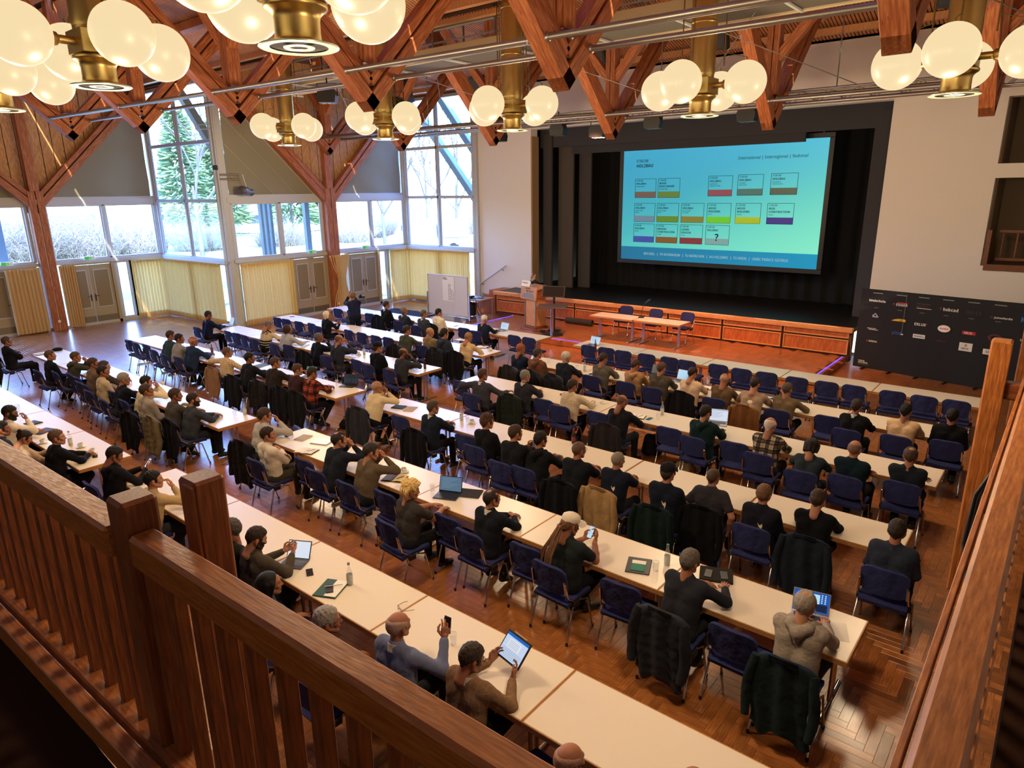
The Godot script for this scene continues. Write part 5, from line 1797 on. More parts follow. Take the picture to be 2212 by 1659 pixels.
	gear.box(Vector3(0, 0.05, 0), Vector3(0.3, 0.1, 0.22), Basis.IDENTITY, 0.01)
	gear.tube([Vector3(0.15, 0.06, 0), Vector3(0.35, 0.04, 0.1), Vector3(0.5, 0.0, 0.2), Vector3(0.56, -0.4, 0.25), Vector3(0.6, -0.68, 0.1)], 0.014, 6)
	gear.tube([Vector3(0.15, 0.05, 0.05), Vector3(0.4, 0.03, 0.15), Vector3(0.55, -0.1, 0.3), Vector3(0.75, -0.5, 0.2), Vector3(1.0, -0.7, 0.1)], 0.012, 6)
	gear.tube([Vector3(-0.1, 0.1, 0.05), Vector3(0.0, 0.14, 0.12), Vector3(0.12, 0.1, 0.16)], 0.012, 6)
	single("mixer_box", gear.mesh(), M.plastic, "small black control box with drooping cables on the side table", "control box", at(Vector3(-17.95, 0.726, -19.35)))
	o = thing("black_case", "black trolley case standing under the side table", "case", Vector3(-18.0, 0, -19.4), 0.2)
	part(o, "body", boxm(Vector3(0.42, 0.5, 0.26), 0.05), plain("15161b", 0.6), at(Vector3(0, 0.28, 0)))
	part(o, "handle", boxm(Vector3(0.2, 0.05, 0.04), 0.015), M.plastic, at(Vector3(0, 0.55, 0)))
	o = thing("blue_case", "dark blue bag beside the black case behind the whiteboard", "bag", Vector3(-18.5, 0, -19.2), 0.1)
	part(o, "body", boxm(Vector3(0.3, 0.45, 0.22), 0.06), plain("1a3a5a", 0.7), at(Vector3(0, 0.24, 0)))
	# handrail on the white wall and steps up to the stage
	o = thing("wall_handrail", "sloping white steel handrail on the white wall left of the stage", "handrail", Vector3(0, 0, -21.2))
	var hr := MB.new()
	hr.tube([Vector3(-19.1, 0.98, 0), Vector3(-17.66, 1.82, 0)], 0.026, 10)
	part(o, "bar", hr.mesh(), M.frame)
	for q in [[-18.95, 1.06], [-17.85, 1.7]]:
		hr = MB.new()
		hr.tube([Vector3(q[0], q[1], 0), Vector3(q[0], q[1] - 0.08, -0.02), Vector3(q[0], q[1] - 0.08, -0.1)], 0.014, 6)
		part(o, "bracket", hr.mesh(), M.steel)
	o = thing("stage_steps", "dark steps rising along the white wall to the stage", "steps", Vector3(-18.3, 0, -20.75))
	for k in 5: part(o, "step", boxm(Vector3(0.3, 0.19 * (k + 1), 0.9), 0.01), M.panel, at(Vector3(-0.55 + 0.3 * k, 0.095 * (k + 1), 0)))
	# dark floor mat
	single("floor_mat", boxm(Vector3(2.6, 0.012, 1.5), 0.005), cloth_flat("3c3e42"), "dark grey doormat on the parquet before the last double door", "mat", at(Vector3(-20.6, 0.007, -18.2)))
	build_banner()

func build_banner() -> void:
	# black sponsor wall with its rows of emblems
	var o := thing("sponsor_wall", "wide black fabric banner wall printed with rows of company emblems at the right of the stage", "banner", Vector3(-4.2, 0, -19.72), -0.2)
	var w := 4.6
	var h := 2.12
	var b := MB.new()
	b.grid(40, 10, func(u, v): return Vector3(u * w, 0.02 + v * (h - 0.02), 0.012 * sin(u * 23.0) * (1.0 - v) + 0.006 * sin(u * 61.0 + v * 3.0)), 0.012)
	part(o, "fabric", b.mesh(), plain("17171a", 0.85))
	part(o, "seam", boxm(Vector3(0.012, 1.0, 0.006)), plain("6a6a6c", 0.7), at(Vector3(1.12, h - 0.55, 0.02)))
	for k in 7:
		var f := MB.new()
		f.box(Vector3(0.3 + k * 0.66, 0.02, 0.05), Vector3(0.05, 0.03, 0.34), Basis.IDENTITY, 0.008)
		part(o, "foot", f.mesh(), M.plastic)
	var wt := plain("d8d6d0", 0.8)
	var red := plain("b02a2e", 0.7)
	var grn := plain("2c3c38", 0.8)
	var dr := plain("5c2a28", 0.8)
	var blu := plain("2d4f96", 0.7)
	var word := func(s: String, x: float, y: float, hh: float, m: Material, weight := 700) -> void:
		part(o, "lettering", text_mesh(s, hh, "Droid Sans", weight), m, at(Vector3(x, y, 0.026)))
	var mark := func(x: float, y: float, ww: float, hh: float, m: Material, called := "emblem") -> void:
		part(o, called, boxm(Vector3(ww, hh, 0.006), 0.002), m, at(Vector3(x, y, 0.022)))
	var cols := [0.42, 1.0, 1.52, 2.06, 2.6, 3.14, 3.78]
	for k in 7:
		mark.call(cols[k], h - 0.09, 0.24, 0.02, plain("8c8a86", 0.8), "caption")
		mark.call(cols[k], h - 0.47, 0.11, 0.016, plain("6c6a68", 0.8), "caption")
	word.call("binderholz", 0.22, h - 0.29, 0.085, wt); mark.call(0.62, h - 0.3, 0.03, 0.03, wt)
	mark.call(1.04, h - 0.28, 0.26, 0.025, red); mark.call(0.84, h - 0.32, 0.035, 0.035, red); word.call("EGGER", 0.89, h - 0.33, 0.095, wt)
	mark.call(1.53, h - 0.25, 0.32, 0.03, grn); word.call("HOLZBAU", 1.37, h - 0.31, 0.07, dr); mark.call(1.55, h - 0.36, 0.34, 0.012, wt)
	mark.call(1.92, h - 0.31, 0.05, 0.06, dr); word.call("hsbcad", 1.97, h - 0.32, 0.11, wt)
	word.call("INDEX", 2.46, h - 0.33, 0.12, grn)
	mark.call(3.0, h - 0.38, 0.06, 0.05, grn); word.call("JamesHardie", 3.05, h - 0.38, 0.065, wt)
	word.call("KNAUF", 3.56, h - 0.36, 0.17, plain("1f6fae", 0.6))
	# second row
	b = MB.new()
	b.extrude(PackedVector2Array([Vector2(-0.07, -0.02), Vector2(0, 0.05), Vector2(0.07, -0.02), Vector2(0.05, -0.02), Vector2(0, 0.03), Vector2(-0.05, -0.02)]), 0.006)
	part(o, "emblem", b.mesh(), wt, at(Vector3(0.42, h - 0.66, 0.024)))
	mark.call(0.42, h - 0.7, 0.14, 0.07, blu); word.call("Bauder", 0.355, h - 0.7, 0.05, wt)
	b = MB.new()
	b.extrude(PackedVector2Array([Vector2(-0.17, -0.03), Vector2(0.17, -0.03), Vector2(0.17, 0.03), Vector2(0.0, 0.035), Vector2(-0.1, 0.01)]), 0.006)
	part(o, "emblem", b.mesh(), plain("d8b02a", 0.6), at(Vector3(1.0, h - 0.72, 0.022)))
	word.call("holz", 1.03, h - 0.73, 0.045, plain("2a2416", 0.8))
	word.call("ERLUS", 1.38, h - 0.76, 0.1, wt); mark.call(1.66, h - 0.74, 0.05, 0.05, dr)
	b = MB.new()
	b.lathe([Vector2(0, 0.004), Vector2(0.135, 0.004), Vector2(0.135, 0.004), Vector2(0.14, 0)], 28, Transform3D(Basis(Vector3.RIGHT, PI / 2).scaled(Vector3(1, 0.62, 1)), Vector3.ZERO))
	part(o, "emblem", b.mesh(), plain("e8dcd4", 0.7), at(Vector3(2.06, h - 0.79, 0.022)))
	word.call("Henkel", 1.965, h - 0.79, 0.062, red)
	mark.call(2.6, h - 0.82, 0.28, 0.08, red); word.call("HILTI", 2.5, h - 0.82, 0.07, wt)
	b = MB.new()
	b.lathe([Vector2(0.1, 0.0), Vector2(0.14, 0.004), Vector2(0.15, 0.0)], 28, Transform3D(Basis(Vector3.RIGHT, PI / 2).scaled(Vector3(1, 0.6, 1)), Vector3.ZERO))
	part(o, "emblem", b.mesh(), dr, at(Vector3(3.14, h - 0.86, 0.022)))
	word.call("Isofloc", 3.03, h - 0.87, 0.065, dr)
	word.call("isover", 3.62, h - 0.82, 0.07, wt); word.call("rigips", 3.65, h - 0.92, 0.07, wt)
	# third and fourth row
	word.call("MAYR-MELNHOF", 0.26, h - 1.02, 0.032, wt); mark.call(0.42, h - 1.05, 0.24, 0.014, wt)
	word.call("pitzl", 0.88, h - 1.05, 0.12, blu); mark.call(1.12, h - 1.07, 0.08, 0.03, wt)
	mark.call(1.53, h - 1.06, 0.28, 0.1, wt); word.call("Rothoblaas", 1.42, h - 1.06, 0.045, blu)
	word.call("SIHGA", 1.94, h - 1.1, 0.075, dr)
	mark.call(2.58, h - 1.16, 0.28, 0.2, wt); word.call("HECO", 2.49, h - 1.2, 0.065, plain("2a2a2c", 0.8)); mark.call(2.58, h - 1.12, 0.05, 0.05, plain("b07a4a", 0.7))
	mark.call(3.1, h - 1.2, 0.31, 0.13, wt); word.call("SIGA", 3.0, h - 1.2, 0.085, blu)
	mark.call(0.3, h - 1.36, 0.035, 0.035, red); word.call("WÜRTH", 0.34, h - 1.36, 0.065, wt)
	word.call("FORUM", 0.14, 0.2, 0.05, wt); word.call("HOLZBAU", 0.14, 0.155, 0.06, wt); mark.call(0.28, 0.105, 0.28, 0.012, plain("6a6a6c", 0.8))
# ------------------------------------------------------------------ chairs
var chair_proto: Node3D

func make_chair() -> Node3D:
	var o := thing("upholstered_chair", "", "chair")
	var s := MB.new()
	s.grid(10, 10, func(u, v):
		var x: float = (u - 0.5) * 0.46
		var z: float = (v - 0.5) * 0.44
		var e: float = maxf(absf(u - 0.5), absf(v - 0.5)) * 2.0
		return Vector3(x * (1.0 - 0.06 * v), 0.455 + 0.018 * (1.0 - pow(e, 4)) - 0.02 * clampf((0.2 - v) * 4.0, 0, 1), -z), 0.05)
	part(o, "seat", s.mesh(), M.seat)
	var b := MB.new()
	b.grid(14, 10, func(u, v):
		var x: float = (u - 0.5) * 0.45
		var corner: float = 1.0 - 0.35 * pow(absf(u - 0.5) * 2.0, 6.0)
		var y: float = 0.735 + (v - 0.5) * 0.33 * corner
		return Vector3(x, y, 0.235 + (y - 0.6) * 0.2 - 0.035 * pow(absf(u - 0.5) * 2.0, 2.0)), 0.035)
	part(o, "backrest", b.mesh(), M.seat)
	for e in [-1.0, 1.0]:
		var l := MB.new()
		l.tube([Vector3(e * 0.235, 0.45, 0.02), Vector3(e * 0.24, 0.40, -0.12), Vector3(e * 0.255, 0.0, -0.21)], 0.0115, 8)
		part(o, "leg", l.mesh(), M.chrome)
		l = MB.new()
		l.tube([Vector3(e * 0.235, 0.45, 0.0), Vector3(e * 0.24, 0.40, 0.14), Vector3(e * 0.255, 0.0, 0.26)], 0.0115, 8)
		part(o, "leg", l.mesh(), M.chrome)
		l = MB.new()
		l.tube([Vector3(e * 0.236, 0.44, 0.08), Vector3(e * 0.236, 0.55, 0.215), Vector3(e * 0.226, 0.72, 0.255)], 0.0115, 8)
		l.bar(Vector3(e * 0.222, 0.60, 0.235), Vector3(e * 0.218, 0.76, 0.262), 0.014, 0.03)
		part(o, "back_tube", l.mesh(), M.chrome)
		l = MB.new()
		l.box(Vector3(e * 0.243, 0.43, 0.08), Vector3(0.04, 0.075, 0.11), Basis.IDENTITY, 0.012)
		for z in [-0.21, 0.26]: l.lathe([Vector2(0.0, 0.0), Vector2(0.014, 0.0), Vector2(0.015, 0.03), Vector2(0.012, 0.035)], 8, Transform3D(Basis.IDENTITY, Vector3(e * 0.255, 0, z)))
		part(o, "joint", l.mesh(), M.plastic)
	return o

# ------------------------------------------------------------------ textures of patterned clothing
func pattern(kind: String) -> StandardMaterial3D:
	var key := "pat_" + kind
	if mats.has(key): return mats[key]
	var m := StandardMaterial3D.new()
	m.roughness = 0.92
	m.metallic_specular = 0.2
	m.uv1_triplanar = true
	m.uv1_triplanar_sharpness = 6.0
	var n := 192
	var im := Image.create(n, n, false, Image.FORMAT_RGB8)
	var rng := RandomNumberGenerator.new()
	rng.seed = kind.hash() % 9999
	var sc := 5.0
	if kind.begins_with("plaid"):
		var cs: Array = {"plaid_cream": ["d6c09a", "5a3630", "8a5a48"], "plaid_red": ["8e3826", "17151c", "c8a088"], "plaid_black": ["c6b496", "17161a", "5a5048"]}[kind]
		sc = {"plaid_cream": 11.0, "plaid_red": 6.0, "plaid_black": 8.0}[kind]
		for y in n:
			for x in n:
				var c := hexc(cs[0])
				for q in [x, y]:
					if kind == "plaid_cream":
						if q % 96 < 10 or (q % 96 > 20 and q % 96 < 26): c = c.lerp(hexc(cs[1]), 0.62)
					elif kind == "plaid_red":
						if q < 70: c = c.lerp(hexc(cs[1]), 0.62)
						if q > 124 and q < 132: c = c.lerp(hexc(cs[2]), 0.7)
					else:
						if q < 96: c = c.lerp(hexc(cs[1]), 0.66)
						if (q > 120 and q < 126) or (q > 150 and q < 156): c = c.lerp(hexc(cs[1]), 0.7)
						if q > 44 and q < 50: c = c.lerp(hexc(cs[0]), 0.4)
				im.set_pixel(x, y, c)
	elif kind == "stripes":
		sc = 2.0
		for y in n:
			var on := y < 70 or (y % 24 < 8 and y < 150)
			for x in n: im.set_pixel(x, y, hexc("d0bd98") if on else hexc("18171b"))
	elif kind == "tweed":
		sc = 5.0
		for y in n:
			for x in n:
				var c := hexc("7a5c44").lerp(hexc("94765a"), rng.randf())
				if (x + y) % 6 < 3: c = c.darkened(0.10)
				if x % 64 < 3 or y % 64 < 3: c = c.lerp(hexc("b89a78"), 0.5)
				im.set_pixel(x, y, c)
	elif kind == "fleece":
		sc = 4.0
		for y in n:
			for x in n: im.set_pixel(x, y, hexc("3a3026").lerp(hexc("8a7a62"), pow(rng.randf(), 1.5)))
	elif kind == "heather":
		sc = 3.0
		im.fill(hexc("9a8f84"))
		for k in 1500:
			var x := rng.randi_range(0, n - 1)
			var y := rng.randi_range(0, n - 1)
			var c := hexc("5c544c").lerp(hexc("c2b6a8"), rng.randf())
			for q in rng.randi_range(4, 22): im.set_pixel((x + q) % n, (y + q / 7) % n, c)
	elif kind == "leopard":
		sc = 5.0
		im.fill(hexc("d8c8a8"))
		for k in 420:
			var x := rng.randi_range(0, n - 1)
			var y := rng.randi_range(0, n - 1)
			for a in rng.randi_range(3, 6):
				for b in rng.randi_range(2, 5): im.set_pixel((x + a) % n, (y + b) % n, hexc("4a3826").lightened(rng.randf() * 0.2))
	m.albedo_texture = ImageTexture.create_from_image(im)
	m.uv1_scale = Vector3.ONE * sc
	if kind == "heather": m.uv1_scale = Vector3(3.0, 6.0, 3.0)
	m.normal_enabled = true
	m.normal_texture = noise_tex("wrinkle", 0.012, [], 256, FastNoiseLite.TYPE_SIMPLEX_SMOOTH, 3, true, 10.0)
	m.normal_scale = 0.4
	mats[key] = m
	return m

func fabric(s: String) -> StandardMaterial3D:
	return cloth(s) if s.length() == 6 and s.is_valid_hex_number() else pattern(s)

func skin_mat() -> StandardMaterial3D:
	if mats.has("skin"): return mats["skin"]
	var m := StandardMaterial3D.new()
	m.albedo_color = Color.WHITE
	m.vertex_color_use_as_albedo = true
	m.roughness = 0.55
	m.metallic_specular = 0.35
	m.subsurf_scatter_enabled = true
	m.subsurf_scatter_strength = 0.12
	mats["skin"] = m
	return m

func hair_mat(col: String) -> StandardMaterial3D:
	var key := "hair" + col
	if mats.has(key): return mats[key]
	var m := StandardMaterial3D.new()
	m.albedo_color = hexc(col)
	m.roughness = 0.6
	m.metallic_specular = 0.35
	m.normal_enabled = true
	m.normal_texture = noise_tex("hairnormal", 0.03, [], 256, FastNoiseLite.TYPE_SIMPLEX_SMOOTH, 3, true, 8.0)
	m.normal_scale = 0.9
	m.uv1_triplanar = true
	m.uv1_scale = Vector3(16, 3.0, 16)
	mats[key] = m
	return m

# ------------------------------------------------------------------ heads, hands, hair
var head_lod := []
var hand_lod := {}
var hair_cache := {}

func head_field() -> Body:
	var b := Body.new()
	b.ell(Vector3(0, 0.028, 0.012), Vector3(0.077, 0.092, 0.098))
	b.ell(Vector3(0, 0.02, -0.03), Vector3(0.068, 0.075, 0.062))
	b.cap(Vector3(0, -0.02, -0.045), Vector3(0, -0.085, -0.058), 0.052, 0.034)
	for s in [-1.0, 1.0]:
		b.cap(Vector3(s * 0.054, -0.045, 0.0), Vector3(s * 0.018, -0.094, -0.066), 0.022, 0.02)
		b.ell(Vector3(s * 0.042, -0.018, -0.068), Vector3(0.024, 0.022, 0.022))
		b.ell(Vector3(s * 0.079, -0.006, 0.012), Vector3(0.011, 0.032, 0.019), Basis(Vector3.UP, s * 0.35))
	b.cap(Vector3(-0.036, 0.027, -0.083), Vector3(0.036, 0.027, -0.083), 0.012)
	b.cap(Vector3(0, 0.012, -0.094), Vector3(0, -0.028, -0.112), 0.008, 0.012)
	b.cap(Vector3(-0.012, -0.030, -0.100), Vector3(0.012, -0.030, -0.100), 0.009)
	b.cap(Vector3(-0.019, -0.057, -0.092), Vector3(0.019, -0.057, -0.092), 0.007)
	b.cap(Vector3(-0.015, -0.068, -0.091), Vector3(0.015, -0.068, -0.091), 0.008)
	b.ell(Vector3(0, -0.098, -0.076), Vector3(0.022, 0.017, 0.018))
	b.cap(Vector3(0, -0.05, 0.018), Vector3(0, -0.185, 0.032), 0.052, 0.058)
	return b

func head_mesh(lod: int) -> MB:
	while head_lod.size() < 2:
		var m := head_field().build(0.0055 if head_lod.size() == 0 else 0.0095, 0.016)
		for i in m.v.size():
			var p := m.v[i]
			var c := Color(1, 1, 1)
			if absf(p.x) < 0.026 and p.y < -0.05 and p.y > -0.076 and p.z < -0.09: c = Color(0.85, 0.55, 0.52)
			elif absf(absf(p.x) - 0.033) < 0.017 and absf(p.y - 0.010) < 0.010 and p.z < -0.07: c = Color(0.62, 0.5, 0.46)
			elif absf(p.x) > 0.074 or (absf(p.x) < 0.016 and p.z < -0.105): c = Color(1.0, 0.86, 0.82)
			m.c[i] = c
		head_lod.append(m)
	return head_lod[lod]

func hand_mesh(kind: String, lod: int) -> MB:
	# right hand, wrist at the origin, fingers towards -z, palm towards -y, thumb on the -x side
	var key := "%s%d" % [kind, lod]
	if hand_lod.has(key): return hand_lod[key]
	var curl: float = {"flat": 0.28, "curl": 0.85, "grip": 0.62}[kind]
	var b := Body.new()
	b.cap(Vector3(0, 0, 0.03), Vector3(0, 0, -0.02), 0.027, 0.026)
	for k in 4:
		var x := -0.030 + 0.0205 * k
		b.cap(Vector3(x * 0.5, 0, -0.015), Vector3(x, 0.002 - 0.002 * absf(k - 1.3), -0.082 + 0.005 * absf(k - 1.0)), 0.0135, 0.0115)
	b.cap(Vector3(-0.018, -0.008, -0.02), Vector3(-0.026, -0.008, -0.055), 0.015, 0.012)
	var lens := [[0.040, 0.025, 0.02], [0.045, 0.028, 0.021], [0.041, 0.026, 0.02], [0.032, 0.02, 0.018]]
	for k in 4:
		var x := -0.030 + 0.0205 * k
		var p := Vector3(x, 0.002 - 0.002 * absf(k - 1.3), -0.084 + 0.005 * absf(k - 1.0))
		var a := 0.12 + curl * 0.35
		var side := (k - 1.5) * 0.06
		var r := 0.0092 if k < 3 else 0.0078
		for j in 3:
			var e: Vector3 = p + Vector3(side * cos(a), -sin(a), -cos(a)) * lens[k][j]
			b.cap(p, e, r, r * 0.9)
			r *= 0.9
			p = e
			a += curl * (0.9 if j == 0 else 0.7)
	var t0 := Vector3(-0.026, -0.008, -0.022)
	var t1 := t0 + Vector3(-0.030, -0.012, -0.026)
	var t2 := t1 + Vector3(-0.010 + curl * 0.012, -0.008, -0.030)
	var t3 := t2 + Vector3(0.004 + curl * 0.012, -0.006, -0.022)
	b.cap(t0, t1, 0.014, 0.011); b.cap(t1, t2, 0.011, 0.0095); b.cap(t2, t3, 0.0095, 0.0078)
	var m := b.build(0.0042 if lod == 0 else 0.0072, 0.006)
	hand_lod[key] = m
	return m

func smooth01(a: float, b: float, x: float) -> float:
	var t := clampf((x - a) / (b - a), 0.0, 1.0)
	return t * t * (3.0 - 2.0 * t)

func hair_cover(p: Vector3, style: String) -> float:
	var f := -p.z / 0.09
	var line: float
	if f > 0.1: line = lerpf(0.012, 0.066, smooth01(0.1, 0.75, f))
	elif f > -0.45: line = 0.012
	else: line = lerpf(0.012, -0.075, smooth01(-0.45, -0.85, f))
	if f > 0.15 and f < 0.42 and absf(p.x) > 0.06: line = -0.02
	if absf(p.x) > 0.078 and p.y < 0.03: return 0.0
	var c := smooth01(line - 0.008, line + 0.014, p.y)
	if style == "bald" or style == "bald2":
		c *= 1.0 - smooth01(0.045, 0.075, p.y + clampf(f, -0.6, 0.6) * 0.03)
		if style == "bald2": c *= 0.4
	elif style == "recede":
		c *= 1.0 - (1.0 - smooth01(0.02, 0.05, Vector2(p.x, p.z - 0.045).length())) * smooth01(0.05, 0.08, p.y)
		if f > 0.1: c *= 1.0 - smooth01(0.02, 0.05, absf(p.x)) * smooth01(0.05, 0.075, p.y) * 0.9
	return c

func shell(lod: int, thick: float, cover: Callable, noise_amp := 0.25, nfreq := 40.0) -> MB:
	var h := head_mesh(lod)
	var o := MB.new()
	var id := PackedInt32Array()
	id.resize(h.v.size()); id.fill(-1)
	var cv := PackedFloat32Array()
	cv.resize(h.v.size())
	var nz := FastNoiseLite.new()
	nz.frequency = nfreq
	nz.seed = 4
	for i in h.v.size(): cv[i] = cover.call(h.v[i]) if h.v[i].y > -0.13 else 0.0
	for k in range(0, h.ix.size(), 3):
		if maxf(cv[h.ix[k]], maxf(cv[h.ix[k + 1]], cv[h.ix[k + 2]])) < 0.06: continue
		for e in 3:
			var i := h.ix[k + e]
			if id[i] < 0:
				var t := cv[i] * thick * (1.0 + noise_amp * nz.get_noise_3dv(h.v[i] * Vector3(1, 0.4, 1))) - (1.0 - smooth01(0.0, 0.4, cv[i])) * 0.004
				o.v.append(h.v[i] + h.n[i] * t); o.n.append(h.n[i]); o.t.append(Vector2.ZERO); o.c.append(Color.WHITE)
				id[i] = o.v.size() - 1
			o.ix.append(id[i])
	# fresh smooth normals
	var acc := PackedVector3Array()
	acc.resize(o.v.size())
	for k in range(0, o.ix.size(), 3):
		var nn := (o.v[o.ix[k + 2]] - o.v[o.ix[k]]).cross(o.v[o.ix[k + 1]] - o.v[o.ix[k]])
		for e in 3: acc[o.ix[k + e]] += nn
	for i in acc.size(): o.n[i] = acc[i].normalized()
	return o

func hair_mesh(style: String, lod: int) -> Mesh:
	var key := "%s%d" % [style, lod]
	if hair_cache.has(key): return hair_cache[key]
	var o: MB
	match style:
		"buzz": o = shell(lod, 0.005, func(p): return hair_cover(p, "short"), 0.1)
		"bald": o = shell(lod, 0.007, func(p): return hair_cover(p, "bald"), 0.3)
		"bald2": o = shell(lod, 0.003, func(p): return hair_cover(p, "bald2"), 0.3)
		"recede": o = shell(lod, 0.013, func(p): return hair_cover(p, "recede"), 0.5)
		"spiky":
			o = shell(lod, 0.016, func(p): return hair_cover(p, "short") * (1.0 + 1.6 * smooth01(0.06, 0.12, p.y)), 0.8, 60.0)
		"short_long": o = shell(lod, 0.022, func(p): return hair_cover(p, "short") , 0.4)
		"blond":
			o = shell(lod, 0.032, func(p): return hair_cover(p, "short") * (0.7 + 0.5 * smooth01(0.0, 0.1, p.y)), 0.9, 55.0)
			var rng := RandomNumberGenerator.new()
			rng.seed = 8
			for k in 34:
				var a := rng.randf_range(-1.2, 1.2) + PI / 2
				var el := rng.randf_range(0.1, 1.1)
				var d := Vector3(cos(a) * cos(el), sin(el), sin(a) * cos(el))
				var p0 := Vector3(0, 0.03, 0.01) + d * 0.095
				o.tube([p0, p0 + d * 0.03 + Vector3(0, -0.02, 0.005), p0 + d * 0.026 + Vector3(0.0, -0.075, 0.012), p0 + d * 0.006 + Vector3(0, -0.115, 0.0)], [0.013, 0.014, 0.011, 0.002], 6, true, 0.5)
		"bob", "longblack":
			var b := Body.new()
			b.ell(Vector3(0, 0.03, 0.018), Vector3(0.098, 0.105, 0.112))
			var drop := -0.075 if style == "bob" else -0.30
			for k in 7:
				var a := lerpf(-0.35, PI + 0.35, k / 6.0)
				var r := Vector3(cos(a) * 0.082, 0, sin(a) * 0.085 + 0.012)
				b.cap(r + Vector3(0, 0.03, 0), r * Vector3(1.05, 0, 1.1) + Vector3(0, drop + 0.012 * sin(k * 2.4), 0), 0.034, 0.026)
			b.cuts.append([Vector3(0, 0.32, 0.95).normalized(), -0.030])
			o = b.build(0.008, 0.02)
		"bun":
			o = shell(lod, 0.012, func(p): return hair_cover(p, "short"), 0.3)
			var b := Body.new()
			b.ell(Vector3(0, 0.085, 0.10), Vector3(0.04, 0.034, 0.036))
			b.cap(Vector3(-0.03, 0.08, 0.11), Vector3(0.03, 0.10, 0.10), 0.02)
			o.put(b.build(0.007, 0.01), Transform3D.IDENTITY)
		"dreads":
			o = shell(lod, 0.014, func(p): return hair_cover(p, "short"), 0.5)
			var rng := RandomNumberGenerator.new()
			rng.seed = 12
			for k in 26:
				var a := rng.randf_range(-1.3, 1.3)
				var st := Vector3(sin(a) * 0.075, rng.randf_range(-0.03, 0.05), 0.02 + cos(a) * 0.085)
				var tie := Vector3(rng.randf_range(-0.025, 0.025), -0.03, 0.125 + rng.randf_range(-0.015, 0.02))
				var sx := rng.randf_range(-0.07, 0.07)
				o.tube([st, st.lerp(tie, 0.6) + Vector3(0, 0.0, 0.012), tie, tie + Vector3(sx * 0.5, -0.16, 0.035), tie + Vector3(sx, -0.30, 0.06 + rng.randf() * 0.02), tie + Vector3(sx * 1.1, -0.42 - rng.randf() * 0.12, 0.05)], [0.008, 0.009, 0.010, 0.010, 0.009, 0.004], 6)
			o.tube([Vector3(-0.035, -0.025, 0.125), Vector3(0.035, -0.03, 0.13)], 0.022, 8)
		_: o = shell(lod, 0.014, func(p): return hair_cover(p, "short") * (0.8 + 0.55 * smooth01(0.04, 0.12, p.y)), 0.6)
	hair_cache[key] = o.mesh()
	return hair_cache[key]

func cached(key: String, make: Callable) -> Mesh:
	if not hair_cache.has(key): hair_cache[key] = make.call()
	return hair_cache[key]

func beard_mesh(lod: int, thick: float) -> Mesh:
	return cached("beard%d_%.3f" % [lod, thick], func(): return shell(lod, thick, func(p):
		var f: float = -p.z / 0.09
		var c: float = smooth01(0.02, 0.3, f) * (1.0 - smooth01(-0.042, -0.025, p.y)) * smooth01(-0.125, -0.11, p.y)
		if absf(p.x) < 0.024 and p.y > -0.077 and p.y < -0.049: c = 0.0
		if absf(p.x) > 0.05 and p.y < 0.0 and f > 0.0: c = maxf(c, smooth01(0.05, 0.058, absf(p.x)) * (1.0 - smooth01(-0.02, 0.0, p.y)) * smooth01(-0.1, -0.08, p.y))
		return c).mesh())

func glasses_mesh() -> Mesh:
	return cached("glasses", func():
		var m := MB.new()
		for s in [-1.0, 1.0]:
			var ring := []
			for k in 13:
				var a := TAU * k / 12
				ring.append(Vector3(s * 0.034 + cos(a) * 0.024, 0.012 + sin(a) * 0.018, -0.106 + 0.006 * absf(cos(a))))
			m.tube(ring, 0.0022, 5, false)
			m.tube([Vector3(s * 0.058, 0.016, -0.1), Vector3(s * 0.082, 0.014, -0.03), Vector3(s * 0.086, 0.008, 0.015)], 0.0024, 5)
		m.tube([Vector3(-0.01, 0.015, -0.11), Vector3(0, 0.019, -0.113), Vector3(0.01, 0.015, -0.11)], 0.0022, 5)
		return m.mesh())

func eyes_mesh() -> Mesh:
	return cached("eyes", func():
		var m := MB.new()
		for s in [-1.0, 1.0]: m.ball(Vector3(s * 0.033, 0.011, -0.0825), Vector3(0.0115, 0.0075, 0.0085), 10, 6)
		return m.mesh())

func iris_mesh() -> Mesh:
	return cached("iris", func():
		var m := MB.new()
		for s in [-1.0, 1.0]: m.ball(Vector3(s * 0.033, 0.011, -0.0885), Vector3(0.0052, 0.0055, 0.004), 8, 6)
		return m.mesh())

func brows_mesh() -> Mesh:
	return cached("brows", func():
		var m := MB.new()
		for s in [-1.0, 1.0]: m.tube([Vector3(s * 0.016, 0.030, -0.0965), Vector3(s * 0.033, 0.035, -0.0935), Vector3(s * 0.05, 0.029, -0.083)], [0.004, 0.0045, 0.002], 5)
		return m.mesh())

func cap_mesh(kind: String) -> Mesh:
	return cached("cap_" + kind, func():
		var m := MB.new()
		if kind == "beanie":
			m.lathe([Vector2(0.094, 0.035), Vector2(0.098, 0.055), Vector2(0.095, 0.08), Vector2(0.08, 0.115), Vector2(0.05, 0.135), Vector2(0.0, 0.142)], 22, Transform3D(Basis.IDENTITY.scaled(Vector3(0.92, 1, 1.14)), Vector3(0, 0, 0.012)))
		else:
			m.lathe([Vector2(0.094, 0.045), Vector2(0.1, 0.075), Vector2(0.09, 0.115), Vector2(0.055, 0.138), Vector2(0.012, 0.146), Vector2(0.012, 0.152), Vector2(0.0, 0.154)], 22, Transform3D(Basis.IDENTITY.scaled(Vector3(0.92, 1, 1.13)), Vector3(0, 0, 0.012)))
			m.grid(10, 5, func(u, v):
				var a: float = (u - 0.5) * 2.3
				var r: float = 0.09 + v * (0.085 if kind == "cap_white" else 0.045) * cos(a * 0.75)
				return Vector3(sin(a) * r * 0.95, 0.058 - 0.02 * v + 0.012 * cos(a * 1.4) * v - 0.01 * absf(a), -cos(a) * r * 1.12 + 0.012), 0.006)
		return m.mesh())

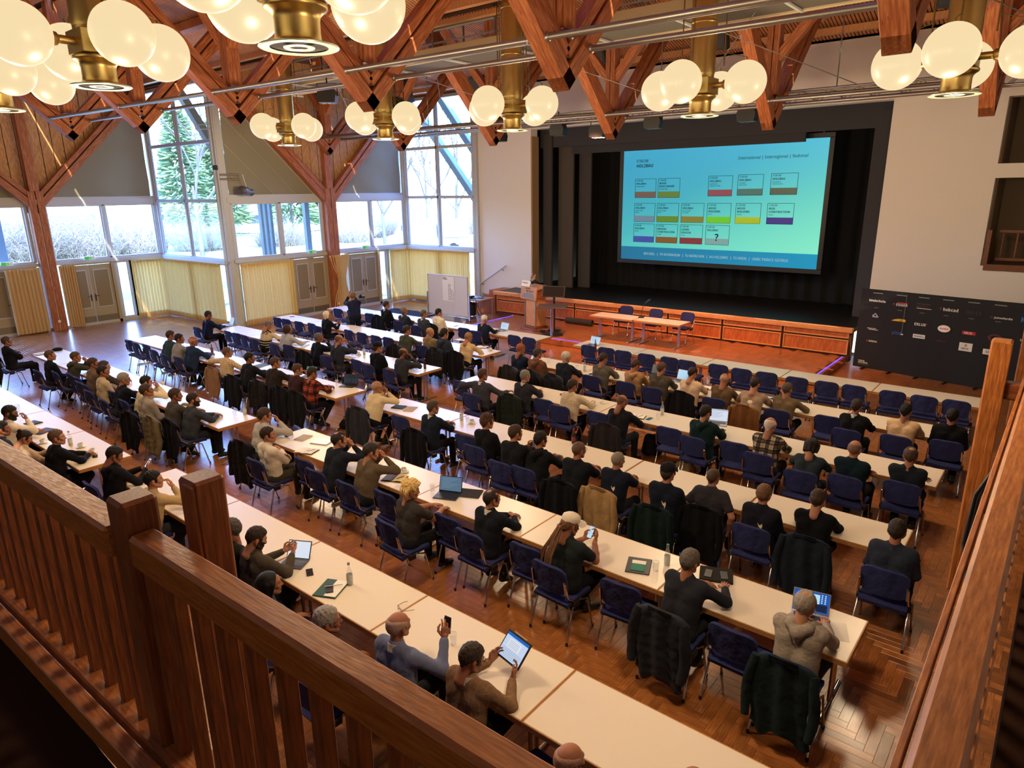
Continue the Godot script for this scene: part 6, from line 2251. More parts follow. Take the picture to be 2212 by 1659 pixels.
# ------------------------------------------------------------------ bodies by pose
var pose_cache := {}

func elbow(s: Vector3, h: Vector3, up: float, fore: float, pole: Vector3) -> Vector3:
	var d := h - s
	var l := clampf(d.length(), 0.1, (up + fore) * 0.999)
	var u := d.normalized()
	var a := (up * up - fore * fore + l * l) / (2.0 * l)
	var r := sqrt(maxf(up * up - a * a, 0.0))
	var q := (pole - u * pole.dot(u)).normalized()
	return s + u * a + q * r

func pose_of(kind: String) -> Dictionary:
	# hands: [left, right] = [position, finger direction, palm direction, hand kind, elbow pole]
	var P := {"lean": 2.0, "hip": 0.53, "legs": "fwd"}
	var dn := Vector3(0, -1, 0)
	var L := [Vector3(-0.14, 0.62, -0.34), Vector3(0.3, -0.1, -1), dn, "flat", Vector3(-0.6, -0.6, 0.8)]
	var R := [Vector3(0.14, 0.62, -0.34), Vector3(-0.3, -0.1, -1), dn, "flat", Vector3(0.6, -0.6, 0.8)]
	match kind:
		"clasp":
			P.lean = 13.0
			L = [Vector3(-0.045, 0.795, -0.54), Vector3(0.75, 0, -0.65), Vector3(0.4, -0.6, 0.5), "curl", Vector3(-0.9, -0.5, 0.2)]
			R = [Vector3(0.045, 0.80, -0.52), Vector3(-0.75, 0.05, -0.65), Vector3(-0.4, -0.6, 0.5), "curl", Vector3(0.9, -0.5, 0.2)]
		"chin2":
			P.lean = 18.0
			L = [Vector3(-0.045, 1.02, -0.40), Vector3(0.35, 0.85, 0.1), Vector3(0.6, 0, 0.8), "curl", Vector3(-0.7, -0.6, -0.8)]
			R = [Vector3(0.045, 1.025, -0.40), Vector3(-0.35, 0.85, 0.1), Vector3(-0.6, 0, 0.8), "curl", Vector3(0.7, -0.6, -0.8)]
		"chin1":
			P.lean = 15.0
			L = [Vector3(-0.02, 0.79, -0.50), Vector3(0.9, 0, -0.3), dn, "flat", Vector3(-0.9, -0.5, 0.1)]
			R = [Vector3(0.055, 1.02, -0.37), Vector3(-0.35, 0.85, 0.1), Vector3(-0.5, 0, 0.8), "curl", Vector3(0.7, -0.6, -0.8)]
		"type":
			P.lean = 10.0
			L = [Vector3(-0.10, 0.80, -0.54), Vector3(0.25, -0.1, -1), dn, "flat", Vector3(-0.8, -0.8, 0.3)]
			R = [Vector3(0.10, 0.80, -0.54), Vector3(-0.25, -0.1, -1), dn, "flat", Vector3(0.8, -0.8, 0.3)]
		"phone":
			P.lean = 7.0
			L = [Vector3(-0.07, 0.86, -0.45), Vector3(0.35, 0.4, -0.9), Vector3(0.6, 0.3, 0.6), "grip", Vector3(-0.7, -0.9, 0.2)]
			R = [Vector3(0.08, 0.87, -0.45), Vector3(-0.35, 0.45, -0.9), Vector3(-0.6, 0.3, 0.6), "grip", Vector3(0.7, -0.9, 0.2)]
		"tablet":
			P.lean = 10.0
			L = [Vector3(-0.13, 0.86, -0.50), Vector3(0.1, 0.5, -0.8), Vector3(0.8, 0.2, 0.4), "grip", Vector3(-0.8, -0.8, 0.2)]
			R = [Vector3(0.15, 0.84, -0.46), Vector3(-0.1, 0.5, -0.8), Vector3(-0.8, 0.2, 0.4), "grip", Vector3(0.8, -0.8, 0.2)]
		"hold":
			P.lean = 4.0
			R = [Vector3(0.24, 1.0, -0.36), Vector3(-0.05, 0.9, -0.35), Vector3(-0.6, 0, -0.5), "grip", Vector3(0.6, -0.9, 0.2)]
		"cross":
			P.lean = -5.0
			L = [Vector3(0.10, 0.83, -0.19), Vector3(1.0, 0.1, -0.1), Vector3(0, -0.4, 0.9), "flat", Vector3(-0.8, -0.7, -0.1)]
			R = [Vector3(-0.09, 0.86, -0.22), Vector3(-1.0, 0.15, -0.1), Vector3(0, -0.4, 0.9), "flat", Vector3(0.8, -0.7, -0.1)]
		"write":
			P.lean = 20.0
			L = [Vector3(-0.14, 0.79, -0.50), Vector3(0.8, 0, -0.5), dn, "flat", Vector3(-0.9, -0.4, 0.1)]
			R = [Vector3(0.10, 0.80, -0.54), Vector3(-0.45, -0.05, -0.9), Vector3(-0.6, -0.7, 0), "curl", Vector3(0.9, -0.5, 0.2)]
		"hang":
			P.lean = 4.0
			L = [Vector3(-0.27, 0.52, -0.02), Vector3(0.2, -0.9, -0.3), Vector3(1, 0, 0), "curl", Vector3(-0.9, 0, 0.7)]
			R = [Vector3(0.27, 0.52, -0.02), Vector3(-0.2, -0.9, -0.3), Vector3(-1, 0, 0), "curl", Vector3(0.9, 0, 0.7)]
		"spread":
			P.lean = 7.0
			L = [Vector3(-0.55, 0.84, 0.02), Vector3(-0.8, -0.3, -0.4), dn, "flat", Vector3(-0.4, 0.2, 0.9)]
			R = [Vector3(0.30, 0.80, -0.50), Vector3(0.4, 0.1, -0.9), dn, "curl", Vector3(0.8, -0.6, 0.2)]
		"side":
			P.lean = 17.0
			L = [Vector3(-0.04, 0.79, -0.50), Vector3(0.9, 0, -0.4), dn, "flat", Vector3(-0.9, -0.4, 0.1)]
			R = [Vector3(0.20, 0.79, -0.56), Vector3(-0.4, 0, -0.9), dn, "flat", Vector3(0.9, -0.5, 0.1)]
		"stand":
			P.hip = 0.95; P.legs = "stand"; P.lean = 0.0
			L = [Vector3(-0.04, 1.60, -0.26), Vector3(0.3, 0.5, -0.6), Vector3(0.5, 0, 0.4), "grip", Vector3(-0.5, -1, 0)]
			R = [Vector3(0.08, 1.62, -0.22), Vector3(-0.3, 0.6, -0.5), Vector3(-0.5, 0, 0.4), "grip", Vector3(0.6, -1, 0)]
		"speak":
			P.hip = 0.95; P.legs = "stand"; P.lean = 5.0
			L = [Vector3(-0.24, 1.08, -0.30), Vector3(0.2, -0.2, -1), dn, "flat", Vector3(-0.8, -0.3, 0.6)]
			R = [Vector3(0.24, 1.08, -0.30), Vector3(-0.2, -0.2, -1), dn, "flat", Vector3(0.8, -0.3, 0.6)]
	P.hands = [L, R]
	var a := deg_to_rad(P.lean)
	P.hipv = Vector3(0, P.hip, 0.0)
	P.up = Vector3(0, cos(a), -sin(a))
	P.neck = P.hipv + P.up * 0.5
	P.head = P.neck + Vector3(0, 0.165, -0.035)
	P.sh = []
	P.el = []
	for s in 2:
		var e := -1.0 if s == 0 else 1.0
		var sh: Vector3 = P.neck + Vector3(e * 0.172, -0.05, -0.01)
		P.sh.append(sh)
		var h: Array = P.hands[s]
		var d: Vector3 = h[0] - sh
		if d.length() > 0.535: h[0] = sh + d.normalized() * 0.535
		P.el.append(elbow(sh, h[0], 0.285, 0.255, h[4]))
	return P

func top_mesh(kind: String, short: bool, bulk: float) -> Mesh:
	var key := "top_%s_%s_%.2f" % [kind, short, bulk]
	if pose_cache.has(key): return pose_cache[key]
	var P := pose_of(kind)
	var b := Body.new()
	var up: Vector3 = P.up
	var hip: Vector3 = P.hipv
	var ne: Vector3 = P.neck
	var fwd := Vector3(1, 0, 0).cross(up) * -1.0
	if fwd.z > 0: fwd = -fwd
	for s in [-1.0, 1.0]:
		b.cap(hip + Vector3(s * 0.085, -0.03, 0), hip + Vector3(s * 0.075, 0, 0) + up * 0.2, 0.115 * bulk, 0.108 * bulk)
		b.cap(hip + Vector3(s * 0.075, 0, 0) + up * 0.2, hip + Vector3(s * 0.095, 0, 0) + up * 0.37, 0.108 * bulk, 0.105 * bulk)
		b.cap(hip + Vector3(s * 0.09, 0, 0) + up * 0.37, P.neck + Vector3(s * 0.13, -0.06, 0), 0.095 * bulk, 0.068)
		b.cap(ne + Vector3(s * 0.035, -0.005, 0.012), ne + Vector3(s * 0.15, -0.045, 0.005), 0.052, 0.056)
	b.cap(hip + fwd * 0.03 + up * 0.08, hip + fwd * 0.03 + up * 0.3, 0.11 * bulk, 0.10 * bulk)
	b.cap(ne - up * 0.04 + Vector3(0, 0, 0.012), ne + Vector3(0, 0.018, 0.0), 0.066, 0.060)
	for s in 2:
		var sh: Vector3 = P.sh[s]
		var el: Vector3 = P.el[s]
		var h: Vector3 = P.hands[s][0]
		if short:
			b.cap(sh, sh.lerp(el, 0.62), 0.064 * bulk, 0.062 * bulk)
		else:
			b.cap(sh, el, 0.064 * bulk, 0.052 * bulk)
			b.cap(el, el.lerp(h, 0.9), 0.052 * bulk, 0.039 * bulk)
	var m := b.build(0.0165, 0.045)
	# folds: shallow creases across the cloth, deeper at waist and elbows
	var nz := FastNoiseLite.new()
	nz.frequency = 7.0
	nz.fractal_octaves = 3
	nz.seed = key.hash() % 500
	for i in m.v.size():
		var p := m.v[i]
		var k := 0.007
		for s in 2: k += 0.006 * exp(-p.distance_squared_to(P.el[s]) * 90.0)
		m.v[i] = p + m.n[i] * k * nz.get_noise_3d(p.x * 0.8, p.y * 1.7, p.z * 0.8)
	pose_cache[key] = m.mesh()
	return pose_cache[key]

func legs_of(kind: String) -> Array:
	# per side: hip, knee, ankle, toe
	var out := []
	for s in [-1.0, 1.0]:
		match kind:
			"back": out.append([Vector3(s * 0.095, 0.52, -0.02), Vector3(s * 0.14, 0.50, -0.44), Vector3(s * 0.11, 0.13, -0.20), Vector3(s * 0.12, 0.03, -0.34)])
			"cross": out.append([Vector3(s * 0.095, 0.52, -0.02), Vector3(s * 0.15, 0.50, -0.45), Vector3(-s * 0.05, 0.11, -0.30 + s * 0.05), Vector3(-s * 0.10, 0.04, -0.46 + s * 0.05)])
			"stand": out.append([Vector3(s * 0.095, 0.92, 0), Vector3(s * 0.105, 0.50, -0.02), Vector3(s * 0.11, 0.09, 0.02), Vector3(s * 0.14, 0.035, -0.15)])
			_: out.append([Vector3(s * 0.095, 0.52, -0.02), Vector3(s * 0.13, 0.51, -0.46), Vector3(s * 0.13, 0.09, -0.46), Vector3(s * 0.15, 0.035, -0.62)])
	return out

func legs_mesh(kind: String) -> Mesh:
	return cached("legs_" + kind, func():
		var b := Body.new()
		var q := legs_of(kind)
		var hy := 0.53 if kind != "stand" else 0.96
		b.cap(Vector3(-0.08, hy, 0.01), Vector3(0.08, hy, 0.01), 0.125)
		for l in q:
			b.cap(l[0], l[1], 0.088, 0.068); b.cap(l[1], l[2] + Vector3(0, 0.0, 0), 0.066, 0.052)
		return b.build(0.019, 0.03).mesh())

func shoe_mesh(kind: String) -> Mesh:
	return cached("shoe_" + kind, func():
		var b := Body.new()
		for l in [legs_of(kind)[0]]:
			b.cap(l[2] - Vector3(0, 0.03, -0.02), l[2].lerp(l[3], 0.5) - Vector3(0, 0.012, 0), 0.043, 0.04)
			b.cap(l[2].lerp(l[3], 0.5) - Vector3(0, 0.012, 0), l[3], 0.042, 0.034)
			b.cap(l[2] + Vector3(0, 0.03, 0.005), l[2] - Vector3(0, 0.03, 0), 0.044)
		b.cuts.append([Vector3.UP, 0.002])
		return b.build(0.011, 0.02).mesh())

func hand_xf(h: Array, el: Vector3, right: bool) -> Transform3D:
	var z: Vector3 = -h[1].normalized()
	var y: Vector3 = -h[2]
	y = (y - z * y.dot(z)).normalized()
	var x := y.cross(z)
	var b := Basis(x, y, z)
	if not right: b = Basis(-x, y, z)
	return Transform3D(b, h[0])

func person(d: Dictionary) -> Node3D:
	var o := thing("person", d.label, "person", d.at, d.get("yaw", 0.0), d.get("group", ""))
	o.scale = Vector3.ONE * float(d.get("size", 1.0))
	var lod: int = d.get("lod", 1)
	var P := pose_of(d.pose)
	var short: bool = d.get("short", false)
	var ex: String = d.get("extra", "")
	# skin: head and neck, hands, bare forearms in one mesh
	var sk := MB.new()
	var hx := Transform3D(Basis(Vector3.UP, -deg_to_rad(d.get("hyaw", 0.0))) * Basis(Vector3.RIGHT, deg_to_rad(d.get("hpitch", 0.0) - P.lean * 0.35)), P.head)
	sk.put(head_mesh(lod), hx)
	for s in 2:
		var h: Array = P.hands[s]
		sk.put(hand_mesh(h[3], lod), hand_xf(h, P.el[s], s == 1))
		if short:
			var arm := Body.new()
			arm.cap(P.sh[s].lerp(P.el[s], 0.35), P.el[s], 0.047, 0.042); arm.cap(P.el[s], P.el[s].lerp(h[0], 0.35), 0.043, 0.044); arm.cap(P.el[s].lerp(h[0], 0.35), h[0], 0.044, 0.027)
			sk.put(arm.build(0.014, 0.012), Transform3D.IDENTITY)
		else:
			sk.tube([P.el[s].lerp(h[0], 0.7), h[0]], [0.03, 0.027], 10)
	var tone: Color = d.get("skin", Color(0.62, 0.36, 0.25))
	for i in sk.c.size(): sk.c[i] = sk.c[i] * tone
	part(o, "body", sk.mesh(), skin_mat())
	var bulk: float = d.get("bulk", 1.0)
	part(o, "top", top_mesh(d.pose, short, bulk), fabric(d.top))
	var lk: String = d.get("legs", P.legs)
	part(o, "trousers", legs_mesh(lk), cloth(d.pants))
	var sm := shoe_mesh(lk)
	part(o, "shoe", sm, plain(d.get("shoes", "1c1a1a"), 0.5))
	if lk == "cross":
		var mir: Array = legs_of(lk)
		part(o, "shoe", sm, plain(d.get("shoes", "1c1a1a"), 0.5), Transform3D(Basis.IDENTITY, mir[1][2] - mir[0][2]))
	else:
		part(o, "shoe", cached("shoe_r_" + lk, func():
			var src: ArrayMesh = sm
			var ar := src.surface_get_arrays(0)
			var fl := Transform3D(Basis(Vector3(-1, 0, 0), Vector3.UP, Vector3(0, 0, 1)), Vector3.ZERO)
			var m := MB.new()
			m.v = fl * (ar[Mesh.ARRAY_VERTEX] as PackedVector3Array); m.n = fl * (ar[Mesh.ARRAY_NORMAL] as PackedVector3Array)
			m.t = ar[Mesh.ARRAY_TEX_UV]; m.c = ar[Mesh.ARRAY_COLOR]
			var ix: PackedInt32Array = ar[Mesh.ARRAY_INDEX]
			for k in range(0, ix.size(), 3): m.ix.append_array(PackedInt32Array([ix[k], ix[k + 2], ix[k + 1]]))
			return m.mesh()), plain(d.get("shoes", "1c1a1a"), 0.5))
	# hair and what is on the head
	var hs: String = d.hair
	var hc := hair_mat(d.hcol)
	if hs == "cap" or hs == "beanie" or hs == "dreads":
		part(o, "hair", hair_mesh("dreads" if hs == "dreads" else "short", lod), hair_mat("3a2a20" if hs != "dreads" else d.hcol), hx)
		part(o, "cap", cap_mesh({"cap": "cap", "beanie": "beanie", "dreads": "cap_white"}[hs]), cloth("d8cdbc" if hs == "dreads" else d.hcol), hx)
	else:
		part(o, "hair", hair_mesh(hs, lod), hc, hx)
	part(o, "eyebrows", brows_mesh(), hair_mat(d.hcol if hs != "blond" else "6a5030"), hx)
	if lod == 0 or d.pose == "speak" or d.pose == "stand":
		part(o, "eyes", eyes_mesh(), plain("d8d2cc", 0.3), hx)
		part(o, "irises", iris_mesh(), plain("2a1c14", 0.25), hx)
	if "glasses" in ex: part(o, "glasses", glasses_mesh(), plain("1c1a1c", 0.35), hx)
	if "beard" in ex: part(o, "beard", beard_mesh(lod, 0.012), hc, hx)
	if "stubble" in ex: part(o, "beard", beard_mesh(lod, 0.004), hc, hx)
	if "collar" in ex:
		part(o, "collar", cached("collar", func():
			var m := MB.new()
			m.grid(20, 3, func(u, v):
				var a: float = u * TAU
				var r: float = 0.064 + 0.012 * (1.0 - v) + 0.004 * cos(a)
				return Vector3(sin(a) * r, -0.03 + 0.052 * v + 0.012 * (0.5 + 0.5 * cos(a)) * v, cos(a) * r * 1.05 + 0.0), 0.006)
			return m.mesh()), cloth(d.get("collar", "c8c2b8")), Transform3D(Basis(Vector3.RIGHT, -deg_to_rad(P.lean * 0.6)), P.neck + Vector3(0, 0.012, -0.002)))
	if "hood" in ex:
		part(o, "hood", cached("hood", func():
			var b := Body.new()
			b.cap(Vector3(-0.095, 0.015, -0.03), Vector3(-0.07, 0.0, 0.07), 0.034, 0.042); b.cap(Vector3(0.095, 0.015, -0.03), Vector3(0.07, 0.0, 0.07), 0.034, 0.042)
			b.cap(Vector3(-0.07, 0.0, 0.07), Vector3(0.0, -0.045, 0.115), 0.042, 0.05); b.cap(Vector3(0.07, 0.0, 0.07), Vector3(0.0, -0.045, 0.115), 0.042, 0.05)
			b.cap(Vector3(0.0, -0.04, 0.11), Vector3(0.0, -0.13, 0.105), 0.045, 0.025)
			return b.build(0.011, 0.03).mesh()), fabric(d.top), Transform3D(Basis(Vector3.RIGHT, -deg_to_rad(P.lean)), P.neck))
	if "bird" in ex:
		part(o, "bird_emblem", cached("bird", func():
			var m := MB.new()
			m.extrude(PackedVector2Array([Vector2(-0.035, 0.045), Vector2(-0.012, 0.02), Vector2(0.0, 0.024), Vector2(0.02, 0.05), Vector2(0.028, 0.02), Vector2(0.018, -0.03), Vector2(0.008, -0.05), Vector2(0.008, -0.015), Vector2(-0.018, 0.005)]), 0.008)
			return m.mesh()), plain("d8cbb4", 0.8), Transform3D(Basis(Vector3.RIGHT, -deg_to_rad(P.lean)), P.hipv + P.up * 0.30 + Vector3(0.045, 0, 0.108 * bulk)))
	if "print" in ex:
		for q in [[0.0, 0.04, 0.055, "e0d6c4"], [-0.05, -0.02, 0.05, "5c7a6a"], [0.05, -0.03, 0.06, "d08a3a"]]:
			var m := MB.new()
			m.ball(Vector3.ZERO, Vector3(q[2], q[2] * 0.7, 0.012), 12, 8)
			part(o, "back_print", m.mesh(), plain(q[3], 0.9), Transform3D(Basis(Vector3.RIGHT, -deg_to_rad(P.lean)), P.hipv + P.up * (0.32 + q[1]) + Vector3(q[0], 0, 0.10)))
	if "badge" in ex:
		part(o, "name_badge", boxm(Vector3(0.075, 0.05, 0.004), 0.001), M.white, Transform3D(Basis(Vector3.RIGHT, -deg_to_rad(P.lean)), P.hipv + P.up * 0.36 + Vector3(0.08, 0, -0.118)))
	return o

# ------------------------------------------------------------------ coats over chair backs
func coat_mesh(kind: String) -> Mesh:
	return cached("coat_" + kind, func():
		var m := MB.new()
		var puff := kind == "puffer"
		# body of the coat: a loop over the backrest, longer at the rear
		m.grid(30, 30, func(u, v):
			var a: float = (u - 0.5) * 2.0
			var x: float = a * (0.255 + 0.03 * sin(v * 9.0 + a * 2.0))
			# v: 0 rear hem, 0.72 top edge, 1 front end
			var y: float
			var z: float
			if v < 0.72:
				var t: float = v / 0.72
				y = lerpf(0.20 + 0.04 * sin(a * 5.0 + 1.0), 0.925 - 0.07 * pow(absf(a), 3.0), t)
				z = 0.325 + 0.05 * (1.0 - t) + 0.022 * sin(a * 9.0 + 2.0 * t) * (1.0 - t * 0.6) - 0.03 * absf(a)
				if puff: z += 0.014 * absf(sin(t * 22.0))
			else:
				var t: float = (v - 0.72) / 0.28
				y = lerpf(0.925 - 0.07 * pow(absf(a), 3.0), 0.66, t)
				z = lerpf(0.325 - 0.03 * absf(a), 0.235, clampf(t * 3.0, 0, 1))
			return Vector3(x, y, z), 0.03 if puff else 0.018)
		# sleeves
		for s in [-1.0, 1.0]:
			var r := 0.05 if puff else 0.042
			var pts := []
			var rr := []
			for k in 9:
				var t := k / 8.0
				pts.append(Vector3(s * (0.235 + 0.045 * sin(t * 2.5)), 0.86 - 0.58 * t, 0.30 + 0.06 * t + 0.015 * sin(t * 7.0)))
				rr.append(r * (0.8 + 0.3 * sin(t * PI)) + (0.006 * (k % 2) if puff else 0.0))
			m.tube(pts, rr, 12)
		return m.mesh())

func hang_coat(at_: Vector3, turn: float, kind: String, col: String, label: String) -> void:
	var o := thing("coat", label, "jacket", at_, turn)
	part(o, "shell", coat_mesh(kind), cloth(col, 0.6 if kind == "puffer" else 0.9))
	var cb := cached("coat_collar", func():
		var m := MB.new()
		m.grid(16, 3, func(u, v):
			var a: float = (u - 0.5) * 2.0
			return Vector3(a * 0.12, 0.91 + 0.05 * v - 0.02 * absf(a), 0.325 + 0.03 * (1.0 - absf(a)) + 0.02 * v), 0.012)
		return m.mesh())
	part(o, "collar", cb, cloth(col, 0.9))
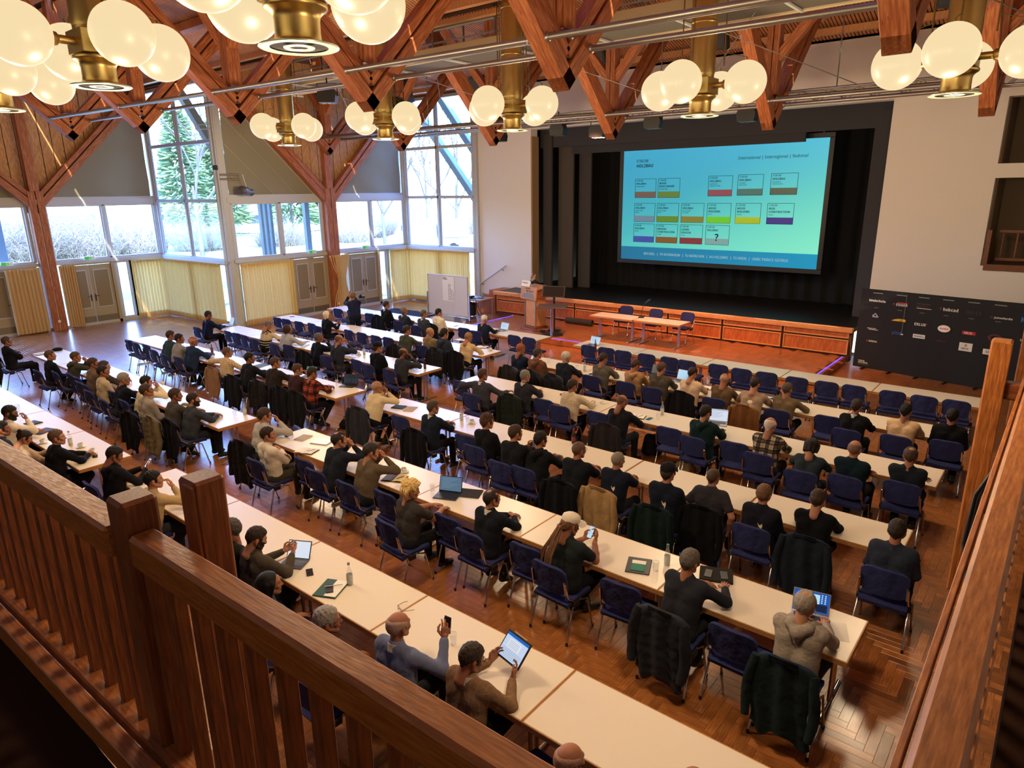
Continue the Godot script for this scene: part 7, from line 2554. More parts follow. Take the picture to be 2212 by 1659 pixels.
# ------------------------------------------------------------------ who sits where (metres and degrees)
const PEOPLE := [
	"LA|-17.15|-13.17|-75|1.003|stand|L|1d2440|141824|long_short|6b5238|camera|20|0|stand|1.0|9c6850|1d2440|1|photographer standing at the front left table aiming a black camera to the right",
	"LA|-17.0|-14.29|3|1.001|up|L|15171f|14161c|short|2a221d|collar|15|0|cross|1.0|a8745a|c8c2b8|1|dark-haired person in a black coat sitting furthest left in the foremost left table row",
	"LA|-15.83|-14.06|-0|0.973|cross|L|2b3140|1a1c24|short|6e625a|collar|15|18|fwd|1.0|9c6850|c8c2b8|1|grey-templed person in a dark suit with head tilted back, foremost left row",
	"LA|-14.82|-13.87|-0|0.991|up|L|343a44|1c1e26|short|50463e|collar|20|0|fwd|1.0|b07c62|c8c2b8|1|person in a dark grey suit beside the whiteboard with brown-grey hair",
	"LA|-14.61|-14.29|0|0.994|up|L|d9cdbb|16171c|short|17130f||20|0|cross|1.0|b07c62|d9cdbb|1|black-haired bearded person in a cream shirt below the whiteboard",
	"LA|-12.83|-14.29|0|0.979|type|L|1b2236|12141c|short|cfc9c0|glasses|10|-8|back|1.0|a8745a|1b2236|1|white-haired person in a navy jacket using a laptop in the foremost left row",
	"LB|-17.17|-12.07|4|0.985|phone|L|14161d|15171d|bob|cfc4ae||20|12|cross|0.92|9c6850|14161d|1|blond person in black leaning back with a phone, second left row",
	"LB|-13.27|-11.69|-1|1.021|clasp|L|41463a|22242a|short|2c231d|collar|15|0|fwd|1.0|a8745a|41463a|1|person in an olive grey cardigan with hands joined, second left row",
	"LB|-12.7|-12.07|1|0.989|up|L|8a7658|8a7658|bald|9a7a5c||30|-15|fwd|1.0|b07c62|c8c2b8|1|bald person in a tan suit bending the head, second left row",
	"LB|-12.13|-12.02|1|1.009|up|L|2b3442|1b1d24|spiky|1d1815|hood|15|0|cross|1.05|b07c62|2b3442|1|person with spiky black hair in a slate blue hooded top, second left row",
	"LB|-11.48|-12.07|-2|0.997|write|L|c2a982|16171c|short|8a6a48||10|-20|fwd|1.0|a8745a|c2a982|1|fair-haired person in a beige shirt writing at the aisle end of the second left row",
	"LC|-20.01|-9.81|-0|1.012|type|L|161c3a|14161f|short|1e1916|glasses|5|-10|fwd|1.0|8c5a46|161c3a|1|person in a navy pullover at a laptop beyond the window end of the third left",
	"LC|-17.06|-9.91|-1|1.019|write|L|stripes|17181d|short|6b6058||10|-25|back|1.0|a8745a|c8c2b8|1|person in a black and cream striped jumper bent over the third left row",
	"LC|-16.07|-9.91|0|1.020|side|L|a9a9ab|2a2c33|bob|3b2419||15|5|back|1.0|8c5a46|a9a9ab|1|person with chin-length brown hair in a light grey top, one arm along the table",
	"LC|-14.58|-9.85|2|0.984|chin1|L|181c24|15171c|short|5e5852||25|0|fwd|1.0|8c5a46|181c24|1|grey-haired person in a black jumper resting the chin on a hand, third left row",
	"LC|-13.77|-9.88|-2|1.025|chin1|L|2a2e38|3a3c40|bald|6a4a38||10|-8|cross|1.05|a8745a|2a2e38|1|bald person in a charcoal polo shirt, hand at the face, third left row",
	"LC|-12.21|-9.91|2|1.029|up|S|14161d|15171d|beanie|17181d||10|0|cross|1.0|a8745a|14161d|1|person in a dark cap and sleeveless black vest in the third left row",
	"LC|-11.46|-9.91|2|1.002|chin1|L|33343a|17181e|bald|3a2a22|glasses+beard|20|0|fwd|1.0|8c5a46|33343a|1|bald bearded person in a dark grey shirt ending the third left row",
	"LD|-17.93|-7.62|-0|1.014|write|L|2d4048|15181f|short|33261f||15|0|fwd|1.0|9c6850|2d4048|1|person in a petrol jacket half hidden behind a grey-jumpered neighbour, fourth left row",
	"LD|-17.18|-7.55|2|1.024|clasp|L|8e8a88|20222a|short|1d1714||25|0|cross|1.0|8c5a46|8e8a88|1|dark-haired person in a light grey jumper, fourth left row",
	"LD|-16.6|-7.62|-2|1.020|clasp|L|22304c|12141c|bald|a87c62|glasses|15|0|back|1.1|8c5a46|c8c2b8|1|bald person in a blue blazer with glasses, fourth left row",
	"LD|-14.88|-7.62|-0|0.981|spread|L|plaid_cream|1a1b20|short|5a4030||20|0|fwd|1.05|9c6850|c8c2b8|1|person in a cream and brown checked shirt, elbow out, fourth left row",
	"LD|-13.8|-7.5|-0|1.017|clasp|L|1c1d24|14161b|short|181413||20|0|back|1.05|8c5a46|c8c2b8|1|black-haired person in a black jacket with a belted coat behind, fourth left row",
	"LD|-12.97|-7.62|-3|1.007|clasp|L|2b2424|15161a|short|4a3628||20|0|back|1.1|b07c62|2b2424|1|broad person in a dark brown jumper, fourth left row",
	"LD|-12.17|-7.62|-2|0.986|chin1|L|3a2428|17181c|short|4a3326||25|0|fwd|1.0|b07c62|3a2428|1|person in a maroon jumper with a hand on the mouth, fourth left row",
	"LD|-11.63|-7.62|-2|0.999|clasp|L|plaid_red|1b1e28|short|2a221e||10|-8|back|1.0|9c6850|c8c2b8|1|person in a red and black checked shirt ending the fourth left row",
	"LE|-20.57|-4.95|-3|1.000|cross|L|12141a|15161c|short|3a2c24|glasses|10|0|fwd|1.0|8c5a46|12141a|1|person in a black zip top sitting alone left of the fifth left table row",
	"LE|-17.97|-5.03|-2|0.980|up|L|14151c|17181d|short|4a3628||20|0|back|1.0|a8745a|14151c|1|young brown-haired person in a black jumper at the far end of the fifth left row",
	"LE|-17.46|-5.24|3|0.974|chin2|L|3a382f|1b1c20|short|4a3526|hood|20|0|back|1.0|9c6850|3a382f|1|person in an olive hooded top with joined hands raised, fifth left row",
	"LE|-16.04|-5.24|2|1.020|up|L|6a5648|1d1e22|short|3a2a20||20|0|back|1.05|94604a|6a5648|1|person in a beige brown jacket behind two neighbours, fifth left row",
	"LE|-15.72|-5.24|1|1.002|clasp|L|3c3430|1d1e22|short|382a22||20|0|back|1.05|a8745a|3c3430|1|person in a dark brown top partly hidden by a black-haired neighbour, fifth left row",
	"LE|-15.13|-5.09|4|1.018|up|L|b09d80|1d1e22|short|1a1513||25|0|cross|1.0|8c5a46|b09d80|1|black-haired person in a cream knitted jumper, fifth left row",
	"LE|-14.2|-5.02|4|1.020|clasp|L|14161f|17181e|short|807a72|glasses|20|-4|cross|1.0|a8745a|14161f|1|grey-haired person with glasses in a black jumper, fifth left row",
	"LE|-13.82|-5.24|2|0.984|chin2|L|d6c7a8|1b1c22|short|1c1613|glasses|15|0|fwd|1.05|b07c62|d6c7a8|1|black-haired person in a white shirt lifting a cup, fifth left row",
	"LE|-12.91|-5.0|-1|1.021|up|L|948a80|1b1c22|short|3a2a22|glasses+collar|20|8|cross|1.0|9c6850|948a80|1|person with glasses in a pale grey shirt looking up, fifth left row",
	"LE|-12.27|-5.13|2|1.009|clasp|L|45403c|1b1c22|short|3a2a22||20|0|back|1.05|8c5a46|45403c|1|brown-haired person in a dark taupe shirt, fifth left row",
	"LE|-11.83|-5.24|4|0.984|clasp|L|363a42|22262e|short|261c18|beard|20|0|fwd|1.05|b07c62|363a42|1|bearded person in a slate jumper at the aisle end of the fifth left row",
	"LF|-13.51|-2.9|3|1.012|chin1|L|d8c8b4|22242a|short|1b1614|glasses+beard|20|-10|fwd|1.0|8c5a46|d8c8b4|0|bearded person with glasses in a white shirt at the sixth left table row",
	"LF|-12.66|-2.68|0|0.988|up|L|1a1b20|1a1b20|short|1d1714||20|0|back|1.05|8c5a46|1a1b20|0|dark-haired person in black just above the gallery rail at the far left",
	"LF|-12.09|-2.77|2|0.947|phone|L|b59a7c|22242a|bun|241a16||10|-28|back|0.92|a8745a|b59a7c|0|person with a dark hair bun in a beige jumper looking down",
	"LF|-11.54|-2.99|-2|0.988|clasp|L|121318|15161a|short|5a4232||25|4|back|1.0|b07c62|121318|0|brown-haired person in black with hands joined on the sixth left row",
	"LF|-10.01|-3.26|-0|0.996|phone|L|16161a|16161a|short|17120f|hood|15|-25|back|1.05|8c5a46|16161a|0|black-haired person in a black hooded top reading a phone behind the gallery rail",
	"R6|-8.7|-3.15|-1|0.997|chin1|L|b39a70|2a2c32|short|17120f||20|5|cross|1.05|b07c62|b39a70|0|black-haired person in a beige jumper with a hand at the chin, between the gallery posts",
	"R6|-6.64|-3.18|-2|0.983|up|L|23241f|23241f|short|4c4744|stubble|-120|0|fwd|1.05|b07c62|23241f|0|grey-haired person turning the face towards the gallery beside the tall post",
	"R6|-6.21|-3.18|-3|0.998|phone|L|4a4238|22242a|short|2e211a|collar+stubble|20|-22|cross|1.0|b07c62|4a4238|0|person in a brown grey jacket touching a tablet with keyboard",
	"R6|-5.36|-2.85|1|0.973|up|L|4a5460|2a3342|longblack|0f0d0d||25|0|cross|0.92|9c6850|4a5460|0|person with long black hair in a denim jacket behind the gallery rail",
	"R6|-4.39|-2.79|2|1.017|up|L|1a1b22|1b1c22|short|8a8580|glasses|25|0|cross|1.0|9c6850|1a1b22|0|grey-haired person of whom only the head shows above the gallery rail",
	"R6|-3.87|-3.11|-4|1.009|hold|L|6a7390|22242a|bald|a08678|collar|5|0|fwd|1.0|9c6850|c8c2b8|0|balding person in a lavender blue jumper holding up a black phone",
	"R6|-3.16|-3.18|-1|0.974|tablet|L|tweed|17181c|short|352a22|glasses+collar|20|-20|cross|1.0|9c6850|c8c2b8|0|person with glasses in a brown checked tweed jacket holding a large tablet",
	"R6|-1.98|-2.88|4|0.988|up|L|22242a|22242a|bald|a07a66||10|0|cross|1.05|9c6850|22242a|0|bald head at the bottom edge of the view beside the gallery rail",
	"R6|-1.28|-3.18|3|0.998|up|L|2a2c34|22242a|bald|8a7668||5|0|cross|1.0|9c6850|2a2c34|0|bald grey-ringed head cut off at the bottom edge near the checked grey floor",
	"R5|-9.86|-5.45|-3|1.018|chin1|L|a7a29c|22262e|short|3a2a22|glasses|20|0|fwd|1.0|b07c62|a7a29c|0|person in a pale grey jumper, hand on the mouth",
	"R5|-8.99|-5.14|3|1.000|cross|L|cfc3b2|3a352a|short|2a1d18||35|0|fwd|1.0|a8745a|cfc3b2|0|person in a white shirt sitting back from the table, seen from behind, fifth right row",
	"R5|-7.94|-5.45|-1|1.024|chin2|L|1d222c|14161b|recede|2a211d||20|0|cross|1.0|b07c62|1d222c|0|person with a bald spot in a navy fleece, hands at the mouth",
	"R5|-7.22|-5.45|-0|1.014|chin2|L|fleece|17181d|short|2e2824||25|-6|fwd|1.0|b07c62|c8c2b8|0|person in a brown mottled fleece jacket resting the face on both hands",
	"R5|-5.87|-5.03|3|0.976|type|S|3b3634|1b1c22|blond|d8b878||25|-8|fwd|0.92|a8745a|3b3634|0|person with choppy blond hair in a dark T-shirt typing on a laptop",
	"R5|-4.93|-5.45|0|0.973|clasp|L|171a22|14151b|recede|2c2320|collar|20|0|back|1.0|a8745a|c8c2b8|0|balding person in a black suit with hands clasped, fifth right row",
	"R5|-3.77|-5.45|3|1.003|phone|S|23292c|17181d|dreads|6e4e38||20|-15|cross|1.0|9c6850|23292c|0|person with long dreadlocks and a white cap in a dark vest",
	"R5|-2.43|-5.45|4|1.017|side|L|262930|22242a|short|5c544e||8|-4|back|1.0|9c6850|262930|0|grey-haired person in a dark quilted vest leaning on the table",
	"R5|-1.32|-5.45|-1|1.013|type|L|heather|2a2c33|recede|8f8578|hood|5|-12|cross|1.0|b07c62|c8c2b8|0|grey-haired person in a mottled grey hooded jacket using a laptop at the right end",
	"R4|-9.77|-7.71|-1|0.997|chin2|L|d9c6a0|1b1d26|bald|a8836c|glasses|25|0|back|1.0|a8745a|d9c6a0|0|balding person in a cream shirt with glasses pushed up, hands clasped",
	"R4|-8.04|-7.52|-1|0.980|clasp|L|1b2130|15171d|short|4a3a30|collar|15|0|fwd|1.0|b07c62|c8c2b8|0|person in a navy suit in front of a long black coat, fourth right row",
	"R4|-6.76|-7.54|2|0.994|up|L|15161b|15161b|spiky|4a3426||15|0|fwd|1.0|a8745a|15161b|0|person with swept brown hair in a black jacket, fourth right row",
	"R4|-6.02|-7.29|2|1.026|phone|L|17181c|17181c|short|3c2c22||15|0|cross|1.05|b07c62|17181c|0|short-haired person in a black jumper holding a phone, fourth right row",
	"R4|-5.62|-7.33|1|1.000|clasp|L|16181c|22262a|short|1e1815|hood|10|0|back|1.0|9c6850|16181c|0|black-haired person in a black hooded top, fourth right row",
	"R4|-4.92|-7.29|0|1.014|clasp|S|15181f|17191e|buzz|5a4438|glasses|12|0|cross|1.05|9c6850|15181f|0|person with cropped hair and glasses in a black polo shirt, fourth right row",
	"R4|-4.36|-7.41|0|0.973|clasp|S|171c2b|17191e|buzz|7e7468|bird|10|0|back|1.05|9c6850|171c2b|0|person with cropped grey hair in a navy polo with a bird emblem",
	"R4|-3.55|-7.36|3|1.023|up|S|141a28|17191e|cap|17181d|bird|0|0|back|1.0|a8745a|141a28|0|person in a black flat cap and a navy shirt with a bird emblem",
	"R4|-3.1|-7.71|-1|0.970|hang|S|34323a|1d1f26|buzz|4c3a30||5|0|fwd|1.0|a8745a|34323a|0|person in a dark grey T-shirt with both arms hanging beside the chair",
	"R4|-2.41|-7.58|3|0.983|up|L|181a24|15161c|short|6a4c36|bird|0|0|fwd|1.0|a8745a|181a24|0|brown-haired person in a loose navy jacket with a bird emblem",
	"R4|-1.85|-7.71|-4|0.994|clasp|L|101116|17181d|short|3a2a22||5|-10|cross|1.0|b07c62|c8c2b8|0|short-haired person in a black jumper with a blue coat hung behind",
	"R4|-0.98|-7.5|0|0.996|up|L|2c3242|17181d|short|2c241f|collar|0|-5|fwd|1.05|9c6850|2c3242|0|dark-haired person in a slate blue shirt at the right end of the fourth right row",
	"R3|-8.71|-9.6|-2|0.999|spread|L|3e3f4a|1d1f28|short|4a3022|collar|15|0|back|1.05|9c6850|c8c2b8|1|brown-haired person in a grey blazer with an arm over the next chair",
	"R3|-8.01|-10.01|2|0.996|clasp|L|2c2c34|1d1f28|short|7a746c|collar|10|0|fwd|1.05|b07c62|c8c2b8|1|grey-haired person in a charcoal blazer beside a yellow-lined puffer jacket",
	"R3|-6.9|-10.01|1|0.993|side|L|leopard|17181c|short|33271f||15|0|back|1.05|9c6850|c8c2b8|1|person in a leopard-spotted cream shirt, third right row",
	"R3|-5.65|-9.65|1|1.001|write|L|1c1c22|22282e|bald|6a4a3a|glasses|15|-18|fwd|1.0|9c6850|1c1c22|1|balding person with glasses in a black vest writing in a notebook",
	"R3|-4.23|-9.95|4|1.003|type|L|142a2a|15161a|short|241b18|hood|15|-8|fwd|1.16|b07c62|142a2a|0|broad person in a dark green hooded top at a laptop",
	"R3|-3.17|-9.88|0|1.025|clasp|L|plaid_black|22242a|bald|cbbcb0||5|-8|back|1.0|a8745a|c8c2b8|0|white-haired balding person in a black and cream checked shirt",
	"R3|-2.48|-9.59|-0|0.950|write|S|2c363c|1f2127|bob|20150f||0|-20|cross|0.92|b07c62|2c363c|0|person with a dark brown bob in a blue-grey T-shirt",
	"R3|-1.92|-9.78|4|1.010|cross|S|14252e|17181c|bald|7a5c4c||0|-4|fwd|1.0|b07c62|14252e|0|bald person in a dark teal jumper with arms folded",
	"R3|-1.28|-10.01|0|0.991|cross|L|20272f|1a1c22|recede|4c3a30||-5|-10|back|1.05|a8745a|20272f|0|balding person in a dark denim shirt at the right end of the third right row",
	"R2|-9.45|-11.72|4|1.021|phone|L|1b2338|17181d|short|8a4c2c||12|-15|back|1.05|9c6850|c8c2b8|1|red-haired person in a navy blazer reading a phone, second right row",
	"R2|-8.92|-11.72|-1|1.000|up|L|6a4634|1d1f24|short|3a3028|hood|12|0|back|1.05|a8745a|6a4634|1|person in a brown hooded top, second right row",
	"R2|-8.23|-11.72|4|1.012|clasp|L|1e222c|1d1f24|short|b4ac9e|glasses|10|0|back|1.0|b07c62|1e222c|1|white-haired person in a dark vest with grey sleeves, second right row",
	"R2|-7.54|-12.14|3|0.997|clasp|L|57534c|22242a|short|33241c||10|-10|cross|1.05|9c6850|c8c2b8|1|person in a grey brown blazer, second right row",
	"R2|-6.72|-12.14|2|0.976|phone|L|a07c58|22242a|short|3a261a|hood|15|-22|back|1.05|9c6850|a07c58|1|person in a camel hooded top looking down, second right row",
	"R2|-6.12|-12.09|-3|1.009|clasp|L|4a443c|22242a|short|50392a||8|-4|back|1.0|b07c62|4a443c|1|brown-haired person in a dark taupe top left of a bright laptop",
	"R2|-5.47|-12.14|2|0.996|type|S|d2b69a|1c1d22|short|2a1e19||12|-20|back|1.0|b07c62|d2b69a|1|person in a white T-shirt at a bright laptop, second right row",
	"R2|-4.83|-12.14|3|0.983|clasp|L|5e4a38|22242a|bald2|b08a72||0|-12|back|1.05|9c6850|5e4a38|1|bald person in a brown checked shirt, second right row",
	"R2|-4.2|-11.99|0|1.025|write|S|9c8470|22242a|short|2a1e19|print|5|-14|cross|1.0|b07c62|9c8470|1|dark-haired person in a beige T-shirt with a colourful back print",
	"R2|-3.66|-12.14|3|0.989|side|L|6c5c46|1d1e23|short|4c4038||8|-4|cross|1.0|a8745a|6c5c46|1|person in a khaki brown jumper leaning on an elbow, second right row",
	"R2|-2.41|-11.78|3|0.996|clasp|L|15161a|1d1e23|short|33261f|collar|0|0|fwd|1.0|a8745a|c8c2b8|1|brown-haired person in a black suit, second right row",
	"R2|-1.71|-11.93|1|1.003|clasp|L|d0b18c|17181c|short|14100e||0|-6|fwd|1.05|9c6850|d0b18c|1|black-haired person in a cream jumper, second right row",
	"R2|-1.08|-12.14|-1|1.003|up|L|15171c|17181c|short|1a1613||0|-4|back|1.05|9c6850|15171c|1|dark-haired person in black at the right end of the second right row"]

const TAKEN := [
	"LA|-17.00|-14.27|0|upholstered chair under the person in the black coat",
	"LA|-15.83|-14.04|-2|upholstered chair under the person tilting back the head",
	"LA|-14.82|-13.85|3|upholstered chair under the person in the dark grey suit",
	"LA|-14.61|-14.27|-0|upholstered chair under the black-haired person in the cream shirt",
	"LA|-12.83|-14.27|-0|upholstered chair under the white-haired laptop user",
	"LB|-17.17|-12.05|5|upholstered chair under the blond person with a phone",
	"LB|-13.27|-11.67|-3|upholstered chair under the person in the olive cardigan",
	"LB|-12.70|-12.05|-1|upholstered chair under the bald person in the tan suit",
	"LB|-12.13|-12.00|-1|upholstered chair under the spiky-haired person",
	"LB|-11.48|-12.05|1|upholstered chair under the person in the beige shirt",
	"LC|-20.01|-9.79|-1|upholstered chair under the navy laptop user",
	"LC|-17.06|-9.89|-1|upholstered chair under the person in the striped jumper",
	"LC|-16.07|-9.89|3|upholstered chair under the person with chin-length brown hair",
	"LC|-14.58|-9.83|1|upholstered chair under the grey-haired chin-resting person",
	"LC|-13.77|-9.86|-3|upholstered chair under the bald person in the charcoal polo",
	"LC|-12.21|-9.89|2|upholstered chair under the person in the dark cap",
	"LC|-11.46|-9.89|3|upholstered chair under the bald bearded person",
	"LD|-17.93|-7.60|2|upholstered chair under the person in the petrol jacket",
	"LD|-17.18|-7.53|2|upholstered chair under the person in the light grey jumper",
	"LD|-16.60|-7.60|0|upholstered chair under the bald person in the blue blazer",
	"LD|-14.88|-7.60|2|upholstered chair under the person in the cream checked shirt",
	"LD|-13.80|-7.48|-1|upholstered chair under the person with the belted coat",
	"LD|-12.97|-7.60|1|upholstered chair under the person in the dark brown jumper",
	"LD|-12.17|-7.60|-0|upholstered chair under the person in the maroon jumper",
	"LD|-11.63|-7.60|-1|upholstered chair under the person in the red checked shirt",
	"LE|-20.57|-4.93|0|upholstered chair under the person left of the fifth left row",
	"LE|-17.97|-5.01|-2|upholstered chair under the young person in the black jumper",
	"LE|-17.46|-5.22|3|upholstered chair under the person in the olive hooded top",
	"LE|-16.04|-5.22|1|upholstered chair under the person in the beige brown jacket",
	"LE|-15.72|-5.22|3|upholstered chair under the person in the dark brown top",
	"LE|-15.13|-5.07|1|upholstered chair under the person in the cream knit",
	"LE|-14.20|-5.00|4|upholstered chair under the grey-haired person with glasses",
	"LE|-13.82|-5.22|3|upholstered chair under the person lifting a cup",
	"LE|-12.91|-4.98|-1|upholstered chair under the person in the pale grey shirt",
	"LE|-12.27|-5.11|3|upholstered chair under the person in the taupe shirt",
	"LE|-11.83|-5.22|5|upholstered chair under the bearded person in the slate jumper",
	"LF|-13.51|-2.88|3|upholstered chair under the bearded person in the white shirt",
	"LF|-12.66|-2.66|-1|upholstered chair under the person in black at the far left",
	"LF|-12.09|-2.75|4|upholstered chair under the person with the hair bun",
	"LF|-11.54|-2.97|-3|upholstered chair under the person in black on the sixth left row",
	"LF|-10.01|-3.24|-1|upholstered chair under the phone reader in black",
	"R6|-8.70|-3.13|-3|upholstered chair under the person in the beige jumper",
	"R6|-6.64|-3.16|-4|upholstered chair under the person turning round",
	"R6|-6.21|-3.16|-2|upholstered chair under the person with the tablet keyboard",
	"R6|-5.36|-2.83|-0|upholstered chair under the person with long black hair",
	"R6|-4.39|-2.77|2|upholstered chair under the half-hidden grey-haired person",
	"R6|-3.87|-3.09|-5|upholstered chair under the person in the blue jumper",
	"R6|-3.16|-3.16|-3|upholstered chair under the person in the tweed jacket",
	"R6|-1.98|-2.86|3|upholstered chair under the bald person at the bottom edge",
	"R6|-1.28|-3.16|4|upholstered chair under the grey-ringed bald person",
	"R5|-9.86|-5.43|-4|upholstered chair under the person in the pale grey jumper",
	"R5|-8.99|-5.12|0|upholstered chair under the person in the white shirt",
	"R5|-7.94|-5.43|-1|upholstered chair under the person in the navy fleece",
	"R5|-7.22|-5.43|1|upholstered chair under the person in the brown fleece",
	"R5|-5.87|-5.01|5|upholstered chair under the blond typist",
	"R5|-4.93|-5.43|3|upholstered chair under the person in the black suit",
	"R5|-3.77|-5.43|3|upholstered chair under the person with dreadlocks",
	"R5|-2.43|-5.43|3|upholstered chair under the person in the quilted vest",
	"R5|-1.32|-5.43|0|upholstered chair under the person in the mottled hooded jacket",
	"R4|-9.77|-7.69|-1|upholstered chair under the person in the cream shirt",
	"R4|-8.04|-7.50|2|upholstered chair under the person in the navy suit",
	"R4|-6.76|-7.52|-0|upholstered chair under the person with swept brown hair",
	"R4|-6.02|-7.27|1|upholstered chair under the person with the small phone",
	"R4|-5.62|-7.31|1|upholstered chair under the person in the black hooded top",
	"R4|-4.92|-7.27|1|upholstered chair under the person in the black polo",
	"R4|-4.36|-7.39|3|upholstered chair under the grey-haired person with the bird emblem",
	"R4|-3.55|-7.34|1|upholstered chair under the person in the flat cap",
	"R4|-3.10|-7.69|-3|upholstered chair under the person in the grey T-shirt",
	"R4|-2.41|-7.56|1|upholstered chair under the person in the loose navy jacket",
	"R4|-1.85|-7.69|-3|upholstered chair under the person in the black jumper",
	"R4|-0.98|-7.48|-0|upholstered chair under the person in the slate blue shirt",
	"R3|-8.71|-9.58|2|upholstered chair under the person in the grey blazer",
	"R3|-8.01|-9.99|2|upholstered chair under the grey-haired person in the charcoal blazer",
	"R3|-6.90|-9.99|-2|upholstered chair under the person in the spotted shirt",
	"R3|-5.65|-9.63|-1|upholstered chair under the person writing in a notebook",
	"R3|-4.23|-9.93|5|upholstered chair under the person in the green hooded top",
	"R3|-3.17|-9.86|0|upholstered chair under the person in the black checked shirt",
	"R3|-2.48|-9.57|-2|upholstered chair under the person with the dark bob",
	"R3|-1.92|-9.76|4|upholstered chair under the bald person in dark teal",
	"R3|-1.28|-9.99|1|upholstered chair under the person in the denim shirt",
	"R2|-9.45|-11.70|2|upholstered chair under the red-haired person",
	"R2|-8.92|-11.70|-3|upholstered chair under the person in the brown hooded top",
	"R2|-8.23|-11.70|4|upholstered chair under the white-haired person in the vest",
	"R2|-7.54|-12.12|3|upholstered chair under the person in the grey brown blazer",
	"R2|-6.72|-12.12|2|upholstered chair under the person in the camel hooded top",
	"R2|-6.12|-12.07|-4|upholstered chair under the person in the taupe top",
	"R2|-5.47|-12.12|2|upholstered chair under the person in the white T-shirt",
	"R2|-4.83|-12.12|0|upholstered chair under the bald person in the brown shirt",
	"R2|-4.20|-11.97|-1|upholstered chair under the person in the printed T-shirt",
	"R2|-3.66|-12.12|-1|upholstered chair under the person in the khaki jumper",
	"R2|-2.41|-11.76|2|upholstered chair under the brown-haired person in the black suit",
	"R2|-1.71|-11.91|3|upholstered chair under the person in the cream jumper",
	"R2|-1.08|-12.12|-3|upholstered chair under the person in black at the right end"]

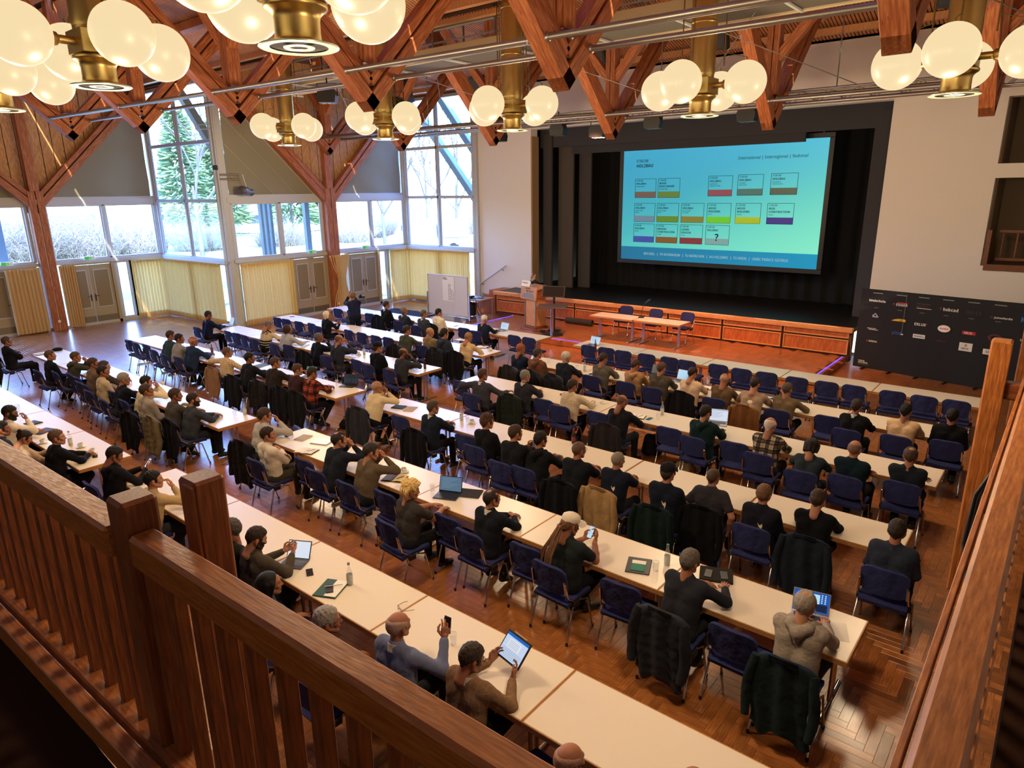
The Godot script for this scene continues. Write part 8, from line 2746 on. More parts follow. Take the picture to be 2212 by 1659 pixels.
const EMPTY := [
	"LA|-19.31|-14.37|-4|empty blue chair, first from the left of those empty in the foremost left table row",
	"LA|-18.64|-14.44|-3|empty blue chair, second from the left of those empty in the foremost left table row",
	"LA|-17.64|-14.39|-4|empty blue chair, third from the left of those empty in the foremost left table row",
	"LA|-13.40|-14.39|-2|empty blue chair, fourth from the left of those empty in the foremost left table row",
	"LA|-11.54|-14.43|3|empty blue chair, fifth from the left of those empty in the foremost left table row",
	"LA|-11.03|-14.43|2|empty blue chair, sixth from the left of those empty in the foremost left table row",
	"LB|-19.49|-12.16|-2|empty blue chair, first from the left of those empty in the second left table row",
	"LB|-19.02|-12.17|-2|empty blue chair, second from the left of those empty in the second left table row",
	"LB|-18.31|-12.16|-1|empty blue chair, third from the left of those empty in the second left table row",
	"LB|-17.69|-12.21|4|empty blue chair, fourth from the left of those empty in the second left table row",
	"LB|-15.90|-12.22|5|empty blue chair, fifth from the left of those empty in the second left table row",
	"LB|-15.28|-12.19|2|empty blue chair, sixth from the left of those empty in the second left table row",
	"LB|-14.63|-12.16|5|empty blue chair, seventh from the left of those empty in the second left table row",
	"LB|-14.15|-12.19|3|empty blue chair, eighth from the left of those empty in the second left table row",
	"LC|-18.66|-10.04|5|empty blue chair, first from the left of those empty in the third left table row",
	"LC|-18.19|-10.03|-3|empty blue chair, second from the left of those empty in the third left table row",
	"LC|-17.72|-10.01|5|empty blue chair, third from the left of those empty in the third left table row",
	"LC|-15.60|-10.01|-4|empty blue chair, fourth from the left of those empty in the third left table row",
	"LC|-12.78|-10.03|5|empty blue chair, fifth from the left of those empty in the third left table row",
	"LD|-19.75|-7.74|-3|empty blue chair, first from the left of those empty in the fourth left table row",
	"LD|-19.25|-7.71|2|empty blue chair, second from the left of those empty in the fourth left table row",
	"LD|-18.76|-7.77|2|empty blue chair, third from the left of those empty in the fourth left table row",
	"LE|-16.99|-5.36|2|empty blue chair, first from the left of those empty in the fifth left table row",
	"LE|-16.52|-5.34|1|empty blue chair, second from the left of those empty in the fifth left table row",
	"LE|-14.66|-5.35|-2|empty blue chair, third from the left of those empty in the fifth left table row",
	"R1|-9.20|-14.55|2|empty blue chair, first from the left of those empty in the foremost right table row",
	"R1|-8.73|-14.60|-4|empty blue chair, second from the left of those empty in the foremost right table row",
	"R1|-8.22|-14.55|-3|empty blue chair, third from the left of those empty in the foremost right table row",
	"R1|-7.59|-14.58|-3|empty blue chair, fourth from the left of those empty in the foremost right table row",
	"R1|-6.99|-14.60|-1|empty blue chair, fifth from the left of those empty in the foremost right table row",
	"R1|-6.52|-14.55|2|empty blue chair, sixth from the left of those empty in the foremost right table row",
	"R1|-5.80|-14.61|-1|empty blue chair, seventh from the left of those empty in the foremost right table row",
	"R1|-5.24|-14.55|0|empty blue chair, eighth from the left of those empty in the foremost right table row",
	"R1|-4.72|-14.57|-4|empty blue chair, ninth from the left of those empty in the foremost right table row",
	"R1|-4.07|-14.54|-2|empty blue chair, tenth from the left of those empty in the foremost right table row",
	"R1|-3.49|-14.55|-3|empty blue chair, eleventh from the left of those empty in the foremost right table row",
	"R1|-2.96|-14.58|2|empty blue chair, twelfth from the left of those empty in the foremost right table row",
	"R1|-2.31|-14.60|-5|empty blue chair, thirteenth from the left of those empty in the foremost right table row",
	"R1|-1.75|-14.59|1|empty blue chair, fourteenth from the left of those empty in the foremost right table row",
	"R1|-1.23|-14.61|2|empty blue chair, fifteenth from the left of those empty in the foremost right table row",
	"R2|-2.85|-12.29|-2|single empty blue chair in the second right table row",
	"R3|-9.51|-10.15|2|empty blue chair, first from the left of those empty in the third right table row",
	"R3|-7.37|-10.14|-2|empty blue chair, second from the left of those empty in the third right table row",
	"R3|-6.11|-10.09|4|empty blue chair, third from the left of those empty in the third right table row",
	"R3|-4.74|-10.10|-0|empty blue chair, fourth from the left of those empty in the third right table row",
	"R3|-3.64|-10.09|-3|empty blue chair, fifth from the left of those empty in the third right table row",
	"R4|-8.78|-7.81|2|empty blue chair, first from the left of those empty in the fourth right table row",
	"R4|-7.20|-7.80|-2|empty blue chair, second from the left of those empty in the fourth right table row",
	"R5|-8.41|-5.57|-0|empty blue chair, first from the left of those empty in the fifth right table row",
	"R5|-6.55|-5.55|2|empty blue chair, second from the left of those empty in the fifth right table row",
	"R5|-5.40|-5.56|2|empty blue chair, third from the left of those empty in the fifth right table row",
	"R5|-4.22|-5.59|-1|empty blue chair, fourth from the left of those empty in the fifth right table row",
	"R5|-3.02|-5.58|-4|empty blue chair, fifth from the left of those empty in the fifth right table row",
	"R5|-1.82|-5.55|2|empty blue chair, sixth from the left of those empty in the fifth right table row",
	"R6|-2.45|-3.23|4|empty dark chair at the bottom edge beside the nearest table row"]

const COATS := [
	"-17.00|-14.27|0|coat|12141c|dark coat hung over the chair of the person in the black coat",
	"-14.61|-14.27|-0|coat|15161c|dark coat hung over the chair of the black-haired person in the cream shirt",
	"-13.27|-11.67|-3|coat|1a1b20|dark coat hung over the chair of the person in the olive cardigan",
	"-12.13|-12.00|-1|puffer|1d2126|dark quilted jacket hung over the chair of the spiky-haired person",
	"-11.48|-12.05|1|coat|15161a|dark coat hung over the chair of the person in the beige shirt",
	"-14.58|-9.83|1|coat|111318|dark coat hung over the chair of the grey-haired chin-resting person",
	"-14.88|-7.60|2|coat|8a6850|tan coat hung over the chair of the person in the cream checked shirt",
	"-13.80|-7.48|-1|coat|15161c|dark coat hung over the chair of the person with the belted coat",
	"-12.97|-7.60|1|puffer|1b1a1d|dark quilted jacket hung over the chair of the person in the dark brown jumper",
	"-12.17|-7.60|-0|puffer|121318|dark quilted jacket hung over the chair of the person in the maroon jumper",
	"-11.63|-7.60|-1|coat|14161a|dark coat hung over the chair of the person in the red checked shirt",
	"-20.57|-4.93|0|coat|101116|dark coat hung over the chair of the person left of the fifth left row",
	"-12.91|-4.98|-1|coat|101116|dark coat hung over the chair of the person in the pale grey shirt",
	"-12.27|-5.11|3|puffer|6a6048|brown quilted jacket hung over the chair of the person in the taupe shirt",
	"-11.83|-5.22|5|coat|0f1014|dark coat hung over the chair of the bearded person in the slate jumper",
	"-9.86|-5.43|-4|puffer|111216|dark quilted jacket hung over the chair of the person in the pale grey jumper",
	"-2.43|-5.43|3|puffer|23272f|dark quilted jacket hung over the chair of the person in the quilted vest",
	"-1.32|-5.43|0|coat|18262c|dark coat hung over the chair of the person in the mottled hooded jacket",
	"-9.77|-7.69|-1|coat|2c2d36|dark coat hung over the chair of the person in the cream shirt",
	"-8.04|-7.50|2|coat|121318|dark coat hung over the chair of the person in the navy suit",
	"-4.92|-7.27|1|coat|0f1116|dark coat hung over the chair of the person in the black polo",
	"-4.36|-7.39|3|coat|a2845c|tan coat hung over the chair of the grey-haired person with the bird emblem",
	"-3.55|-7.34|1|coat|10211f|dark coat hung over the chair of the person in the flat cap",
	"-3.10|-7.69|-3|coat|0f1114|dark coat hung over the chair of the person in the grey T-shirt",
	"-1.85|-7.69|-3|coat|1b2430|dark coat hung over the chair of the person in the black jumper",
	"-8.01|-9.99|2|puffer|1d2420|dark quilted jacket hung over the chair of the grey-haired person in the charcoal blazer",
	"-5.65|-9.63|-1|coat|29262a|dark coat hung over the chair of the person writing in a notebook",
	"-9.45|-11.70|2|coat|2a2625|dark coat hung over the chair of the red-haired person",
	"-8.92|-11.70|-3|coat|101114|dark coat hung over the chair of the person in the brown hooded top",
	"-8.23|-11.70|4|coat|1d1e20|dark coat hung over the chair of the white-haired person in the vest",
	"-5.47|-12.12|2|coat|17171c|dark coat hung over the chair of the person in the white T-shirt",
	"-4.20|-11.97|-1|coat|7a5230|brown coat hung over the chair of the person in the printed T-shirt"]


func build_people() -> void:
	for row in PEOPLE:
		var f: PackedStringArray = row.split("|")
		person({"at": Vector3(float(f[1]), 0, float(f[2])), "yaw": -deg_to_rad(float(f[3])), "size": float(f[4]), "pose": f[5], "short": f[6] == "S", "top": f[7], "pants": f[8], "hair": f[9], "hcol": f[10],
			"extra": f[11], "hyaw": float(f[12]), "hpitch": float(f[13]), "legs": f[14], "bulk": float(f[15]), "skin": hexc(f[16]).srgb_to_linear(), "collar": f[17], "lod": int(f[18]), "label": f[19]})
	person({"at": Vector3(-14.55, 0.192, -19.05), "yaw": -0.12, "pose": "speak", "top": "23232b", "pants": "17171c", "hair": "bald2", "hcol": "c8c4bc", "extra": "beard+badge", "hyaw": 180.0 * 0, "hpitch": -12.0,
		"skin": hexc("b07c62").srgb_to_linear(), "lod": 0, "turned": true, "label": "bald speaker with a white beard and dark jacket standing behind the lectern"}).rotation.y = PI - 0.15
	chair_proto = make_chair()
	var first := true
	for list in [TAKEN, EMPTY]:
		for row in list:
			var f: PackedStringArray = row.split("|")
			var grp := "blue chairs under the audience" if list == TAKEN else "empty blue chairs"
			if first:
				chair_proto.position = Vector3(float(f[1]), 0, float(f[2])); chair_proto.rotation.y = -deg_to_rad(float(f[3]))
				chair_proto.set_meta("label", f[4]); chair_proto.set_meta("group", grp)
				first = false
			else:
				copy(chair_proto, "upholstered_chair", Vector3(float(f[1]), 0, float(f[2])), -deg_to_rad(float(f[3])), f[4], grp)
	for row in COATS:
		var f: PackedStringArray = row.split("|")
		hang_coat(Vector3(float(f[0]), 0, float(f[1])), -deg_to_rad(float(f[2])), f[3], f[4], f[5])

func build_empty_chairs() -> void:
	var w := ["nearest the lectern", "in the middle", "at the right end"]
	for k in 3: copy(chair_proto, "upholstered_chair", Vector3(-10.9 + 1.03 * k, 0.192, -18.92), PI + 0.1 - 0.12 * k, "blue chair behind the tables on the platform, %s" % w[k], "chairs on the platform")
const ROWS := [["foremost left", -20.45, -11.05, -14.870], ["second left", -20.42, -11.03, -12.650], ["third left", -20.0, -11.05, -10.490], ["fourth left", -20.62, -11.0, -8.200], ["fifth left", -20.8, -11.15, -5.820], ["sixth left", -20.6, -11.05, -3.570], ["foremost right", -9.95, -0.9, -15.040], ["second right", -9.95, -0.92, -12.720], ["third right", -9.93, -0.945, -10.590], ["fourth right", -9.97, -0.95, -8.290], ["fifth right", -9.98, -0.945, -6.030], ["nearest", -9.97, -0.92, -3.760]]

func build_tables() -> void:
	var ord := ["first", "second", "third", "fourth", "fifth"]
	var protos := {}
	for r in ROWS:
		var w: float = (r[2] - r[1]) / 5.0
		for k in 5:
			var p := Vector3(r[1] + w * (k + 0.5), 0, r[3])
			var lab := "cream-topped folding table with oak edging, %s from the left in the %s row" % [ord[k], r[0]]
			var key := "%.2f" % w
			if not protos.has(key):
				protos[key] = make_table(w - 0.004, 0.76)
				protos[key].position = p
				protos[key].set_meta("label", lab); protos[key].set_meta("group", "tables of the %s row" % r[0])
			else:
				copy(protos[key], "folding_table", p, 0.0, lab, "tables of the %s row" % r[0])
const ITEMS := [
	"laptop_silver|-12.76|-15.06|8|open silver laptop in front of the white-haired person in the foremost left row",
	"laptop_silver|-20.38|-10.70|10|open silver laptop at the window end of the third left row",
	"laptop_dark|-17.38|-13.03|-12|small dark laptop in front of the blond person in the second left row",
	"tablet_green|-12.93|-8.55|-20|tablet with a green screen in front of the person in the maroon jumper",
	"laptop_dark|-11.54|-8.55|-25|laptop showing a dark picture at the aisle end of the fourth left row",
	"laptop_silver|-9.52|-14.93|8|open silver laptop with a white page at the left end of the foremost right row",
	"laptop_blue|-6.08|-13.06|6|large open laptop with a pale blue screen in the second right row",
	"laptop_dark|-6.75|-13.13|10|dark laptop before the person in the camel hooded top",
	"laptop_white|-4.35|-10.91|-18|silver laptop with a white screen before the green hooded top",
	"laptop_black|-6.03|-5.93|-22|black laptop with a grey-blue screen used by the blond typist",
	"laptop_desk|-1.39|-6.07|-12|laptop with a bright blue desktop at the right end of the fifth right row",
	"tablet_key|-6.18|-3.69|-28|white-screened tablet with keyboard before the person in the brown grey jacket",
	"sleeve|-5.86|-6.17|-25|dark grey laptop sleeve lying right of the black laptop",
	"bottle_clear|-5.33|-3.77|0|clear water bottle with a grey cap on the nearest table row",
	"bottle_clear|-2.90|-6.15|0|clear water bottle left of the person in the quilted vest",
	"bottle_clear|-5.35|-10.80|0|clear water bottle right of the person writing in a notebook",
	"bottle_clear|-8.19|-12.57|0|clear water bottle in the second right row beside two tumblers",
	"bottle_clear|-8.05|-8.36|0|clear water bottle beside a tumbler in the fourth right row",
	"bottle_clear|-5.51|-13.17|0|clear water bottle right of the person in the white T-shirt",
	"bottle_dark|-5.80|-8.61|0|dark cola bottle before the person in the black polo",
	"bottle_dark|-9.21|-14.62|0|dark cola bottle beside the silver laptop in the foremost right row",
	"bottle_dark|-11.28|-10.55|0|brown drink bottle at the aisle end of the third left row",
	"bottle_dark|-16.94|-8.38|0|dark bottle before the bald person in the blue blazer",
	"bottle_dark|-12.92|-5.94|0|dark bottle between the taupe shirt and the slate jumper",
	"bottle_clear|-11.50|-6.15|0|small clear bottle at the aisle end of the fifth left row",
	"bottle_yellow|-13.59|-10.64|0|yellow-green drink bottle beside a coffee cup in the third left row",
	"bottle_yellow|-12.33|-3.52|0|bottle with a little yellow drink among the coffee cups of the sixth left row",
	"tumbler|-3.79|-3.73|0|empty tumbler between the blue jumper and the tweed jacket",
	"tumbler|-2.94|-5.97|0|tumbler beside the black folder in the fifth right row",
	"tumbler|-6.29|-5.91|0|tumbler left of the black laptop",
	"tumbler|-7.86|-8.31|0|tumbler beside the clear bottle in the fourth right row",
	"tumbler|-5.30|-10.54|0|tumbler left of the clear bottle in the third right row",
	"tumbler|-9.31|-12.70|0|tumbler before the person in the brown hooded top",
	"tumbler|-8.79|-12.76|0|tumbler before the white-haired person in the vest",
	"tumbler|-8.39|-12.57|0|tumbler left of the clear bottle in the second right row",
	"tumbler|-11.57|-5.99|0|tumbler with a dark print at the aisle end of the fifth left row",
	"tumbler|-13.92|-6.16|0|tumbler before the person lifting a cup",
	"tumbler|-11.79|-8.45|0|tumbler left of the laptop in the fourth left row",
	"carafe|-15.09|-3.55|0|glass carafe in front of the bearded person in the white shirt",
	"cup|-7.11|-6.13|0|white coffee cup with dark coffee right of the brown fleece",
	"cup|-7.80|-8.36|0|white coffee cup right of the tumbler in the fourth right row",
	"cup|-6.66|-10.54|0|white coffee cup before the spotted shirt",
	"cup|-11.30|-12.89|0|white coffee cup at the aisle end of the second left row",
	"cup|-13.71|-10.56|0|white coffee cup in the middle of the third left row",
	"cup|-12.84|-3.27|0|white coffee cup left of the person in black on the sixth left row",
	"cup|-12.11|-3.59|0|white coffee cup behind the joined hands on the sixth left row",
	"cup|-11.68|-3.61|0|white coffee cup nearest to the phone on the sixth left row",
	"leather_pad|-7.04|-5.89|-25|open brown and yellow leather note pad before the brown fleece",
	"folder_green|-3.13|-5.94|-22|black folder with a green and white booklet on top",
	"portfolio|-2.39|-6.27|-22|grey portfolio with two phones on top right of the quilted vest",
	"paper|-2.51|-5.91|-22|white sheet under the edge of the grey portfolio",
	"paper|-1.15|-6.06|-20|white sheet right of the bright blue laptop",
	"notebook_phone|-5.41|-3.59|-25|green and white notebook with a phone and pen on the nearest row",
	"spectacles|-4.56|-3.79|20|pair of glasses lying open above the blue jumper",
	"spectacles|-6.55|-10.69|15|pair of glasses beside the coffee cup of the spotted shirt",
	"laptop_closed|-9.13|-6.15|-20|closed silver laptop on the left end of the fifth right row",
	"notebook|-9.55|-6.08|-18|beige notebook beside a black mouse on the fifth right row",
	"open_pad|-8.98|-5.75|-20|open note pad with a green pen on the fifth right row",
	"phone|-8.73|-6.01|-60|dark phone left of the navy fleece",
	"mouse|-9.85|-5.96|-20|black computer mouse near the pale grey jumper",
	"tablet_flat|-9.54|-8.20|-20|tablet lying in a dark case before the cream shirt",
	"notebook|-9.28|-8.25|-25|grey notebook right of the tablet in the fourth right row",
	"paper|-7.52|-10.86|-15|white sheet right of the grey-haired person in the charcoal blazer",
	"mouse|-7.54|-10.73|-15|black mouse on the white sheet in the third right row",
	"phone_teal|-5.42|-10.45|0|small teal phone right of the notebook writer",
	"open_pad|-5.67|-10.42|-15|open white notebook under the writing hand in the third right row",
	"phone|-7.92|-12.46|30|black phone left of the grey brown blazer",
	"phone|-4.10|-12.99|20|black phone before the printed T-shirt",
	"paper|-8.98|-14.92|-5|loose white papers beside the silver laptop in the foremost right row",
	"folder_blue|-14.70|-8.40|-10|blue folder stacked on papers before the person with the belted coat",
	"phone|-14.20|-10.78|60|black phone left of the coffee cup in the third left row",
	"phone|-11.78|-10.72|40|grey phone at the aisle end of the third left row",
	"pouch|-12.99|-5.78|-20|olive pencil pouch before the taupe shirt",
	"beret|-20.70|-6.04|0|black cap lying at the far end of the fifth left row",
	"open_pad|-20.60|-5.58|-12|open papers at the far end of the fifth left row",
	"folder_dark|-13.51|-3.48|-20|dark folder in front of the person with the hair bun",
	"tablet_flat|-14.17|-3.53|-15|dark tablet in front of the bearded person in the white shirt",
	"phone|-11.47|-3.57|-70|phone beside the nearest coffee cup of the sixth left row",
	"paper|-9.65|-3.75|-30|white sheet before the beige jumper between the posts",
	"phone|-8.94|-3.71|20|dark phone next to the tall post on the nearest row",
	"phone|-5.86|-3.64|-60|black phone right of the tablet with keyboard",
	"phone|-11.69|-12.03|40|dark phone in the second left row beside the hooded top",
	"open_pad|-12.79|-13.36|-10|open note pad before the spiky-haired person",
	"open_pad|-11.74|-13.04|-15|open note pad before the beige shirt in the second left row",
	"phone|-17.43|-16.04|30|dark phone in the foremost left row",
	"paper|-15.74|-15.17|-10|white papers before the dark grey suit in the foremost left row",
	"tumbler|-14.20|-15.01|0|tumbler on the foremost left row left of the white-haired laptop user",
	"phone|-14.36|-14.80|20|black phone right of the cream shirt in the foremost left row",
	"phone|-20.00|-12.78|60|black pen case at the window end of the second left row",
	"open_pad|-5.32|-12.93|-10|open magazine before the bald person in the brown shirt",
	"backpack|-5.40|-10.57|0|black backpack standing on the floor between two chairs of the third right row",
	"handbag|-11.04|-8.09|0|black handbag on the floor under the end of the fourth left row",
	"tote|-4.58|-10.20|0|beige bag lying under a chair of the third right row",
	"shoulder_bag|-15.03|-5.92|0|dark bag under a chair of the fifth left row"]

func screen_mat(key: String) -> StandardMaterial3D:
	if mats.has("scr" + key): return mats["scr" + key]
	var im := Image.create(96, 64, false, Image.FORMAT_RGB8)
	var base: Color = {"blue": Color(0.62, 0.82, 0.95), "white": Color(0.86, 0.90, 0.98), "silver": Color(0.78, 0.88, 0.95), "dark": Color(0.12, 0.16, 0.2), "black": Color(0.36, 0.46, 0.55), "desk": Color(0.10, 0.36, 0.72), "green": Color(0.25, 0.62, 0.5), "key": Color(0.90, 0.93, 0.98), "tab": Color(0.80, 0.87, 0.97)}[key]
	im.fill(base)
	if key == "desk":
		im.fill_rect(Rect2i(12, 6, 58, 46), Color(0.75, 0.92, 0.98))
		im.fill_rect(Rect2i(62, 36, 30, 24), Color(0.08, 0.14, 0.26))
		for k in 10: im.fill_rect(Rect2i(74 + 9 * (k % 2), 4 + 6 * (k / 2), 4, 4), Color(0.8, 0.9, 0.95))
	elif key == "silver" or key == "white":
		im.fill_rect(Rect2i(0, 0, 96, 5), Color(0.6, 0.7, 0.85))
		for k in 6: im.fill_rect(Rect2i(12, 14 + k * 6, 60 - 9 * (k % 3), 1), Color(0.5, 0.55, 0.62))
	elif key == "tab":
		im.fill_rect(Rect2i(0, 0, 96, 7), Color(0.12, 0.40, 0.80))
		im.fill_rect(Rect2i(18, 12, 54, 24), Color(0.92, 0.94, 0.98))
		for k in 5: im.fill_rect(Rect2i(22, 16 + k * 4, 44, 1), Color(0.6, 0.66, 0.74))
		for k in 5: im.fill_rect(Rect2i(4, 40 + k * 5, 88, 1), Color(0.62, 0.68, 0.78))
		for k in 10: im.fill_rect(Rect2i(4 + k * 9, 40, 1, 20), Color(0.62, 0.68, 0.78))
	elif key == "dark":
		for k in 60: im.fill_rect(Rect2i((k * 37) % 92, 24 + (k * 13) % 36, 4, 4), Color(0.3, 0.36, 0.4).lerp(Color(0.05, 0.05, 0.07), (k % 3) * 0.4))
	elif key == "black":
		for k in 8: im.fill_rect(Rect2i(8, 8 + k * 6, 70 - 11 * (k % 4), 1), Color(0.55, 0.65, 0.72))
	var m := StandardMaterial3D.new()
	m.albedo_color = Color(0.03, 0.03, 0.03)
	m.roughness = 0.2
	m.emission_enabled = true
	m.emission = Color.WHITE
	m.emission_operator = BaseMaterial3D.EMISSION_OP_MULTIPLY
	m.emission_texture = ImageTexture.create_from_image(im)
	m.emission_energy_multiplier = 0.9
	mats["scr" + key] = m
	return m

func laptop_parts(o: Node3D, body: Material, scr: Material, keys: Material) -> void:
	var w := 0.33
	part(o, "base", boxm(Vector3(w, 0.016, 0.23), 0.005), body, at(Vector3(0, 0.008, 0)))
	part(o, "keyboard", boxm(Vector3(w - 0.05, 0.003, 0.10), 0.001), keys, at(Vector3(0, 0.0165, -0.03)))
	part(o, "touchpad", boxm(Vector3(0.1, 0.002, 0.06)), keys, at(Vector3(0, 0.0165, 0.065)))
	var tilt := Transform3D(Basis(Vector3.RIGHT, -0.32), Vector3(0, 0.012, -0.113))
	part(o, "lid", boxm(Vector3(w, 0.215, 0.008), 0.003), body, tilt * at(Vector3(0, 0.108, 0)))
	var b := MB.new()
	b.quad(Vector3(-w / 2 + 0.01, 0.018, 0.0046), Vector3(w / 2 - 0.01, 0.018, 0.0046), Vector3(w / 2 - 0.01, 0.207, 0.0046), Vector3(-w / 2 + 0.01, 0.207, 0.0046), Vector3(0, 0, 1))
	part(o, "screen", b.mesh(), scr, tilt)

func build_small_things() -> void:
	var silver := plain("b4b6ba", 0.35, 0.7)
	var black := plain("17181b", 0.4)
	for row in ITEMS:
		var f: PackedStringArray = row.split("|")
		var k := f[0]
		var p := Vector3(float(f[1]), 0.7405, float(f[2]))
		var turn := -deg_to_rad(float(f[3]))
		var lab := f[4]
		if k.begins_with("laptop_") and k != "laptop_closed":
			var o := thing("laptop", lab, "laptop", p, turn)
			var key := k.substr(7)
			laptop_parts(o, black if key in ["dark", "black"] else silver, screen_mat(key), black if key in ["dark", "black"] else plain("3a3c40", 0.5))
		elif k == "tablet_key" or k == "tablet_green":
			var o := thing("tablet", lab, "tablet", p, turn)
			part(o, "keyboard_case", boxm(Vector3(0.28, 0.01, 0.2), 0.003), plain("4a4c52", 0.6), at(Vector3(0, 0.005, 0.06)))
			for j in 4: part(o, "key_row", boxm(Vector3(0.25, 0.004, 0.02), 0.001), plain("6a6e78", 0.5), at(Vector3(0, 0.011, 0.01 + 0.026 * j)))
			var t := Transform3D(Basis(Vector3.RIGHT, -0.5), Vector3(0, 0.01, -0.04))
			part(o, "slab", boxm(Vector3(0.28, 0.2, 0.008), 0.003), black, t * at(Vector3(0, 0.1, 0)))
			var b := MB.new()
			b.quad(Vector3(-0.13, 0.01, 0.0046), Vector3(0.13, 0.01, 0.0046), Vector3(0.13, 0.19, 0.0046), Vector3(-0.13, 0.19, 0.0046), Vector3(0, 0, 1))
			part(o, "screen", b.mesh(), screen_mat("key" if k == "tablet_key" else "green"), t)
		elif k.begins_with("bottle_"):
			var o := thing("bottle", lab, "bottle", p)
			var b := MB.new()
			b.lathe([Vector2(0.0, 0.003), Vector2(0.03, 0.003), Vector2(0.033, 0.01), Vector2(0.033, 0.13), Vector2(0.026, 0.16), Vector2(0.014, 0.20), Vector2(0.013, 0.235)], 18)
			part(o, "glass", b.mesh(), M.clear if k != "bottle_dark" else tinted())
			b = MB.new()
			b.lathe([Vector2(0.0, 0.232), Vector2(0.0145, 0.232), Vector2(0.0145, 0.252), Vector2(0.0145, 0.252), Vector2(0.0, 0.254)], 14)
			part(o, "cap", b.mesh(), plain("6a7a84" if k != "bottle_dark" else "a8322a", 0.4))
			b = MB.new()
			b.lathe([Vector2(0.0335, 0.05), Vector2(0.0338, 0.055), Vector2(0.0338, 0.115), Vector2(0.0335, 0.12)], 18)
			part(o, "label", b.mesh(), plain("c4c6c2" if k != "bottle_dark" else "7a2a22", 0.6))
			b = MB.new()
			b.lathe([Vector2(0.0, 0.006), Vector2(0.028, 0.006), Vector2(0.03, 0.012), Vector2(0.03, 0.07 if k != "bottle_yellow" else 0.05), Vector2(0.0, 0.07 if k != "bottle_yellow" else 0.05)], 14)
			part(o, "drink", b.mesh(), plain({"bottle_clear": "aeb4b4", "bottle_dark": "2a120a", "bottle_yellow": "b8a84a"}[k], 0.1))
		elif k == "tumbler" or k == "carafe":
			var s := 1.0 if k == "tumbler" else 1.5
			var o := thing("tumbler" if k == "tumbler" else "carafe", lab, "glass" if k == "tumbler" else "carafe", p)
			var b := MB.new()
			b.lathe([Vector2(0.0, 0.003), Vector2(0.027, 0.003), Vector2(0.029, 0.006), Vector2(0.037, 0.11), Vector2(0.0355, 0.112), Vector2(0.034, 0.108), Vector2(0.026, 0.012), Vector2(0.0, 0.011)], 18, Transform3D(Basis.IDENTITY.scaled(Vector3.ONE * s), Vector3.ZERO))
			part(o, "bowl", b.mesh(), M.clear)
			b = MB.new()
			b.lathe([Vector2(0.0355, 0.110), Vector2(0.0368, 0.1135), Vector2(0.038, 0.110)], 18, Transform3D(Basis.IDENTITY.scaled(Vector3.ONE * s), Vector3.ZERO))
			part(o, "rim", b.mesh(), plain("c8d0d2", 0.15))
		elif k == "cup":
			var o := thing("coffee_cup", lab, "cup", p)
			part(o, "saucer", cached("saucer", func():
				var b := MB.new()
				b.lathe([Vector2(0.0, 0.0), Vector2(0.045, 0.0), Vector2(0.07, 0.012), Vector2(0.076, 0.016), Vector2(0.074, 0.018), Vector2(0.045, 0.007), Vector2(0.0, 0.006)], 24)
				return b.mesh()), M.white)
			part(o, "cup", cached("cup", func():
				var b := MB.new()
				b.lathe([Vector2(0.0, 0.008), Vector2(0.024, 0.008), Vector2(0.028, 0.014), Vector2(0.039, 0.045), Vector2(0.042, 0.068), Vector2(0.040, 0.069), Vector2(0.037, 0.05), Vector2(0.026, 0.016), Vector2(0.0, 0.014)], 22)
				return b.mesh()), M.white)
			part(o, "handle", cached("cup_handle", func():
				var b := MB.new()
				b.tube([Vector3(0.039, 0.058, 0), Vector3(0.06, 0.056, 0), Vector3(0.062, 0.04, 0), Vector3(0.035, 0.028, 0)], 0.005, 7)
				return b.mesh()), M.white)
			part(o, "coffee", cached("coffee", func():
				var b := MB.new()
				b.lathe([Vector2(0.038, 0.054), Vector2(0.0, 0.054)], 18)
				return b.mesh()), plain("24120a", 0.15))
			part(o, "spoon", cached("spoon", func():
				var b := MB.new()
				b.tube([Vector3(-0.05, 0.016, 0.03), Vector3(0.04, 0.02, 0.055)], 0.003, 5)
				b.ball(Vector3(-0.056, 0.016, 0.028), Vector3(0.012, 0.004, 0.008), 8, 5)
				return b.mesh()), M.chrome)
		elif k == "paper":
			single("paper_sheet", boxm(Vector3(0.21, 0.0015, 0.297)), M.paper, lab, "paper", at(p, turn))
		elif k == "notebook" or k == "laptop_closed" or k == "folder_dark" or k == "sleeve" or k == "pouch" or k == "tablet_flat":
			var sz: Vector3 = {"notebook": Vector3(0.2, 0.014, 0.27), "laptop_closed": Vector3(0.32, 0.018, 0.23), "folder_dark": Vector3(0.24, 0.015, 0.31), "sleeve": Vector3(0.36, 0.014, 0.26), "pouch": Vector3(0.2, 0.035, 0.08), "tablet_flat": Vector3(0.26, 0.016, 0.2)}[k]
			var o := thing({"notebook": "notebook", "laptop_closed": "closed_laptop", "folder_dark": "folder", "sleeve": "laptop_sleeve", "pouch": "pencil_pouch", "tablet_flat": "tablet"}[k], lab, {"notebook": "notebook", "laptop_closed": "laptop", "folder_dark": "folder", "sleeve": "sleeve", "pouch": "pouch", "tablet_flat": "tablet"}[k], p, turn)
			var cm: Material = {"notebook": plain("a89478", 0.7), "laptop_closed": silver, "folder_dark": plain("2a2a30", 0.6), "sleeve": cloth_flat("3c3a3a"), "pouch": plain("6a6a34", 0.8), "tablet_flat": black}[k]
			part(o, "cover", boxm(sz, minf(0.006, sz.y * 0.4)), cm, at(Vector3(0, sz.y / 2, 0)))
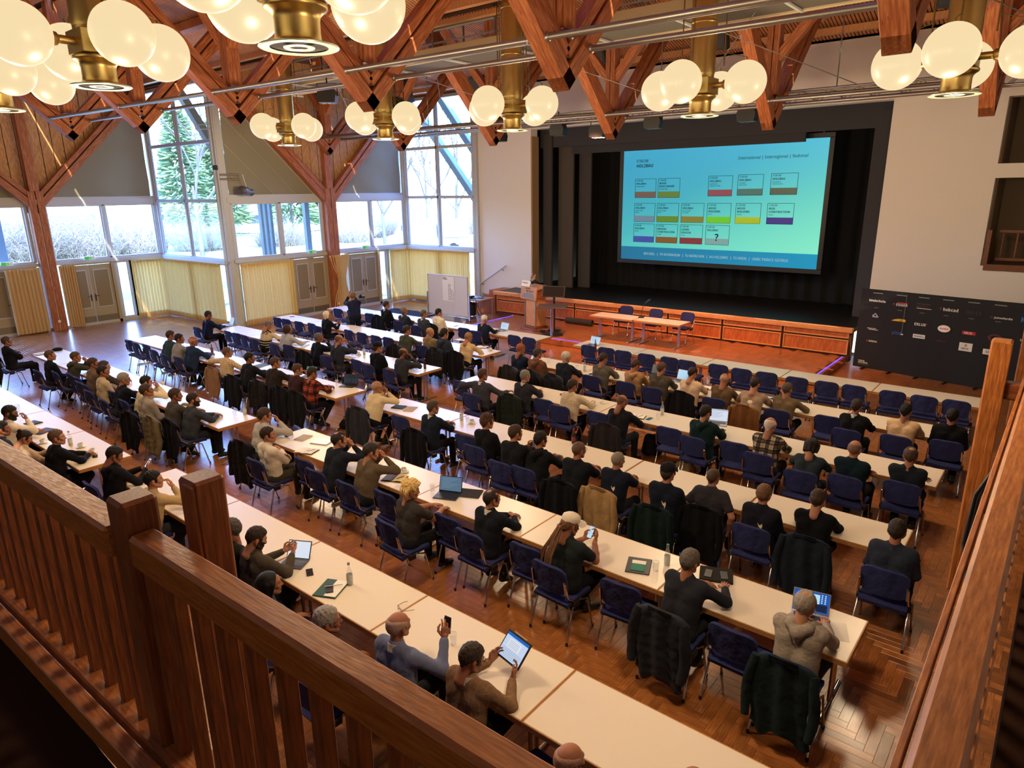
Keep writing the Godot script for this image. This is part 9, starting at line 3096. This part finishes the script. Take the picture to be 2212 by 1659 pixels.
			if k == "notebook": part(o, "pages", boxm(Vector3(sz.x - 0.008, 0.009, sz.z - 0.004)), M.paper, at(Vector3(0.004, sz.y / 2, 0.002)))
			elif k == "laptop_closed":
				var lg := MB.new()
				lg.lathe([Vector2(0.014, 0.0186), Vector2(0.02, 0.0188), Vector2(0.02, 0.018)], 16)
				part(o, "emblem", lg.mesh(), plain("6a6c70", 0.4))
			elif k == "tablet_flat": part(o, "screen", boxm(Vector3(0.23, 0.002, 0.17)), plain("3a444c", 0.1), at(Vector3(0, sz.y + 0.001, 0)))
			else: part(o, "zip_edge", boxm(Vector3(sz.x * 0.98, 0.003, 0.008)), plain("6c6c70", 0.5), at(Vector3(0, sz.y * 0.5, sz.z / 2)))
		elif k == "phone" or k == "phone_teal":
			var o := thing("phone", lab, "phone", p, turn)
			part(o, "body", boxm(Vector3(0.072, 0.009, 0.148), 0.003), black if k == "phone" else plain("1c3a40", 0.4), at(Vector3(0, 0.0045, 0)))
			part(o, "screen", boxm(Vector3(0.066, 0.001, 0.14)), plain("20262c" if k == "phone" else "2a5058", 0.08), at(Vector3(0, 0.0094, 0)))
		elif k == "mouse":
			var o := thing("computer_mouse", lab, "mouse", p, turn)
			var b := MB.new()
			b.ball(Vector3(0, 0.014, 0), Vector3(0.03, 0.018, 0.05), 14, 8)
			part(o, "body", b.mesh(), black)
			part(o, "wheel", boxm(Vector3(0.006, 0.008, 0.014), 0.002), plain("5a5a5e", 0.5), at(Vector3(0, 0.03, -0.025)))
		elif k == "spectacles":
			var o := thing("spectacles", lab, "glasses", p + Vector3(0, 0.02, 0), turn)
			o.rotation.y = turn + PI
			part(o, "frame", glasses_mesh(), plain("2a2220", 0.4), Transform3D(Basis.IDENTITY, Vector3(0, -0.012, 0.09)))
		elif k == "open_pad" or k == "leather_pad":
			var o := thing("note_pad", lab, "note pad", p, turn)
			part(o, "cover", boxm(Vector3(0.34, 0.006, 0.24), 0.002), plain("4a3020" if k == "leather_pad" else "5a5248", 0.6), at(Vector3(0, 0.003, 0)))
			var b := MB.new()
			b.grid(10, 2, func(u, v): return Vector3(0.005 + u * 0.155, 0.008 + 0.012 * sin(u * PI * 0.8), (v - 0.5) * 0.22), 0.005)
			part(o, "right_page", b.mesh(), plain("e2c878", 0.7) if k == "leather_pad" else M.paper)
			b = MB.new()
			b.grid(10, 2, func(u, v): return Vector3(-0.16 + u * 0.155, 0.008 + 0.02 * sin((1.0 - u) * PI * 0.8) * u, (v - 0.5) * 0.22), 0.005)
			part(o, "left_page", b.mesh(), plain("3a2418", 0.6) if k == "leather_pad" else M.paper)
			b = MB.new()
			b.tube([Vector3(0.05, 0.028, 0.05), Vector3(0.12, 0.026, -0.06)], 0.004, 6)
			part(o, "pen", b.mesh(), plain("5a9a3a" if k == "open_pad" else "2a2a2a", 0.5))
		elif k == "folder_green" or k == "folder_blue" or k == "portfolio" or k == "notebook_phone":
			var o := thing("folder", lab, "folder", p, turn)
			part(o, "cover", boxm(Vector3(0.26, 0.014, 0.32) if k != "portfolio" else Vector3(0.34, 0.028, 0.27), 0.005), {"folder_green": black, "folder_blue": plain("2c4a6c", 0.6), "portfolio": cloth_flat("302e2c"), "notebook_phone": plain("1e4a3a", 0.6)}[k], at(Vector3(0, 0.008 if k != "portfolio" else 0.014, 0)))
			if k == "folder_green":
				part(o, "booklet", boxm(Vector3(0.15, 0.005, 0.21)), plain("1f7a66", 0.6), at(Vector3(0, 0.018, 0.02)))
				part(o, "booklet_title", boxm(Vector3(0.15, 0.002, 0.07)), M.paper, at(Vector3(0, 0.0215, -0.05)))
			elif k == "portfolio":
				for s in [-1.0, 1.0]: part(o, "pocket_phone", boxm(Vector3(0.075, 0.01, 0.15), 0.003), black, at(Vector3(s * 0.08, 0.033, 0.02), s * 0.1))
			elif k == "notebook_phone":
				part(o, "page", boxm(Vector3(0.13, 0.004, 0.3)), M.paper, at(Vector3(0.06, 0.017, 0)))
				part(o, "phone", boxm(Vector3(0.075, 0.01, 0.15), 0.003), black, at(Vector3(0.0, 0.024, 0.03), 0.5))
				var b := MB.new()
				b.tube([Vector3(-0.06, 0.034, 0.02), Vector3(0.1, 0.034, -0.06)], 0.005, 6)
				part(o, "pen", b.mesh(), plain("c8c4bc", 0.4))
			else:
				part(o, "papers", boxm(Vector3(0.24, 0.02, 0.3)), plain("b8a890", 0.7), at(Vector3(0.03, -0.0, 0.04), 0.15))
		elif k == "beret":
			var b := MB.new()
			b.lathe([Vector2(0.0, 0.0), Vector2(0.11, 0.0), Vector2(0.13, 0.02), Vector2(0.12, 0.05), Vector2(0.07, 0.075), Vector2(0.0, 0.08)], 20)
			single("cloth_cap", b.mesh(), cloth("141416"), lab, "cap", at(p))
		else:
			var fp := Vector3(p.x, 0, p.z)
			if k == "backpack":
				var o := thing("backpack", lab, "backpack", fp, 0.5)
				var b := Body.new()
				b.cap(Vector3(-0.08, 0.12, 0), Vector3(-0.06, 0.34, 0), 0.11, 0.09); b.cap(Vector3(0.08, 0.12, 0), Vector3(0.06, 0.34, 0), 0.11, 0.09)
				b.cap(Vector3(-0.07, 0.13, 0.09), Vector3(0.07, 0.13, 0.09), 0.075)
				b.cuts.append([Vector3.UP, 0.005])
				part(o, "bag", b.build(0.016, 0.03).mesh(), cloth("16161a"))
				for s in [-1.0, 1.0]:
					var m := MB.new()
					m.tube([Vector3(s * 0.06, 0.40, -0.07), Vector3(s * 0.09, 0.36, -0.15), Vector3(s * 0.1, 0.2, -0.14), Vector3(s * 0.09, 0.08, -0.1)], 0.02, 6, true, 0.35)
					part(o, "strap", m.mesh(), cloth("202024"))
			else:
				var o := thing({"handbag": "handbag", "tote": "tote_bag", "shoulder_bag": "shoulder_bag"}[k], lab, "bag", fp, 0.3)
				var b := Body.new()
				b.cap(Vector3(-0.12, 0.08, 0), Vector3(0.12, 0.08, 0), 0.08); b.cap(Vector3(-0.09, 0.16, 0), Vector3(0.09, 0.16, 0), 0.055)
				b.cuts.append([Vector3.UP, 0.004])
				var bm: Material = cloth("15151a") if k != "tote" else cloth("8a7658")
				part(o, "bag", b.build(0.014, 0.03).mesh(), bm)
				var m := MB.new()
				m.tube([Vector3(-0.08, 0.18, 0.02), Vector3(-0.05, 0.29, 0.03), Vector3(0.05, 0.29, 0.03), Vector3(0.08, 0.18, 0.02)], 0.01, 6)
				part(o, "handle", m.mesh(), bm)
	held_things()

func tinted() -> StandardMaterial3D:
	if mats.has("tinted"): return mats["tinted"]
	var m := StandardMaterial3D.new()
	m.albedo_color = Color(0.25, 0.13, 0.07, 0.55)
	m.transparency = BaseMaterial3D.TRANSPARENCY_ALPHA
	m.roughness = 0.08
	mats["tinted"] = m
	return m

func held(called: String, label: String, cat: String, px: float, pz: float, local: Vector3, b: Basis) -> Node3D:
	var o := thing(called, label, cat)
	o.transform = Transform3D(b, Vector3(px, 0, pz) + local)
	return o

func held_phone(label: String, px: float, pz: float, local := Vector3(0.0, 0.93, -0.52), scr := "white") -> void:
	var o := held("phone", label, "phone", px, pz, local, Basis(Vector3.RIGHT, -0.75))
	part(o, "body", boxm(Vector3(0.072, 0.148, 0.009), 0.003), plain("17181b", 0.4))
	var b := MB.new()
	b.quad(Vector3(-0.033, -0.07, 0.0048), Vector3(0.033, -0.07, 0.0048), Vector3(0.033, 0.07, 0.0048), Vector3(-0.033, 0.07, 0.0048), Vector3(0, 0, 1))
	part(o, "screen", b.mesh(), screen_mat(scr))

func held_things() -> void:
	held_phone("phone in the hand of the blond person in black", -17.17, -12.07, Vector3(0.06, 0.93, -0.5), "dark")
	held_phone("bright phone held by the reader in the black hooded top", -10.01, -3.26)
	held_phone("bright phone held by the red-haired person", -9.45, -11.72)
	held_phone("phone held up by the short-haired person in black", -6.02, -7.29, Vector3(0.06, 0.94, -0.5), "dark")
	held_phone("phone with a lit corner held by the person with dreadlocks", -3.77, -5.45, Vector3(0.0, 0.93, -0.52), "silver")
	var o := held("phone", "black phone held upright by the person in the lavender blue jumper", "phone", -3.87, -3.11, Vector3(0.20, 1.10, -0.44), Basis(Vector3.UP, 0.1) * Basis(Vector3.RIGHT, -0.15))
	part(o, "body", boxm(Vector3(0.072, 0.150, 0.009), 0.003), plain("121214", 0.3))
	part(o, "screen", boxm(Vector3(0.066, 0.142, 0.002)), plain("0c0c10", 0.1), at(Vector3(0, 0, 0.0048)))
	o = held("tablet", "large tablet with a blue-barred screen held by the person in the tweed jacket", "tablet", -3.16, -3.18, Vector3(0.02, 0.95, -0.62), Basis(Vector3.UP, -0.2) * Basis(Vector3.RIGHT, -0.75))
	part(o, "case", boxm(Vector3(0.30, 0.235, 0.014), 0.005), plain("141416", 0.5))
	part(o, "pen_slot", boxm(Vector3(0.16, 0.012, 0.008), 0.003), plain("b8a894", 0.5), at(Vector3(0, 0.122, 0.002)))
	var q := MB.new()
	q.quad(Vector3(-0.135, -0.10, 0.0078), Vector3(0.135, -0.10, 0.0078), Vector3(0.135, 0.10, 0.0078), Vector3(-0.135, 0.10, 0.0078), Vector3(0, 0, 1))
	part(o, "screen", q.mesh(), screen_mat("tab"))
	o = held("camera", "black camera with a lens raised to the eye of the standing photographer", "camera", -17.15, -13.17, Vector3(0.27, 1.62, -0.06), Basis(Vector3.UP, -1.31))
	part(o, "body", boxm(Vector3(0.14, 0.1, 0.06), 0.015), plain("141416", 0.4))
	var l := MB.new()
	l.lathe([Vector2(0.0, 0.02), Vector2(0.036, 0.02), Vector2(0.036, 0.08), Vector2(0.036, 0.08), Vector2(0.04, 0.09), Vector2(0.04, 0.14), Vector2(0.034, 0.145), Vector2(0.0, 0.13)], 18, Transform3D(Basis(Vector3.RIGHT, -PI / 2), Vector3.ZERO))
	part(o, "lens", l.mesh(), plain("1a1a1c", 0.25))
	part(o, "finder", boxm(Vector3(0.06, 0.04, 0.05), 0.01), plain("141416", 0.4), at(Vector3(0, 0.065, 0)))
	o = held("coffee_cup", "white cup lifted by the black-haired person in the white shirt", "cup", -13.82, -5.24, Vector3(0.0, 1.02, -0.50), Basis.IDENTITY)
	var c := MB.new()
	c.lathe([Vector2(0.0, 0.0), Vector2(0.024, 0.0), Vector2(0.042, 0.065), Vector2(0.039, 0.065), Vector2(0.024, 0.006), Vector2(0.0, 0.006)], 16)
	part(o, "cup", c.mesh(), M.white)
